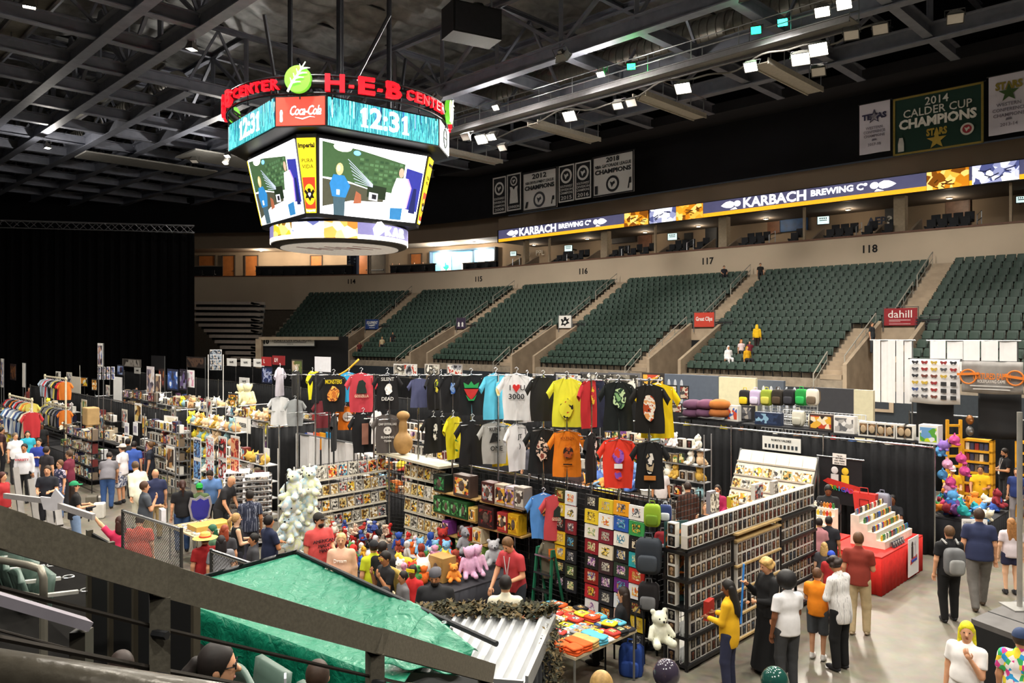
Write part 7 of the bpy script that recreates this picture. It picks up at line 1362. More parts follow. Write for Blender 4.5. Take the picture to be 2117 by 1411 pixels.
# ================================================================ stall furniture helper
def stall(s0, s1, n0, n1, z, tag_, items, seed, cloth='16161a', two=True):
 """clothed table with a raised rear shelf and many small boxed goods"""
 rr = random.Random(seed); table('black clothed stall table %s' % tag_, s0, s1, n0, n1, z, cloth)
 L = s1-s0; k = 0
 for row in range(2 if two else 1):
  n = n0+(n1-n0)*(.28+.45*row); zz = z+.002+row*.0; x = s0+.15
  if row:
   t = thing('shelf_riser', 'dark riser shelf on the stall table %s' % tag_, 'shelf', SN(s0, n-.12, z), 0); m = MB(); a, b_ = SN(0.05, 0), SN(L-.05, 0); m.bar(a+Vector((0,0,.38)), b_+Vector((0,0,.38)), .34, .025); m.build('board', M_dark, t)
   for q in (.1, L/2, L-.1): m = MB(); m.bar(SN(q, 0), SN(q, 0)+Vector((0,0,.37)), .03, .03); m.build('leg', M_dark, t)
  while x < s1-.2:
   w, h = rr.uniform(.16, .36), rr.uniform(.14, .36); kind = rr.choice(items); p = SN(x+w/2, n, zz+(.395 if row else 0)); k += 1; rz = -ROT_N+rr.uniform(-.2, .2)
   lab = '%s %s, %s place, stall %s' % (('front', 'raised')[row], {'b': 'boxed toy', 'p': 'soft toy', 'c': 'picture card', 'f': 'boxed figure'}[kind], ordw(k-1), tag_)
   if kind == 'b': c = rr.choice(('c8b8a0', '8a2a28', '2a3a6a', '3a3a3e', 'd8d0c0', 'a87a3a', '5a7a4a', 'e0e0e0', '4a2a4a', 'c86a2a')); o = MB(); o.box(-w/2, w/2, -.1, .1, 0, h); b = o.build('goods_box' if w > h else 'toy_box', mat(c, .5, var=.1), None, loc=p, rz=rz); tag(b, lab, 'boxed toy', 'goods on the stall %s' % tag_); m = MB(); m.box(-w*.42, w*.42, -.105, -.1, h*.12, h*.86); m.build('front_print', pat(PALS[rr.randrange(10)], 'VORONOI', 12, .4, seed=rr.randrange(40)), b)  # wide ones are plain toy boxes too, differing in name only
   elif kind == 'p': plush(lab, p, rr.uniform(0, 6), rr.randrange(4), rr.choice(('e8e0c8', 'e8c840', 'd8a8b8', 'b88a58', '8ab0c8', 'f0f0ea', 'c84a40', '7a5a40')), rr.uniform(.6, 1.0), group='goods on the stall %s' % tag_)
   elif kind == 'f': boxed(lab, p, rz, rr.uniform(1.1, 1.5), 'goods on the stall %s' % tag_, rr, name='window_box'); w = .2
   else: flat('picture_card', lab, 'card', p, rz, round(w, 1)+.05, round(h, 1)+.05, 'e0dcd2', rr.randrange(10), 'goods on the stall %s' % tag_, -.25)
   x += w+.04
stall(28.5, 33.5, 8.4, 10.2, .8, 'below the tall photo banner', 'bfcb', 1); stall(34.9, 39, 8.2, 9.8, .8, 'beside the white frame clothes rack', 'bpcb', 2); stall(40, 46, 8.0, 10.2, .8, 'nearest the black end curtain', 'bcp', 3)
stall(26.6, 28.4, 9.3, 10.3, .8, 'with stacked figure cartons', 'bffb', 4); stall(28, 35, 11.2, 12.6, .9, 'behind the first drape run', 'bpfb', 5); stall(36.5, 44, 11.2, 12.6, .9, 'far behind the first drape run', 'bc', 6)
stall(21, 27, 15.8, 17.4, .9, 'in the second row by the cream toys', 'ppb', 7); stall(27.8, 36, 16.4, 18.6, .9, 'in the second row below the blue poster', 'bfc', 8); stall(37, 46, 16.6, 18.8, .9, 'in the second row near the photo tower', 'bc', 9)
stall(14.5, 20, 12.0, 13.4, .9, 'behind the comic corner', 'bfpb', 10); stall(8.8, 13.8, 12.0, 13.2, .9, 'behind the middle shirt poles', 'bcf', 11); stall(14, 20, 18.2, 19.2, .95, 'along the second drape behind the poles', 'bfcb', 12); stall(20, 34, 21, 22.2, .9, 'in the third row', 'bcf', 13)
def wire_shelf(label, s0, s1, n, levels, seed, c='bdbdbd', items='bf', rz=None, z0=.4, dz=.42):
 rr = random.Random(seed); t = thing('wire_shelving', label, 'shelving', SN(s0, n)); L = s1-s0
 for q in (0, L):
  for w in (0, .35): m = MB(); p = SN(q, w); m.tube([p, p+Vector((0,0,z0+levels*dz))], .014, 6); m.build('post', mat(c, .4, .5), t)
 for i in range(levels):
  m = MB(); a, b_ = SN(0, .17), SN(L, .17); m.bar(a+Vector((0,0,z0+i*dz)), b_+Vector((0,0,z0+i*dz)), .36, .02); m.build('wire_tray', mat(c, .4, .5), t); x = .1; k = 0
  while x < L-.15:
   w, h = rr.uniform(.15, .3), rr.uniform(.18, dz-.06); kind = rr.choice(items); p = SN(s0+x+w/2, n+.12, z0+i*dz+.012); lab = 'goods, %s on %s tray of the %s' % (ordw(k), ORD[i], ' '.join(label.split()[:9])); k += 1
   if kind == 'f': boxed(lab, p, -ROT_N, 1.3, 'goods on the %s' % label, rr, name='window_box'); w = .2
   elif kind == 'p': plush(lab, p, rr.uniform(0, 6), rr.choice((0, 2)), rr.choice(('f0eee0', 'e8d840', 'e8c8a0', 'd8a878', 'e8e0e0', 'c8a048', '8ab0b8')), .75, group='goods on the %s' % label)
   else: o = MB(); o.box(-w/2, w/2, -.09, .09, 0, h); b = o.build('wide_toy_box' if w > h else 'tall_toy_box', mat(rr.choice(('c8b8a0', '6a2a28', '2a2a4a', '3a3a3e', 'd8d0c0', '7a6a5a')), .5), None, loc=p, rz=-ROT_N); tag(b, lab, 'boxed toy', 'goods on the %s' % label); m = MB(); m.box(-w*.42, w*.42, -.095, -.09, h*.1, h*.9); m.build('front_print', pat(PALS[rr.randrange(10)], 'VORONOI', 14, .4, seed=rr.randrange(40)), b)  # plain toy boxes, told apart by their proportions alone
   x += w+.03
wire_shelf('white wire shelving crowded with pale soft toys', 20.9, 24.2, 9.9, 5, 31, 'e0e0dc', 'ppp', z0=.5, dz=.45); wire_shelf('dark wire shelving of boxed figures by the tripods', 27.0, 30.0, 8.0, 4, 32, '2a2a2c', 'bbf'); wire_shelf('steel wire shelving of figures under the twin white signs', 23.6, 26.4, 9.4, 5, 33, '8a8a8c', 'bf'); wire_shelf('steel wire shelving of boxed toys behind the white grid boards', 16.2, 19.6, 13.6, 5, 34, 'c8c8c8', 'fb'); wire_shelf('far wire shelving under the red headers', 20.6, 24.5, 17.0, 4, 35, 'c8c8c8', 'fb')
wire_shelf('tall black wire shelving of toys beside the clothes rack', 31, 34, 9.9, 3, 37, '2a2a2c', 'bfb', z0=.95, dz=.42); wire_shelf('tall pale wire shelving of toys near the end curtain', 36, 40, 9.9, 3, 38, 'c8c8c8', 'bpf', z0=.95, dz=.42); wire_shelf('low wire shelving in the aisle of far stalls', 34.5, 37.5, 7.4, 3, 39, 'b8b8b8', 'bp'); wire_shelf('crowded wire shelving left of the poster stand', 24.2, 26.4, 9.95, 3, 40, 'a8a8a8', 'bfb', z0=.95, dz=.42); wire_shelf('white wire shelving behind the bright posters', 18.2, 20.6, 9.4, 4, 43, 'e0e0e0', 'bfp', z0=.5)
wire_shelf('steel wire shelving of boxed toys seen through the shirt poles', 10.6, 14.0, 17.6, 5, 36, '9a9a9c', 'fbp')
for i, px in enumerate((499, 512)): p = SN(s_of(px, 17), 17); plush('tall cream plush slipper standing on the far table, %s' % ('one', 'other')[i], (p.x, p.y, z_at(p, 838)), .2, 3, 'e4dcb0', 1.7)
for i, (px, py) in enumerate(((448, 838), (462, 842), (478, 838), (486, 826), (520, 842), (440, 855), (470, 858), (500, 860))): p = SN(s_of(px, 16.6), 16.6); plush('pale round soft toy in the far plush row, %s' % ORD[i], (p.x, p.y, z_at(p, py)), .3*i, (2, 1)[i % 2], ('e8e4d8', 'd8b888', 'e0d0a8')[i % 3], 1.2, group='pale soft toys in the far plush row')
def clothes_rack(label, px0, px1, ytop, n, levels, seed, sc=1.0):
 rr = random.Random(seed); s0, s1 = s_of(px0, n), s_of(px1, n); L = s0-s1; c0 = SN(s0, n); zt = z_at(c0, ytop); t = thing('clothes_rack', label, 'clothes rack', c0, -ROT_N); pm = mat('d8ccb0', .6)
 for q in (0, L): m = MB(); m.bar((q, 0, 0), (q, 0, zt), .06, .06); m.build('post', pm, t)
 for i in range(levels):
  z = zt-.08-i*1.15; m = MB(); m.bar((-.1, 0, z), (L+.1, 0, z), .05, .05); m.build('rail', pm, t); k = int(L/.22)
  for j in range(k):
   p = c0+Vector((R2, -R2, 0))*(.15+j*L/k); c = rr.choice(('1c1c20', '24242a', '8a8a8c', 'd8782a', 'c0282c', 'd8c860', 'a8b8c8', '2a3050')); tshirt('garment %s on the %s rail of the %s' % (ORD[j], ORD[i], ' '.join(label.split()[:6])), (p.x, p.y, z-.86), -ROT_N+1.2+rr.uniform(-.2, .2), c, None, 1.0, j, 'garments on the %s' % label)
clothes_rack('pale wooden clothes rack with three rails among far stalls', 93, 136, 773, 9.4, 2, 41); clothes_rack('long clothes rail of blue and white garments at the picture edge', 20, 66, 812, 7.6, 1, 42)
for i in range(11): p = SN(s_of(24+i*4.2, 7.5), 7.5); tshirt('long garment on the edge rail, %s from the picture border' % ORD[i], (p.x, p.y, 1.35), .9, ('6a8ab0', 'e8e8ec', '2a3a6a', 'c8d0d8', '8a94a8', 'e0dcd0', '3a4a7a', '9ab0c8', '1c2030', 'c8b8a0', 'b02a30')[i], None, 1.25, i, 'long garments on the edge rail')
grid_boards('low white board screen of square panels behind the comic corner', 596, 742, 905, 985, 11.6, 6)
for i, c in enumerate(('c8c4c0', 'b8b4b0', '3a58b8', 'c8b8c8', 'e05a20', 'e8a018', '3aa0d8')): poster('small hanging print over the white board screen, %s' % ORD[i], 604+i*13, 894, 928, 11.9, .42, None, c, 'NOISE', 5)
t = thing('poster_stand', 'black wire stand holding eight bright posters', 'stand', SN(s_of(435, 8.6), 8.7), -ROT_N)
for q in (-1.0, 0, 1.0): m = MB(); m.tube([(q, .05, 0), (q, .05, 2.3)], .015, 6); m.build('post', M_dark, t)
PP = [('1f4a9a', '6aa0d8', '0f1f48', 'e8f0f8'), ('c8d8ec', 'c83030', 'f4f4f8', '3a60a8'), ('e8e0dc', 'c02a2c', '1a1a1c', 'f4ece8'), ('d84a3a', 'f0b080', '8a1f24', 'f4e0d0')]
for i in range(8):
 px, py = 408+(i % 4)*26, (948 if i < 4 else 992); p = SN(s_of(px, 8.6), 8.6); flat('poster', 'bright %s portrait poster on the wire stand, %s row' % (('blue', 'white and red', 'white and black', 'orange red')[i % 4], ('upper', 'lower')[i//4]), 'poster', (p.x, p.y, z_at(p, py)), -ROT_N, .46, .56, 'e8e4e0', PP[i % 4], kind='NOISE', sc=5)
poster('white framed poster of small figures on a stand', 352, 922, 970, 8.2, .55, ('8a5a3a', 'd8c8b0', '3a2a20', 'b88a58'), 'eeeae4', stand=True);
for i, px in enumerate((262, 280)): p = SN(s_of(px, 8.0), 8.0); o = flat('price_sign', 'white price sign with grey panel, %s of the twin signs' % ('one', 'other')[i], 'sign', (p.x, p.y, z_at(p, 899)), -ROT_N, .34, .36, 'f0f0f2'); m = MB(); m.box(-.11, .11, -.012, -.006, .08, .26); m.build('grey_panel', mat('9a96a8', .6), o)
p = SN(s_of(52, 7.4), 7.4); o = flat('price_sign', 'white framed notice at the far left stall', 'sign', (p.x, p.y, z_at(p, 882)), -.5, .34, .45, 'e4e0e0'); m = MB(); m.box(-.11, .11, -.012, -.006, .1, .34); m.build('grey_panel', mat('a8a0a4', .6), o)
for i, (px, py, h) in enumerate(((492, 1080, 1.75), (532, 1085, 1.7))):
 b0 = at(px, py+40, 0); t = thing('spinner_rack', 'white revolving rack crowded with small dark badges, %s' % ('nearer the poster stand', 'nearer the striped shirt man')[i], 'display rack', b0, .3); w = .55
 m = MB(); m.box(-w/2, w/2, -w/2, w/2, .1, h); m.build('core', mat('e6e6e8', .5), t)
 for j in range(12): m = MB(); z = .2+j*(h-.3)/11; m.box(-w/2-.05, w/2+.05, -w/2-.05, w/2+.05, z, z+.012); m.build('tray', mat('f0f0f2', .4), t)
 bm = MB()
 for j in range(12):
  for q in range(7):
   z = .22+j*(h-.3)/11; x = -w/2+.04+q*.078
   for f in range(2):
    c = (x, -w/2-.03) if f else (w/2+.03, x); bm.cbox(c[0], c[1], z+.035, .055, .055, .05, r.uniform(0, 1))
 o = bm.build('badges', pat(('2a2a2c', '8a8a8c', '4a3a34', 'c8b8a8', '1a1a1c'), 'VORONOI', 14), t); o['kind'] = 'stuff'
 m = MB(); m.lathe([(.25, 0), (.25, .03), (.04, .1)], 14); m.build('foot', M_dark, t)
table('folding table of flat goods in front of the poster stand', 16.5, 17.9, 6.9, 7.9, .76, None, False)
for i in range(22): flat('picture_card', 'small flat card on the folding table before the poster stand, %s' % ORD[i], 'card', SN(16.6+(i % 11)*.12, 7.1+(i//11)*.5, .765), r.uniform(0, 6), .12, .16, 'e0dccc', r.randrange(10), 'cards on the folding table', -1.5)
o = MB(); o.box(-.4, .4, -.25, .25, 0, .12); tag(o.build('wooden_tray', mat('c8a050', .5), None, loc=SN(17.0, 7.45, .765), rz=ROT_N), 'yellow wooden tray on the folding table', 'tray')
for i, (px, py) in enumerate(((160, 1000), (175, 1000))):
 p = at(px, py, 0); t = thing('light_tripod', 'black folded tripod standing by the figure shelving, %s' % ('one', 'other')[i], 'tripod', p)
 for a in range(3): m = MB(); m.tube([(.3*math.cos(a*2.1), .3*math.sin(a*2.1), 0), (0, 0, 1.5)], .02, 6); m.build('leg', M_dark, t)
 m = MB(); m.tube([(0, 0, 1.2), (0, 0, 2.1)], .025, 6); m.build('column', M_dark, t)
for i, (px, py, w, h, c) in enumerate(((190, 1052, .3, .4, '6a6458'), (206, 1045, .26, .28, 'b4b0a8'), (188, 975, .35, .9, '8a7a6a'), (205, 1070, .3, .42, 'd8d4cc'), (195, 930, .5, .6, '5a5048'))): p = at(px, py, 0); o = sbox(w, .3, h, .2).build('goods_bin', mat(c, .6), None, loc=p, rz=.3); tag(o, ('grey plastic goods bin', 'white lidded tub', 'tall brown carton stack', 'white bucket', 'dark goods crate')[i]+' on the floor by the tripods', 'bin')
p = SN(s_of(188, 8.4), 8.4); o = sbox(.55, .4, .6, .15).build('cardboard_carton', M_card, None, loc=(p.x, p.y, z_at(p, 878)), rz=-ROT_N); tag(o, 'tan cardboard carton standing on the far stall', 'carton')
for i in range(26):
 sx, nx, zx = 22+i*.95+r.uniform(-.3, .3), r.choice((9.75, 10.25, 11.4, 12.9)), r.uniform(1.15, 2.0)
 if nx > 11: zx += .9
 o = flat('display_print', '%s upright display print counted along the left stalls' % ordw(i), 'print', SN(sx, nx, zx), -ROT_N+r.uniform(-.3, .3), r.choice((.45, .6, .8)), r.choice((.5, .6, .7)), r.choice(('e8e4e0', '2a2a2e', 'd8d0c0')), PALS[r.randrange(10)], 'display prints along the left stalls', 0, r.choice(('NOISE', 'VORONOI')), 5)
 m = MB(); m.tube([(0, .03, -zx), (0, .03, .3)], .014, 6); m.build('stand_post', M_dark, o)
wire_shelf('high wire shelving of goods above the first drape run', 26.5, 31, 11.5, 3, 51, 'b8b8b8', 'bpf', z0=1.5, dz=.45); wire_shelf('second high wire shelving above the first drape run', 31.6, 36, 11.6, 3, 52, '3a3a3c', 'bbf', z0=1.5, dz=.45); wire_shelf('high pale wire shelving above the plush drape', 21, 25, 11.5, 3, 53, 'd8d8d8', 'pbp', z0=1.5, dz=.45)
# ================================================================ near stand the camera looks down from
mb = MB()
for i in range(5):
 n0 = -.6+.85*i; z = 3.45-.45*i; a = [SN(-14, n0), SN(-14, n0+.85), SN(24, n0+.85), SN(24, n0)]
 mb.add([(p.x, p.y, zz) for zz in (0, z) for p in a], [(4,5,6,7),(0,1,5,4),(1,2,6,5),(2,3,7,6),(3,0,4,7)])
struct(mb.build('seating_terrace_near', mat('161514', 1.0, var=.2, scale=3, spec=.05)), 'concrete steps of the near stand, shade put into their dark colour')  # near-black base stands in for the shade below the railing
M_rail = mat('6b665a', .42, .2, .15, 60, .08)
def pt(px, py, d): return atd(px, py, d)
RP = [pt(-160, 1043, 2.2), pt(0, 1092, 2.41), pt(330, 1196, 2.9), pt(775, 1322, 3.8), pt(1004, 1388, 5.0)]
t = thing('stair_railing', 'dark bronze stair railing with steel cables crossing the foreground', 'railing', RP[2])
o0 = RP[2]; L_ = [p-o0 for p in RP]
for a, b in zip(L_[:-1], L_[1:]): m = MB(); e = (b-a).normalized()*.03; m.bar(a-e, b+e, .1, .115); m.build('top_bar', M_rail, t)
for i in (2, 3, 4): q = L_[i]; m = MB(); m.bar(q-Vector((0,0,.06)), (q.x, q.y, q.z-1.35), .095, .07, (1,.5,0)); m.build('post', M_rail, t)
for k in range(1, 7):
 m = MB(); off = Vector((0, 0, -.03-.155*k)); m.tube([q+off for q in L_], .009 if k % 2 else .011, 6); m.build('cable', mat('4a4540', .4, .6), t)
for i in (2, 3):
 for k in range(1, 7): m = MB(); q = L_[i]+Vector((0, -.05, -.03-.155*k)); m.tube([q, q+Vector((.06, -.02, 0))], .016, 6); m.build('cable_fitting', M_dark, t)
A, B = pt(-140, 1196, 3.7), pt(180, 1290, 4.2); t = thing('cap_rail', 'short railing with a pale flat cap and square end post', 'railing', B); m = MB(); m.bar(A-B, Vector((0,0,0)), .12, .05); m.build('cap', mat('8f8a94', .4, .2), t); m = MB(); m.bar((-.03, 0, -.03), (-.03, 0, -1.1), .085, .085); m.build('post', mat('3f3b34', .5), t)
for k in (1, 2, 3): m = MB(); m.tube([A-B+Vector((0,0,-.16*k)), Vector((0,0,-.16*k))], .008, 6); m.build('cable', mat('4a4540', .4, .6), t)
A, B = pt(-200, 1356, 1.55), pt(760, 1506, 1.5); t = thing('glossy_handrail', 'glossy dark handrail running along the lower picture border', 'handrail', A); m = MB(); m.tube([Vector((0,0,0)), (B-A)], .042, 14); m.build('tube', mat('4a453c', .3, .2, .1, 30, .15), t, True); m = MB(); m.tube([(B-A)*.9, (B-A)*.9+Vector((0,0,-1))], .03, 10); m.build('post', M_dark, t)
t = thing('seat_row_rail', 'grey bent tube rail at the end of the near seat row', 'handrail', pt(90, 1255, 6.0))
m = MB(); a = t.location; pts = [pt(-60, 1146, 6.6)-a, pt(60, 1168, 6.1)-a, pt(84, 1176, 6.0)-a, pt(90, 1195, 6.0)-a, pt(90, 1262, 6.0)-a]; m.tube(pts, .03, 8); m.build('upper_tube', mat('8a8578', .4, .5), t, True); m = MB(); m.tube([pt(-60, 1208, 6.6)-a, pt(86, 1236, 6.0)-a], .028, 8); m.build('lower_tube', mat('8a8578', .4, .5), t)
m = MB(); m.tube([pts[-1], (0, 0, -1.0)], .03, 8); m.build('leg', mat('8a8578', .4, .5), t)
NS = []
def nseat(label, s, n, z):
 t = thing('stand_chair', label, 'seat', SN(s, n, z), ROT_S, 'green seats in the near stand')
 m = MB(); m.sheet(lambda u, v: (((u-.5)*.46, .1+.12*v-.05*math.cos((u-.5)*2.4), .4+.42*v-.06*(2*u-1)**2*(v > .9)), (0, -1, .3)), 10, 6, .035); m.build('backrest', mat('54675e', .45), t, True)
 m = MB(); m.sheet(lambda u, v: (((u-.5)*.42, -.02-.05*v, .38+.38*v), (0, -1, .1)), 6, 4, .05); m.build('seat_pan', mat('54675e', .45), t, True)
 m = MB(); m.bar((-.27, .12, .62), (-.27, -.26, .58), .045, .03); m.build('armrest', mat('b9b6ae', .5), t); m = MB(); m.tube([(-.27+.05*math.cos(i*.7), -.33+.05*math.sin(i*.7), .58) for i in range(9)], .008, 5, closed=True); m.build('cup_holder', mat('8a8a8a', .3, .5), t); m = MB(); m.bar((-.27, .05, 0), (-.27, .05, .6), .04, .05); m.build('stanchion', M_dark, t)
for r_, (n, z, s0, k) in enumerate(((2.0, 2.1, 8.3, 6), (1.25, 2.55, 8.6, 5), (2.5, 2.1, 4.3, 2))):
 for j in range(k): nseat('green near stand seat, %s from the rail in the %s row' % (ORD[j], ORD[r_]), s0+j*.56, n, z)
t = thing('stand_screen', 'dark framed screen behind the near seats', 'screen', SN(8.0, 2.35, 3.25), -ROT_N);
for q in range(5): m = MB(); m.bar((q*.6, 0, -1.6), (q*.6, 0, .0), .05, .05); m.build('upright', mat('4a4438', .5), t)
for q in range(4): m = MB(); m.box(.03+q*.6, .57+q*.6, .01, .03, -1.6, -.03); m.build('panel', mat('0d0d0e', .9), t)
# ================================================================ green tarpaulin shelter
TA, TB, TC, TD = SN(9.84, 5.57, 2.0), SN(6.45, 5.5, 1.92), SN(5.75, 4.3, 1.86), SN(9.7, 3.55, 1.95)
def tarp(u, v):
 p = (TA*(1-u)+TB*u)*(1-v)+(TD*(1-u)+TC*u)*v
 w = .035*math.sin(u*31+v*9)*math.sin(v*17-u*6)+.02*math.sin(u*73+v*21)*math.sin(v*41)+.012*math.sin(u*131-v*57)
 sag = -.14*math.sin(math.pi*u)*math.sin(math.pi*v)**.8+.07*math.exp(-((u-.78)**2)*90)*(1-v)
 return (p.x, p.y, p.z+w*.3+sag), (0, 0, 1)
M_tarp = bpy.data.materials.new('green_tarpaulin'); M_tarp.use_nodes = True; nt = M_tarp.node_tree; b = nt.nodes['Principled BSDF']; b.inputs['Base Color'].default_value = (*lin('0f7558'), 1); b.inputs['Roughness'].default_value = .36; b.inputs['Specular IOR Level'].default_value = .45
nz = nt.nodes.new('ShaderNodeTexNoise'); nz.inputs['Scale'].default_value = 6.5; nz.inputs['Detail'].default_value = 9; nz.inputs['Distortion'].default_value = 1.6; tc = nt.nodes.new('ShaderNodeTexCoord'); bp_ = nt.nodes.new('ShaderNodeBump'); bp_.inputs['Strength'].default_value = .7; bp_.inputs['Distance'].default_value = .06
nt.links.new(tc.outputs['Object'], nz.inputs['Vector']); nt.links.new(nz.outputs['Fac'], bp_.inputs['Height']); nt.links.new(bp_.outputs['Normal'], b.inputs['Normal'])
t = thing('tarpaulin_shelter', 'crinkled glossy green tarpaulin roof over a stall below the railing', 'tarpaulin')
m = MB(); m.sheet(tarp, 90, 56, .008); m.build('roof_sheet', M_tarp, t, True)
def val(u, v):
 p = TD*(1-u)+TC*u; q = .05*math.sin(u*40)+.03*math.sin(u*97); out = Vector((-.4, -.9, 0)).normalized()
 return (p.x+out.x*(.01+q*v), p.y+out.y*(.01+q*v), p.z+.05-v*(.9 if u < .75 else .55)), out
m = MB(); m.sheet(val, 90, 6, .008); m.build('front_flap', M_tarp, t, True)
def lv(u, v): p = TD*(1-u)+TA*u; q = .03*math.sin(u*24); return (p.x-.04+q*v*R2, p.y+q*v*R2, p.z-v*.8), (-1, 0, 0)
m = MB(); m.sheet(lv, 30, 4, .008); m.build('end_flap', M_tarp, t, True)
m = MB(); m.tube([TA+Vector((0,0,.03)), TB+(TB-TA)*.22+Vector((0,0,.03))], .03, 8); m.build('ridge_pole', M_dark, t)
for p in (TA, TB, TC, TD): m = MB(); m.tube([(p.x, p.y, 0), (p.x, p.y, p.z-.03)], .025, 8); m.build('corner_post', M_dark, t)
m = MB(); m.sheet(lambda u, v: ((TA+(TD-TA)*u*.9+Vector((-.02-.1*math.sin(u*20)*v*.3, .05, .05-.12*v))), (0, 0, 1)), 20, 3, .02); m.build('black_edge_roll', mat('14161a', .35, bump=.8), t, True)
E0, E1, E2, E3 = SN(6.62, 5.35, 2.02), SN(5.62, 5.15, 1.95), SN(5.5, 4.75, 1.9), SN(6.1, 4.3, 1.93)
m = MB(); m.sheet(lambda u, v: (((E0*(1-u)+E1*u)*(1-v)+(E3*(1-u)+E2*u)*v)+Vector((0, 0, .03+.05*math.sin(u*13+v*6)*math.sin(v*9)+.1*max(0, u-.85)*math.sin(v*6))), (0, 0, 1)), 36, 26, .008); m.build('loose_end', M_tarp, t, True)
for q in ((.35, .04), (.8, .92)): m = MB(); p = (E0*(1-q[0])+E1*q[0])*(1-q[1])+(E3*(1-q[0])+E2*q[0])*q[1]; m.tube([(p.x+.025*math.cos(i*.785), p.y+.025*math.sin(i*.785), p.z+.08) for i in range(8)], .007, 5, closed=True); m.build('eyelet', M_chrome, t)
C0, C1, C2, C3 = SN(7.35, 5.8, 1.74), SN(5.95, 6.6, 1.86), SN(5.0, 5.15, 1.9), SN(6.3, 4.4, 1.84)
def corr(u, v):
 p = (C0*(1-u)+C1*u)*(1-v)+(C3*(1-u)+C2*u)*v; x = (u*11) % 1
 return (p.x, p.y, p.z+.03*min(1, max(-1, 2.2*math.sin(x*2*math.pi)))-.06*math.sin(v*math.pi*.6)), (0, 0, 1)
t = thing('corrugated_roof', 'grey corrugated sheet roof with net along its upper edge', 'roof sheet'); m = MB(); m.sheet(corr, 110, 8, .01); o = m.build('sheet', mat('b9bbbc', .32, .15, .08, 3), t); smooth_by_angle(o.data, 50)
m = MB(); m.bar(C1+Vector((.03,0,-.05)), C2+Vector((.03,0,-.05)), .03, .16); m.build('side_trim', mat('8f9090', .4, .3), t); m = MB(); m.bar(C3-Vector((0,0,.06)), C2-Vector((0,0,.06)), .03, .1); m.build('front_trim', mat('8f9090', .4, .3), t)
for p in (C0, C1, C2, C3): m = MB(); m.tube([(p.x, p.y, 0), (p.x, p.y, p.z-.05)], .025, 8); m.build('post', M_dark, t)
rr = random.Random(4); m = MB()
def leafy(p, s): a, c = rr.uniform(0, 6.28), rr.uniform(-.8, .8); x = Vector((math.cos(a), math.sin(a), c))*s; y = Vector((-math.sin(a), math.cos(a), rr.uniform(-.8, .8)))*s*.5; m.cur = rr.randrange(3); m.add([p-x, p+y, p+x, p-y+Vector((0,0,.01))], [(0,1,2,3)])
for i in range(2400): u = rr.random(); p = C0*(1-u)+C1*u; q = rr.gauss(0, .09); leafy(p+Vector((q, q*.8+.03, .03+abs(rr.gauss(0, .035)))), rr.uniform(.02, .05))
for i in range(1500): u = rr.random()**1.3; p = C1*(1-u*.5)+C2*u*.5; leafy(Vector((p.x+.06+rr.gauss(0, .05), p.y+rr.gauss(0, .05), p.z-rr.random()*1.5)), rr.uniform(.015, .04))
o = m.build('camouflage_net', [mat('4a4630', .9), mat('6a5a3c', .9), mat('2f2f22', .9)], None); tag(o, 'brown green camouflage net bunched along the corrugated roof edge', 'net'); o['kind'] = 'stuff'
t = thing('stall_curtain', 'black curtain closing the stall under the corrugated roof', 'curtain'); m = MB(); m.sheet(drape_fn(C3-Vector((0,0,0)), C2, 0, 1.7, .04, 8), 60, 2, .01); m.build('front_cloth', M_drape, t, True); m = MB(); m.sheet(drape_fn(C2, C1, 0, 1.8, .04, 8), 60, 2, .01); m.build('side_cloth', M_drape, t, True)
m = MB(); m.sheet(drape_fn(TC-Vector((.1,.25,0)), C3-Vector((.05,.1,0)), 0, 1.75, .03, 6), 40, 2, .01); m.build('gathered_cloth', M_drape, t, True)
# ================================================================ chain link gates and ramp rails
def chain_fence(label, a, b, h=1.05):
 t = thing('chain_link_gate', label, 'fence', a); d = Vector(b)-Vector(a); z = Vector((0, 0, 1)); m = MB(); m.tube([z*h, d+z*h], .03, 8); m.build('top_rail', M_chrome, t)
 for q in (0, 1): m = MB(); m.tube([d*q, d*q+z*(h+.03)], .03, 8); m.build('post', mat('4c4a48', .4, .5), t)
 m = MB(); L = d.length; k = int(L/.06)
 for i in range(-int(h/.06), k):
  for sg in (1, -1):
   x0, x1 = i*.06, i*.06+h; y0, y1 = 0, h
   if x0 < 0: y0 = -x0; x0 = 0
   if x1 > L: y1 = h-(x1-L); x1 = L
   if sg < 0: y0, y1 = h-y0, h-y1
   m.tube([d*(x0/L)+z*y0, d*(x1/L)+z*y1], .005, 3, False)
 o = m.build('wire_mesh', mat('5a5856', .4, .6), t); o['kind'] = 'stuff'
def gl(px, py, z): return at(px, py, z)
a, b = gl(254, 1050, 1.9), gl(375, 1100, 1.75); chain_fence('chain link gate with shiny top rail in front of the orange shirt', (a.x, a.y, .75), (b.x, b.y, .7), 1.1)
a, b = gl(437, 1131, 1.75), gl(528, 1168, 1.6); chain_fence('chain link gate beside the straw hat visitor', (a.x, a.y, .6), (b.x, b.y, .5), 1.1)
t = thing('ramp_platform', 'grey wooden ramp platform behind the foreground railing', 'ramp'); A = [gl(0, 1090, .75), gl(95, 1075, .75), gl(148, 1090, .75), gl(60, 1120, .75)]; m = MB(); m.add([(p.x, p.y, zz) for zz in (0, .75) for p in A], [(4,5,6,7),(0,1,5,4),(1,2,6,5),(2,3,7,6),(3,0,4,7)]); m.build('deck', mat('6a6560', .7, var=.15), t)
for i, (x0, y0, x1, y1) in enumerate(((32, 966, 44, 1062), (63, 990, 76, 1080), (100, 1038, 105, 1088), (120, 1055, 124, 1086))): p, q = atd(x0, y0, 14.5-i*.4), atd(x1, y1, 14.3-i*.4); m = MB(); m.bar(p, q, .1, .05); m.build('plank_post', mat('8f8a86', .6), t)
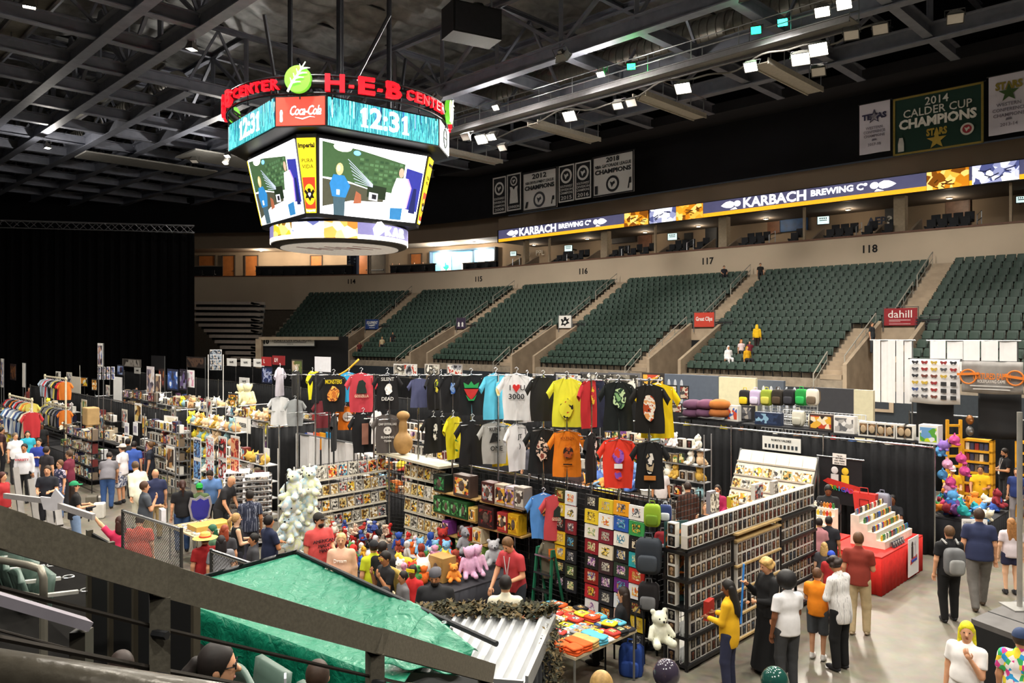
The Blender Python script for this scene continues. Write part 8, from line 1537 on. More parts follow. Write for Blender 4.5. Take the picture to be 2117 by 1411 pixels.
m = MB(); m.bar(atd(10, 1024, 14.2), atd(90, 1034, 13.6), .06, .09); m.bar(atd(90, 1034, 13.6), atd(194, 1068, 13.0), .06, .1); m.build('hand_board', mat('a8a2a0', .5), t)
m = MB(); m.prism([(-.14,-.1),(.12,-.14),(.2,.1),(.06,.26),(-.02,.1),(-.2,.12)], -.02, .02); tag(m.build('cardboard_star', mat('c8c4c8', .6), None, loc=atd(108, 1040, 13.4)), 'grey star shaped board fixed to the ramp rail', 'board')
for px, py, c, lab in ((1378, 1392, '3a3340', 'dark purple grey balloon at the lower border'), (1602, 1408, '1f4a42', 'dark teal glossy balloon at the lower border')):
 p = atd(px, py, 6.5); t = thing('balloon', lab, 'balloon', p); m = MB(); m.ball((0, 0, 0), (.115, .115, .125), 20, 14); m.build('skin', mat(c, .15, coat=.6), t, True); m = MB(); m.lathe([(.004, -.15), (.018, -.14), (.006, -.12)], 8); m.build('knot', mat(c, .3), t); m = MB(); m.tube([(0, 0, -.14), (.02, 0, -.6), (0, .02, -1.1)], .002, 4); m.build('string', M_white, t)
# ================================================================ people
def rot(ax, a):
 c, s = math.cos(a), math.sin(a)
 return np.array({'x': [[1,0,0],[0,c,-s],[0,s,c]], 'z': [[c,-s,0],[s,c,0],[0,0,1]], 'y': [[c,0,s],[0,1,0],[-s,0,c]]}[ax])
ARM = {'down': ((.16,.02,-1), (.06,-.18,-1)), 'fwd': ((.12,-.2,-1), (-.3,-1,.05)), 'phone': ((.12,-.4,-1), (-.32,-.75,.7)), 'cross': ((.22,-.25,-1), (-1,-.45,.12)), 'hip': ((.6,.2,-1), (-.65,-.25,-.5)),
 'up': ((.55,-.45,.8), (.5,-.45,.85)), 'table': ((.15,-.55,-.85), (-.1,-.8,-.62)), 'chin': ((.12,-.35,-1), (-.4,-.5,1)), 'back': ((.25,.3,-1), (-.5,.5,-.9)), 'out': ((.5,-.7,-.35), (.1,-1,.1)), 'lap': ((.15,-.25,-1), (-.25,-1,-.25))}
SKIN = {'p': 'd9a07c', 'm': 'b97f58', 'd': '7a4c33', 'l': 'e6b896'}
def person(label, px, yh, h=1.72, face=0, skin='p', top='333333', sleeve='t', legs='2a2a2e', leg='long', hair=('2a1e16', 'short'), arms=('down', 'down'), fat=1.08, lean=0, look=0, nod=0, pose='stand', shoe='26262a', hat=None, d=None, z0=0.0, hem=None, extra=None, topm=None, legm=None, name='person', pos=None, vox=None):
 """figure whose crown shows at (px, yh); local -y is the way it faces, face in degrees turned from the camera"""
 vis = h if pose != 'sit' else h*.76
 if pos is None: p = atd(px, yh, d) if d else at(px, yh, z0+vis)
 else: p = Vector(pos)
 dist = p.y; vox = vox or (.0165 if dist < 14 else .021 if dist < 18 else .026 if dist < 30 else .032); k = h/1.75; f = fat
 yaw = math.radians(face)+math.atan2(p.y, p.x)-math.pi/2
 base = (p.x, p.y, p.z if pos is not None else (p.z-vis) if d else z0); t = thing(name, label, 'person', base, yaw)
 sit = pose == 'sit'; dz = -.42 if sit else 0
 HIP = np.array((0, 0, .95+dz)); Rl = rot('x', math.radians(lean))          # lean forward bends towards -y
 def T(x, y, z): return (HIP+Rl @ (np.array((x, y, z+dz))-HIP))*k           # torso frame
 def Lg(x, y, z): return np.array((x, y, z))*k
 RN = rot('z', math.radians(look)) @ rot('x', math.radians(nod)); NK = np.array((0, .01, 1.5))
 Rh = Rl @ RN
 def Hd(x, y, z): q = NK+RN @ np.array((x, y, z)); return T(*q)              # head frame, origin at neck
 sw = .182+.035*(f-1); J = {}
 for sd, q in ((0, -1), (1, 1)):
  u, w = ARM[arms[sd]]; u = np.array((u[0]*q, u[1], u[2])); w = np.array((w[0]*q, w[1], w[2])); u = Rl @ u/np.linalg.norm(u); w = Rl @ w/np.linalg.norm(w)
  S = T(q*sw, .01, 1.41); E_ = S+u*.285*k; Wr = E_+w*.25*k; J[sd] = (S, E_, Wr, w)
 foot = {'stand': ((-.1, 0), (.1, 0)), 'stride': ((-.09, -.2), (.09, .22)), 'shift': ((-.12, -.05), (.1, .06)), 'sit': ((-.12, -.42), (.12, -.42))}[pose]
 LG = []
 for (x, y), q in zip(foot, (-1, 1)):
  hp = Lg(q*.09*f**.5, 0, .92+dz); an = Lg(x, y, .085)
  kn = Lg(q*.12, -.42, .5) if sit else (hp+an)/2+np.array((q*.008, -.035-abs(y)*.1, .0))*k
  LG.append((hp, kn, an))
 B = Body(vox); g = .012
 B.ell(T(0, 0, .97), (.15*f*k, .105*f*k, .12*k), .04, Rl).ell(T(0, -.01*f, 1.12), (.135*f*k, .1*f*k, .13*k), .05, Rl).ell(T(0, 0, 1.3), (.155*f**.6*k, .1*f**.5*k, .15*k), .05, Rl)
 B.cone(T(-sw*.8, .01, 1.395), T(sw*.8, .01, 1.395), .05*k, .05*k, .03).cone(T(0, .015, 1.42), T(*(NK+np.array((0, .0, .03)))), .058*k, .052*k, .03)
 B.ell(Hd(0, 0, .135), (.074*k, .09*k, .108*k), .02, Rh).ell(Hd(0, -.02, .07), (.058*k, .062*k, .06*k), .03, Rh).cone(Hd(0, -.085, .13), Hd(0, -.108, .1), .011*k, .017*k, .012)
 for q in (-1, 1): B.ell(Hd(q*.076, .005, .12), (.013*k, .022*k, .034*k), .008, Rh)
 for sd in (0, 1):
  S, E_, Wr, w = J[sd]; B.cone(S, E_, .05*k*f**.4, .04*k*f**.3, .03).cone(E_, Wr, .04*k*f**.3, .027*k, .02); B.ell(Wr+w*.055*k, (.036*k, .03*k, .042*k), .02)
 for hp, kn, an in LG: B.cone(hp, kn, .085*k*f**.6, .056*k*f**.3, .04).cone(kn, an, .054*k*f**.3, .036*k, .03).cone(an, an+np.array((0, -.13, -.045))*k, .036*k, .028*k, .02)
 V, Q = B.build(); fv, fq = [V], [Q]; n0 = len(V)
 for sd in (0, 1):       # five fingers rooted in the palm
  S, E_, Wr, w = J[sd]; a = Vector(w); up = Vector((0, 0, 1)) if abs(a.z) < .8 else Vector((0, -1, 0)); x = a.cross(up).normalized(); y = x.cross(a).normalized(); q0 = Vector(Wr)+a*.075*k
  for i in range(5):
   if i < 4: b0 = q0+x*(.028-.019*i)*k; ln = (.07, .078, .074, .058)[i]*k; c1 = b0+a*ln*.5-y*.012*k; c2 = b0+a*ln*.85-y*.04*k; rad = .0088*k
   else: b0 = Vector(Wr)+a*.035*k+x*.03*k*(1 if sd else -1); c1 = b0+(a*.6+x*.8*(1 if sd else -1))*.035*k; c2 = c1+(a*.9-y*.3)*.028*k; rad = .0098*k
   tb = MB(); tb.tube([b0-a*.01, c1, c2, c2+(c2-c1).normalized()*.008*k], [rad, rad, rad*.85, .002], 5, False); fv.append(np.array(tb.v)); fq.append(np.array(tb.f)+n0); n0 += len(tb.v)
 bo = obj('body', nets_mesh('body', np.concatenate(fv), np.concatenate(fq), mat(SKIN.get(skin, skin), .55, var=.05, spec=.3)), t)
 for q in (-1, 1): e = MB(); e.ball(Hd(q*.03, -.083, .135), (.0115*k, .009*k, .008*k), 8, 6); e.build('eye', mat('2a1c14', .3), bo)
 e = MB(); e.ball(Hd(0, -.083, .06), (.022*k, .008*k, .006*k), 8, 5); e.build('mouth', mat('8a4038', .5), bo)
 def joinb(parts, nm, m_):
  vs, qs, n = [], [], 0
  for V, Q in parts: vs.append(V); qs.append(Q+n); n += len(V)
  return obj(nm, nets_mesh(nm, np.concatenate(vs), np.concatenate(qs), m_), t)
 tm = topm or mat(top, .85, var=.08, scale=7, bump=.15); hem = hem if hem is not None else (.86 if sleeve != 'crop' else 1.0)
 robe = leg == 'robe'
 C = Body(vox); fz = max(.2, hem-.04)
 C.ell(T(0, -.005*f, 1.08), ((.15*f+.022)*k, (.112*f+.022)*k, .22*k), .05, Rl).ell(T(0, 0, 1.3), (.178*f**.6*k, .122*f**.5*k, .165*k), .05, Rl).cone(T(-sw*.8, .01, 1.4), T(sw*.8, .01, 1.4), .068*k, .068*k, .05).cone(T(0, .012, 1.42), T(0, .012, 1.49), .09*k, .066*k, .04).ell(T(0, 0, .9), ((.152*f+.024)*k, (.115*f+.026)*k, .3*k), .05, Rl)
 up = Rl @ np.array((0, 0, 1)); C.cut(T(0, 0, hem), -up); C.sub(T(0, -.035, 1.535), np.array((.068, .075, .055))*k)
 if sleeve == 'tank': C.cut(T(0, 0, 1.46), up)
 if sleeve in ('t', 'long', 'crop'):
  for sd in (0, 1):
   S, E_, Wr, w = J[sd]; u = (E_-S)/np.linalg.norm(E_-S); S2 = S-np.array((0, 0, .012))
   if sleeve != 'long': C.cone(S2, S+u*.2*k, .06*k*f**.4, .062*k*f**.4, .035, 1)
   else: C.cone(S2, E_, .06*k*f**.4, .052*k, .035).cone(E_, Wr, .052*k, .04*k, .03, 1)
 parts = [C.build()]
 shirt = joinb(parts, 'robe_top' if robe else 'shirt', tm)
 lm = legm or mat(legs, .85, var=.12, scale=9, bump=.1); P = Body(vox); P.ell(T(0, 0, .95), (.16*f*k, .118*f*k, .12*k), .04, Rl)
 if robe or leg == 'skirt':
  zb = .08 if robe else .45
  P.cone((0, 0, .93*k), (0, .03, zb*k), .135*f*k, (.25 if robe else .2)*f*k, .08)
  P.cut((0, 0, zb*k), (0, 0, -1))
 else:
  for hp, kn, an in LG:
   if leg == 'long': P.cone(hp, kn, .1*k*f**.6, .076*k*f**.4, .03).cone(kn, an, .076*k*f**.4, .064*k, .03)
   else: P.cone(hp, kn, .104*k*f**.6, .09*k*f**.4, .03)
  if not sit: P.cut((0, 0, (.05 if leg == 'long' else .5 if leg == 'short' else .68)*k), (0, 0, -1))
 P.cut(T(0, 0, 1.03), up); joinb([P.build()], 'robe_skirt' if robe else 'trousers' if leg == 'long' else 'skirt' if leg == 'skirt' else 'shorts', lm)
 for hp, kn, an in LG:
  s_ = Body(max(vox, .016)); s_.ell(an+np.array((0, -.06, -.04))*k, np.array((.05, .135, .05))*k, .02).cone(an+np.array((0, 0, -.03))*k, an+np.array((0, 0, .02))*k, .047*k, .045*k, .02).cut((0, 0, 0.004), (0, 0, -1)); V, Q = s_.build(); obj('shoe', nets_mesh('shoe', V, Q, mat(shoe, .6)), t)
 hc, hs = hair[:2]
 if hs != 'bald':
  A = Body(vox*.85); A.ell(Hd(0, .012, .15), (.088*k, .1*k, .112*k), .02, Rh); cp = Hd(0, -.045, .135); cn = Rh @ np.array((0, -.86, -.5)); fr = Rh @ np.array((0, -1, 0))
  parts = [];
  if hs == 'afro': A.ell(Hd(0, .03, .16), (.15*k, .14*k, .15*k), .03, Rh); cp = Hd(0, -.04, .12)
  if hs == 'curly':
   for i in range(14): a = i*2.4; A.ell(Hd(.085*math.cos(a), .02+.07*math.sin(a), .12+.09*((i*.37) % 1)), np.array((.045, .045, .045))*k, .015)
  A.cut(cp, cn/np.linalg.norm(cn))
  if hs == 'short': A.cut(Hd(0, .02, .062), Rh @ np.array((0, .25, -1)))
  parts.append(A.build())
  if hs in ('long', 'pony', 'bob'):
   A = Body(vox); l = {'long': .3, 'pony': .22, 'bob': .12}[hs]
   if hs == 'pony': A.cone(Hd(0, .11, .16), Hd(0, .15, .1), .035*k, .04*k, .02).cone(Hd(0, .15, .1), Hd(0, .13, .1-l), .04*k, .018*k, .02)
   else: A.cone(Hd(-.045, .05, .13), Hd(-.06, .06, .08-l), .055*k, .05*k, .03).cone(Hd(.045, .05, .13), Hd(.06, .06, .08-l), .055*k, .05*k, .03).ell(Hd(0, .07, .0-l/3), (.09*k, .045*k, (.1+l/2)*k), .03, Rh)
   parts.append(A.build())
  if hs == 'beard' or (len(hair) > 2 and hair[2] == 'beard'): A = Body(vox*.8); A.ell(Hd(0, -.045, .045), (.062*k, .05*k, .055*k), .02, Rh).cut(Hd(0, 0, .075), Rh @ np.array((0, 0, 1))); parts.append(A.build())
  joinb(parts, 'hair', mat(hc, .6, var=.25, scale=30))
 if hat:
  kind, c = hat; m = MB(); Mx = lambda x, y, z: tuple(Hd(x, y, z))
  n = 16
  if kind in ('cap', 'backcap'):
   sgn = -1 if kind == 'cap' else 1
   vs = [Mx(.092*math.cos(a)*math.cos(e), .012+.106*math.sin(a)*math.cos(e), .165+.1*math.sin(e)) for e in [i*math.pi/2/5 for i in range(6)] for a in [j*2*math.pi/n for j in range(n)]]; m.add(vs, [(i*n+j, i*n+(j+1) % n, (i+1)*n+(j+1) % n, (i+1)*n+j) for i in range(5) for j in range(n)]); m.build('cap_crown', mat(c, .8), t, True)
   m = MB(); pr = [(.075*math.cos(a), .012+sgn*(.09+.1*math.sin(a))) for a in [i*math.pi/8 for i in range(9)]]+[(-.085, .03), (.085, .03)]; pr = pr[:9]
   m.add([Mx(x, y, .168) for x, y in pr]+[Mx(x, y, .158) for x, y in pr], [tuple(range(9)), tuple(range(17, 8, -1))]+[(i, i+9, (i+1) % 9+9, (i+1) % 9) for i in range(9)]); m.build('cap_peak', mat(c, .8), t)
  elif kind == 'straw':
   vs = []; prof = [(.24, .15), (.2, .165), (.1, .17), (.1, .23), (.08, .26), (.01, .27)]
   for r_, z in prof: vs += [Mx(r_*math.cos(j*2*math.pi/n), .01+r_*math.sin(j*2*math.pi/n), z) for j in range(n)]
   m.add(vs, [(i*n+j, i*n+(j+1) % n, (i+1)*n+(j+1) % n, (i+1)*n+j) for i in range(5) for j in range(n)]); m.build('straw_hat', mat(c, .8, var=.15, scale=30), t, True); m = MB(); m.tube([Mx(.104*math.cos(j*2*math.pi/n), .01+.104*math.sin(j*2*math.pi/n), .185) for j in range(n)], .014, 6, closed=True); m.build('hat_band', mat('c8402a', .8), t)
  elif kind == 'glasses':
   for q in (-1, 1): m = MB(); m.tube([Mx(q*.034+.022*math.cos(a), -.094, .133+.018*math.sin(a)) for a in [i*math.pi/5 for i in range(10)]], .0035, 4, closed=True); m.tube([Mx(q*.056, -.09, .135), Mx(q*.078, .0, .135)], .003, 4); m.build('spectacle_rim', M_black, t)
 if extra: extra(t, dict(T=T, Hd=Hd, J=J, k=k, f=f))
 return t
def chest_print(lines, c, y=-.17, size=.06, z=1.3):
 def fn(t, q):
  for i, l in enumerate(lines): o = text(l, t, 0, q['T'](0, y*q['f']**.6, 0)[1], (z-i*.085)*q['k'], size, mat(c, .8), ext=.01, name='print_lettering')
 return fn
def held(kind, c, sd=1, sz=1):
 def fn(t, q):
  S, E_, Wr, w = q['J'][sd]; p = Wr+w*.1*q['k']
  m = MB();
  if kind == 'phone': m.cbox(p[0], p[1], p[2]+.03, .075*sz, .012, .15*sz); m.build('phone', mat(c, .2), t)
  elif kind == 'bag': m.cbox(p[0], p[1], p[2]-.25, .28, .1, .32); m.build('carrier_bag', mat(c, .5), t)
  elif kind == 'stick': m.tube([(p[0], p[1], p[2]+.25), (p[0], p[1]-.05, p[2]-.65)], .016, 8); m.build('glow_stick', mat(c, .3), t)
  elif kind == 'box': m.cbox(p[0]-.08, p[1]-.03, p[2], .22, .08, .28); m.build('held_box', mat(c, .5), t)
  elif kind == 'camera': m.cbox(p[0], p[1], p[2]+.04, .1, .06, .07); m.tube([(p[0], p[1]-.02, p[2]+.04), (p[0]-.13, p[1]-.06, p[2]+.06)], .02, 8); m.tube([(p[0], p[1], p[2]), (p[0]+.01, p[1], p[2]-.2)], .012, 6); m.build('held_gadget', M_dark, t)
 return fn
def lanyard(t, q): m = MB(); T = q['T']; m.tube([T(-.06, -.1, 1.45), T(-.02, -.15, 1.25), T(0, -.17, 1.1), T(.02, -.15, 1.25), T(.06, -.1, 1.45)], .008, 5); m.build('lanyard', mat('d8d4d8', .6), t); m = MB(); p = T(0, -.18, 1.06); m.cbox(p[0], p[1], p[2], .07, .01, .1); m.build('badge', M_white, t)
def rucksack(c, c2, z=1.15):
 def fn(t, q):
  T = q['T']; p = T(0, .2, z-.25); o = obj('rucksack', smooth_by_angle(sbox(.34, .2, .48, .5, 16, 10).mesh('rucksack', mat(c, .8))), t, p); o2 = obj('rucksack_pocket', sbox(.26, .08, .26, .5).mesh('rucksack_pocket', mat(c2, .8), True), t, (p[0], p[1]+.1, p[2]+.04))
  for s_ in (-1, 1): m = MB(); m.tube([T(s_*.1, .13, 1.45), T(s_*.12, .0, 1.5), T(s_*.12, -.13, 1.36), T(s_*.13, -.1, 1.12), T(s_*.13, .12, 1.0)], .02, 6); m.build('rucksack_strap', mat(c2, .8), t)
 return fn
def both(*fs):
 def fn(t, q): [f_(t, q) for f_ in fs]
 return fn
STR = pat(('e8e4e2', 'd8d4d2', 'e8e6e4', 'b8b4b4'), 'NOISE', 6, .85, stretch=(7, 7, .1)); NVS = pat(('1f2438', '30364c', '1f2438', '8a8ea0'), 'NOISE', 5, .85, stretch=(8, 8, .1)); PLD = pat(('d8d8e0', 'a8acc0', 'e8e8f0', '5a6080'), 'VORONOI', 18, .85); FLR = pat(('2a2c48', '3a3c5a', 'b8a8b8', '2a2c48'), 'VORONOI', 24, .85); COL = pat(('e8e0e0', '2a9ad8', 'e8d030', '3ab060', 'd83a8a', 'f4f0f0'), 'VORONOI', 16, .8)
P = person
P('woman in yellow cardigan and boots studying the boxed figures', 1508, 1198, 1.6, 250, 'd', 'e6b01c', 'long', '2c2f48', arms=('fwd', 'fwd'), hair=('17120f', 'long'), shoe='5a3a22', look=10, nod=12, hem=.72, extra=held('box', 'a02a20', 0))
P('person in a long black robe with blond curly hair holding a rod', 1588, 1150, 1.74, 300, 'p', '121214', 'long', '0f0f11', 'robe', ('c8a060', 'curly'), ('phone', 'fwd'), fat=1.15, nod=18, extra=both(held('stick', '3a8ae0', 0), held('phone', '1a1a1c', 1, 1.3)), legm=mat('0f0f11', .9))
P('woman in white T-shirt with full dark hair seen from behind', 1628, 1185, 1.68, 215, 'd', 'eae8ea', 't', '3c3d40', hair=('141112', 'afro'), arms=('fwd', 'down'), fat=1.12, nod=20)
P('boy in bright orange T-shirt and grey shorts seen from behind', 1690, 1173, 1.44, 165, 'p', 'f08a1a', 't', '4a4d52', 'short', ('5a3a22', 'short'), ('down', 'fwd'), shoe='d8d4d0')
P('small blond child between the rack and the striped shirt man', 1704, 1120, 1.2, 180, 'l', '4a4a50', 't', '3a3a40', hair=('c8a468', 'bob'))
P('child in blue and white cap and red shirt beside the striped shirt man', 1719, 1138, 1.3, 150, 'p', 'b02a2c', 't', '2a2a30', hair=('3a2418', 'short'), hat=('cap', '2a4ab8'), look=30)
P('man in striped white shirt and black trousers looking down', 1738, 1150, 1.72, 235, 'm', 'e0dede', 'long', '141416', topm=STR, hair=('2a1c16', 'curly'), arms=('fwd', 'cross'), nod=22, lean=6, hem=.74, fat=1.1)
P('man in rust red T-shirt and khaki trousers walking away', 1775, 1099, 1.74, 172, 'p', '8a3428', 't', 'c0ab86', hair=('5a3c24', 'short'), pose='shift', shoe='b8a488', arms=('fwd', 'down'))
P('heavy man in navy T-shirt and grey trousers seen from behind', 2024, 1050, 1.86, 190, 'p', '2b3252', 't', '6c6864', hair=('3a281c', 'short'), pose='stride', fat=1.32, arms=('down', 'down'), shoe='4a3a2c')
P('man in black with a grey backpack seen from behind', 1962, 1086, 1.7, 205, 'p', '17171a', 't', '131315', hair=('5a4028', 'short'), fat=1.15, arms=('fwd', 'down'), pose='shift', extra=rucksack('6f7072', '9a9a98'))
P('girl with long brown hair in pale top and dark shorts', 2090, 1070, 1.5, 200, 'l', 'd8ccd0', 't', '2a2c48', 'mini', ('9a6a3c', 'long'))
P('man in yellow T-shirt and pale cap behind the soft toy heap', 1968, 961, 1.62, 15, 'p', 'e6ae14', 't', hair=('3a2c20', 'short'), hat=('cap', 'd8d0cc'), arms=('table', 'fwd'), nod=18, extra=chest_print(['O', 'M'], '3a2a14'))
P('woman in yellow T-shirt behind the soft toy heap', 2027, 961, 1.62, -5, 'm', 'e6ae14', 't', hair=('2a1c18', 'short'), arms=('table', 'fwd'), fat=1.15, extra=chest_print(['O', 'M'], '3a2a14'))
P('man in black T-shirt with lanyard by the yellow shelving', 2078, 926, 1.78, -60, 'p', '15151a', 't', hair=('1f1612', 'short', 'beard'), arms=('fwd', 'fwd'), nod=10, extra=lanyard)
P('boy in blue T-shirt at the picture border', 2102, 966, 1.55, -20, 'p', '24356c', 't', '8a8488', hair=('3a2818', 'short'))
P('man in black hooded top behind the stepped stands', 1712, 1000, 1.72, 5, 'd', '1b1c20', 'long', hair=('120f0e', 'short'), nod=25, arms=('table', 'fwd'), extra=chest_print(['W'], 'd8b020', size=.12))
P('seated woman in black behind the red table', 1845, 1022, 1.62, -10, 'd', '1c1d22', 't', hair=('14100f', 'short'), pose='sit', arms=('table', 'table'), z0=.12)
P('child in black T-shirt at the side table of brick figures', 1714, 1066, 1.45, 165, 'm', '22232a', 't', hair=('15110f', 'short')); P('small child in pink beside the child in black', 1694, 1070, 1.4, 170, 'p', 'c88a90', 't', hair=('1f1512', 'short'))
P('man in brown shirt seen from behind near the card rack', 1422, 996, 1.72, 195, 'p', '4a2c22', 'long', '2a2a30', hair=('2a1a12', 'short'), nod=15)
P('woman with glasses and magenta top seated by the card rack', 1483, 1002, 1.6, -15, 'p', '9a1f4a', 'long', hair=('20140f', 'long'), pose='sit', hat=('glasses', ''), arms=('lap', 'lap'), z0=.15)
P('woman in black strap top gazing upward behind the rack', 1460, 1038, 1.62, -5, 'p', '1a1a1c', 'tank', hair=('6a4a2c', 'bob'), nod=-22, pose='sit', arms=('lap', 'lap'), z0=.2)
P('woman with yellow hair and tattooed shoulder in white top', 1998, 1285, 1.64, -25, 'p', 'ece8e6', 'crop', 'd8d4d2', hair=('d8cc18', 'bob'), arms=('down', 'chin'), fat=1.15, look=25, topm=mat('ece8e6', .8))
P('person in multicoloured shirt and navy cap at the lower corner', 2112, 1298, 1.7, 160, 'p', 'e0e0e0', 't', topm=COL, hair=('3a2c22', 'short'), hat=('cap', '2a3a5c'), fat=1.2)
P('bearded man in faded red T-shirt and dark cap', 660, 1060, 1.82, 25, 'p', 'c84a48', 't', '2a2a2e', hair=('1a1210', 'short', 'beard'), hat=('cap', '26221f'), arms=('down', 'fwd'), fat=1.3, look=25, extra=chest_print(['AMERICAN', 'MADE', 'MAN'], '4a2024', size=.085))
P('blond woman in peach shirt with a shoulder strap', 706, 1102, 1.66, -8, 'p', 'dcae94', 'long', '2a2a2e', hair=('d0ac78', 'short'), arms=('fwd', 'down'), fat=1.25, extra=chest_print(['Dream'], 'f0e0d4', size=.08))
P('youth in lime T-shirt and black cap seen from behind', 772, 1116, 1.58, 200, 'p', 'c8d02a', 't', hair=('2a1c16', 'short'), hat=('cap', '1c1c20')); P('youth in black T-shirt behind the masked visitor', 792, 1118, 1.6, 150, 'm', '17171a', 't', hair=('1a1210', 'short'))
P('visitor in black with yellow cape and eye mask touching the chin', 797, 1138, 1.62, -60, 'm', '18181b', 't', '22222a', hair=('1c1310', 'short'), arms=('chin', 'chin'), nod=8, extra=lambda t, q: (lambda m: (m.sheet(lambda u, v: ((.3*math.sin((u-.5)*3.4)*(1+.2*v), .13+.1*math.cos((u-.5)*3.2)-.06+.05*v, (1.42-.75*v)*q['k']), (0, 1, 0)), 14, 8, .012), m.build('cape', mat('d8b860', .7), t, True), (lambda e: (e.cbox(*q['Hd'](0, -.088, .138), .14, .012, .035), e.build('eye_mask', mat('c8a040', .6), t)))(MB())))(MB()))
P('boy in grey T-shirt looking at the toys', 832, 1180, 1.36, -70, 'm', '6a686a', 't', hair=('1a1312', 'short'), extra=chest_print(['BL'], 'd8c8a8', size=.12)); P('child in red T-shirt with yellow eye mask', 852, 1168, 1.38, -30, 'd', 'c8282a', 't', hair=('1a1110', 'short'), extra=lambda t, q: (lambda e: (e.cbox(*q['Hd'](0, -.086, .16), .15, .014, .05), e.build('eye_mask', mat('e8d020', .6), t)))(MB()))
P('heavy man in black T-shirt and grey cap worn backwards', 900, 1172, 1.74, -10, 'm', '1d1d20', 't', hair=('1a1210', 'short', 'beard'), hat=('backcap', '5c5a60'), fat=1.55, nod=15, extra=chest_print(['NIGHTMARE'], '6a6a70', size=.06))
P('youth in dark cap low behind the green tarpaulin', 792, 1214, 1.5, -60, 'p', '24242a', 't', hair=('3a2a20', 'short'), hat=('cap', '18181c'))
P('man in red T-shirt with lanyard bending over the toy table', 1066, 1100, 1.82, -40, 'p', 'b83a40', 't', '2c3038', hair=('6a4a2c', 'short'), lean=14, nod=18, arms=('table', 'fwd'), extra=both(lanyard, held('phone', '1a1a1c', 1)))
P('man in cream T-shirt with cropped dark hair seen from behind', 1045, 1188, 1.76, 178, 'p', 'e6dec6', 't', hair=('1c1513', 'short'), arms=('down', 'down'))
P('woman in black seated at the shirt table', 1287, 1212, 1.62, 255, 'p', '151519', 'long', '1a1a1e', hair=('2a1c16', 'long'), pose='sit', arms=('lap', 'lap'), z0=.0, extra=lambda t, q: [(lambda m: (m.tube(pp, .016, 6), m.build('chair_frame', M_dark, t)))(MB()) for pp in ([(-.25,.28,0),(-.25,.26,.95),(.25,.26,.95),(.25,.28,0)], [(-.25,-.2,0),(-.25,-.2,.44),(.25,-.2,.44),(.25,-.2,0)])])
P('man in navy T-shirt beside the bagged soft toys', 557, 1064, 1.7, 120, 'm', '1d2540', 't', '1a1a24', hair=('15100f', 'short'), arms=('cross', 'fwd')); P('boy in dark grey top looking sideways', 523, 1102, 1.52, -80, 'm', '3a3a3e', 't', hair=('14100e', 'short'))
P('man in striped dark shirt seen from behind by the white racks', 516, 1012, 1.74, 185, 'm', '262c40', 't', '3a3a48', topm=NVS, hair=('1f1814', 'short')); P('woman in black sleeveless top with fair tied hair', 490, 1060, 1.6, 100, 'l', '18181c', 'tank', '2a2a34', hair=('b8905c', 'pony'), arms=('fwd', 'fwd'))
P('visitor with red hair behind the straw hat', 465, 1084, 1.52, 160, 'p', '3a3a3e', 't', hair=('8a3a20', 'bob')); P('visitor with long green hair', 437, 1084, 1.55, -70, 'p', '4a6a50', 't', hair=('1f5a40', 'long')); P('visitor in straw hat and red top seen from behind', 424, 1100, 1.58, 190, 'p', 'a01f22', 't', hair=('2a1a14', 'short'), hat=('straw', 'd8b45c'))
P('dark haired visitor in grey T-shirt behind the chain link gate', 457, 1106, 1.56, 180, 'p', '7c7c82', 't', hair=('1c1416', 'bob'), fat=1.15)
def shield(t, q):
 pr = [(0, -.36), (.2, -.2), (.26, .1), (.22, .3), (.1, .26), (0, .33), (-.1, .26), (-.22, .3), (-.26, .1), (-.2, -.2)]; m = MB(); m.prism(pr, .2, .25); m.build('shield_rim', mat('a8a8b8', .35, .5), t, loc=(0, 0, 1.1*q['k'])); m = MB(); m.prism([(x*.8, z*.8) for x, z in pr], .24, .27); m.build('shield_field', mat('2a2a8a', .4), t, loc=(0, 0, 1.1*q['k']))
P('visitor in green tunic and cap carrying a blue shield on the back', 412, 998, 1.56, 185, 'p', '5a6a44', 't', 'e0dcd0', hair=('1f8a3a', 'short'), hat=('backcap', '1f9a3c'), hem=.6, fat=1.2, extra=shield)
P('woman in black T-shirt and blue jeans seen from behind', 377, 992, 1.68, 185, 'p', '17171b', 't', '35507c', hair=('3a1f18', 'pony'), arms=('fwd', 'down'), extra=held('bag', '2a2428', 0)); P('bald man in navy polo seen from behind', 321, 968, 1.76, 195, 'p', '2a3050', 't', 'b0986c', hair=('4a3a2c', 'bald'), fat=1.2)
P('man in grey T-shirt with a white towel over the arm', 300, 994, 1.78, 100, 'p', '474c54', 't', 'a8946c', hair=('4a3020', 'short'), arms=('chin', 'fwd'), fat=1.15, extra=held('bag', 'e8e8f0', 1)); P('man in cream jacket leaning over a stall', 290, 952, 1.8, 215, 'p', 'e8e4cc', 'long', 'd8d4c0', hair=('5a4430', 'short'), lean=18, fat=1.25, hem=.55)
P('man in white T-shirt plaid shorts and pale cap', 252, 917, 1.8, -120, 'p', 'ece6ea', 't', 'c8c8d0', 'short', ('3a2c22', 'short'), hat=('cap', 'cfc8c0'), legm=PLD, fat=1.2); P('woman in grey T-shirt and jeans bending over a stall', 222, 932, 1.68, 170, 'p', '77747a', 't', '3a588c', hair=('1f1614', 'short'), lean=28, fat=1.3, arms=('table', 'table'))
P('man in blue shirt with red cap in hand near the figure shelving', 275, 912, 1.76, 160, 'p', '3a58a8', 't', hair=('1c1412', 'short'), lean=8); P('youth in dark shirt among the stalls beside the blue shirt', 264, 906, 1.7, 190, 'm', '2a2a2e', 't', hair=('15100e', 'short')); P('man in dark navy shirt looking sideways at the stall', 310, 912, 1.76, -100, 'p', '252a38', 't', hair=('5a4028', 'short'))
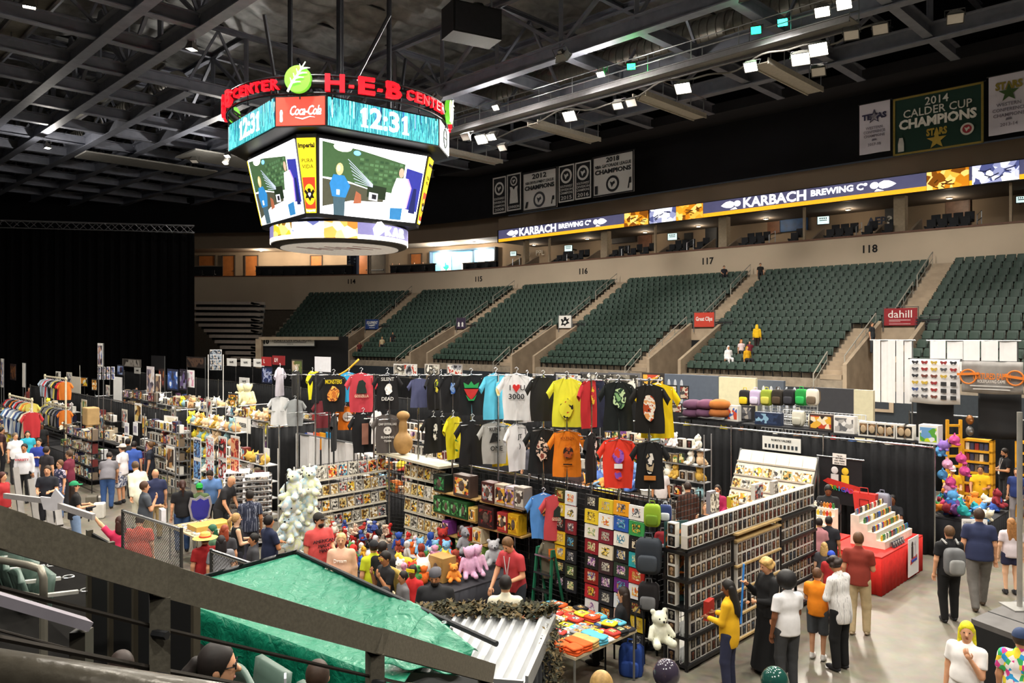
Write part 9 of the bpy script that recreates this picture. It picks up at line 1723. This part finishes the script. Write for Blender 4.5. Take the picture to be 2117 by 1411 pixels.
P('woman in pink T-shirt reaching up with a gadget in the hand', 247, 1066, 1.62, 200, 'p', 'd8325c', 't', '3a3a4a', hair=('3a1c14', 'bob'), arms=('down', 'up'), extra=held('camera', '2a2a2e', 1)); P('heavy person in orange red T-shirt behind the chain link gate', 288, 1064, 1.62, 165, 'p', 'd0503c', 't', '77777c', hair=('2a1a14', 'short'), fat=1.5, nod=25)
P('person in black T-shirt with long hair and green cap', 155, 994, 1.7, 100, 'p', '1a181a', 't', '7a90b0', hair=('2c1d15', 'long'), hat=('cap', '1f8a5a'), arms=('fwd', 'fwd'), fat=1.1); P('man in maroon polo shirt among the crowd', 142, 930, 1.76, -115, 'p', '6a1f34', 't', '2a2a30', hair=('4a3626', 'short'), fat=1.15); P('woman in dark flowered blouse with glasses', 123, 950, 1.62, -60, 'p', '2a2c48', 't', '5a7098', hair=('6a4a30', 'short'), topm=FLR, hat=('glasses', '')); P('young man in black shirt with folded hands', 98, 962, 1.76, -15, 'p', '1b1d26', 't', '16161c', hair=('3a2818', 'short'), arms=('fwd', 'fwd'))
RAG = both(chest_print(['ATLANTA'], '5a3038', size=.07, z=1.36), chest_print(['HAWKS'], 'c02a38', size=.09, z=1.24))
P('young man in white shirt with grey sleeves and red print', 50, 917, 1.78, -20, 'm', 'dcdadf', 'long', '17171a', hair=('1a1412', 'short'), arms=('down', 'down'), extra=chest_print(['VARSITY'], 'c02a38', size=.1, z=1.3)); P('man in dark shirt behind the black shirt youth', 97, 922, 1.76, 130, 'p', '2a262a', 't', hair=('2a1e18', 'short'), fat=1.15); P('man in blue and white sports jersey', 80, 906, 1.74, -20, 'p', '2a3c94', 't', 'd8d8e0', hair=('2a2018', 'short'), arms=('cross', 'down')); P('man in white T-shirt at the far stall', 32, 894, 1.74, 30, 'p', 'e4e2e4', 't', hair=('6a5a48', 'short'), fat=1.2); P('woman in teal top and dark jacket at the far stall', 57, 890, 1.66, 5, 'p', '28a0b8', 't', hair=('2a1c16', 'bob'), fat=1.15)
P('stallholder in black among the far left stalls', 86, 874, 1.62, 0, 'd', '18181a', 't', hair=('100d0c', 'bob')); P('person in dark clothes cut by the picture border', 4, 882, 1.74, 90, 'p', '3a2024', 't', '14141a', hair=('1a1412', 'short')); P('person in red hooded top at the picture border', 6, 975, 1.72, 60, 'p', 'a02428', 'long', 'd0c8c8', hair=('4a2018', 'bob'), fat=1.2)
P('man in light blue shirt serving at the poster stand', 440, 962, 1.78, -15, 'p', '6a90c8', 't', hair=('2a1e16', 'short'), lean=20, nod=20, arms=('table', 'table'), fat=1.2); P('balding man in black leaning over the cards table', 456, 976, 1.82, 60, 'p', '26262a', 't', hair=('3a2a20', 'bald'), lean=24, arms=('table', 'table'))
P('stallholder seen between the shirts behind the middle poles', 1095, 912, 1.74, 190, 'p', '4a4a54', 't', hair=('2a1e18', 'short')); P('visitor in pale blue shirt between the hanging shirts', 1103, 903, 1.84, -90, 'p', '8aa4c8', 't', hair=('b89868', 'short')); P('visitor with red brown hair behind the orange shirt', 1188, 955, 1.66, 180, 'p', '4a3a3c', 't', hair=('5a2a20', 'bob')); P('stallholder in dark cap beside the white printed shirt', 1366, 962, 1.66, 20, 'm', 'd8d0d0', 't', hair=('1a1412', 'short'), hat=('cap', '1c1a1c'))
P('stallholder with grey beard behind the far stalls', 60, 800, 1.7, 20, 'p', '6a2a24', 't', hair=('3a2a22', 'short')); P('visitor in red among the far stalls', 86, 796, 1.7, 0, 'p', 'a84a28', 't', hair=('2a1e18', 'short')); P('seated stallholder among far boxes', 282, 800, 1.65, 10, 'p', '4a4a4a', 't', hair=('2a1e18', 'short')); P('stallholder in white near the blue poster', 306, 797, 1.68, -10, 'p', 'd8d0c8', 't', hair=('3a2a20', 'short'))
def stand_p(label, px, py, row, **kw):
 n = N0+TR*row+.3; s = s_px(px, n); q = path(s, n, rowz(row)); P(label, 0, 0, pos=(q.x, q.y, q.z), **kw)
stand_p('visitor in yellow hooded top standing among the green seats', 1565, 690, 3, h=1.7, face=170, top='e8b818', sleeve='long', legs='2a1a1a', hair=('e8b818', 'bob')); stand_p('visitor in white hooded robe sitting among the green seats', 1506, 722, 1, h=1.72, face=20, top='e8e6e6', sleeve='long', legs='e8e6e6', hair=('e8e6e6', 'bob'), pose='sit'); stand_p('visitor in yellow sitting low among the green seats', 1545, 728, 1, h=1.68, face=30, top='d8a014', sleeve='long', hair=('c89018', 'bob'), pose='sit'); stand_p('visitor in pink and white with orange hair among the seats', 1533, 705, 2, h=1.6, face=20, top='e0c8c8', hair=('b86a30', 'bob'), pose='sit'); stand_p('child in dark red sitting beside the yellow visitor', 1550, 705, 2, h=1.5, face=10, top='6a1f2c', hair=('2a1414', 'bob'), pose='sit')
stand_p('lone dark dressed visitor in the highest seat row', 1497, 560, 14, h=1.7, face=10, top='1c1c24', hair=('14100e', 'short'), pose='sit', arms=('lap', 'lap')); stand_p('second dark dressed visitor high in the seats', 1572, 560, 14, h=1.7, face=0, top='22201f', hair=('14100e', 'short'), pose='sit'); stand_p('man in dark clothes on the stair beside the white strips', 1803, 705, 3, h=1.76, face=60, top='26282c', legs='3a3c40', hair=('4a3a2a', 'short'))
stand_p('dark haired visitor beside the blue entrance sign', 743, 720, 1, h=1.7, face=0, top='5a2020', hair=('1a1210', 'bob'), pose='sit'); stand_p('visitor in black sitting by the blue entrance sign', 812, 690, 3, h=1.7, face=0, top='1a1a1c', hair=('14100e', 'short'), pose='sit'); stand_p('visitor in pale clothes in the low seats', 790, 716, 2, h=1.7, face=0, top='b8a480', hair=('a8905c', 'short'), pose='sit')
for i, px in enumerate((811, 825, 856, 874)):
 s = s_px(px, 58.6); q = path(s, 58.6, 11.75); P('concourse visitor behind the counter, %s from the banner column' % ORD[i], 0, 0, 1.74, pos=(q.x, q.y, q.z), top=('2a2a30', '18181c', '3a3030', '2c2c34')[i], hair=('14100e', 'short'))
P('woman with tied dark hair and glasses raising a phone', 455, 1329, 1.66, 85, 'p', '3f6a3a', 't', hair=('1f1815', 'pony'), hat=('glasses', ''), pose='sit', arms=('down', 'phone'), d=4.0, extra=held('phone', 'c8c8d0', 1), vox=.011)
P('boy with cropped brown hair seen from behind below the railing', 657, 1363, 1.4, 175, 'p', '2a2a30', 't', hair=('3a2a20', 'short'), pose='sit', d=4.6, vox=.012); P('dark haired spectator low behind the railing post', 250, 1344, 1.5, 190, 'p', '2a2420', 't', hair=('2a1c16', 'short'), pose='sit', d=5.0, vox=.013); P('spectator with fair hair at the lower border', 1243, 1386, 1.6, 185, 'l', '4a3a34', 't', hair=('a8854c', 'short'), pose='sit', d=5.2, vox=.013)
bpy.data.scenes.remove(TS)
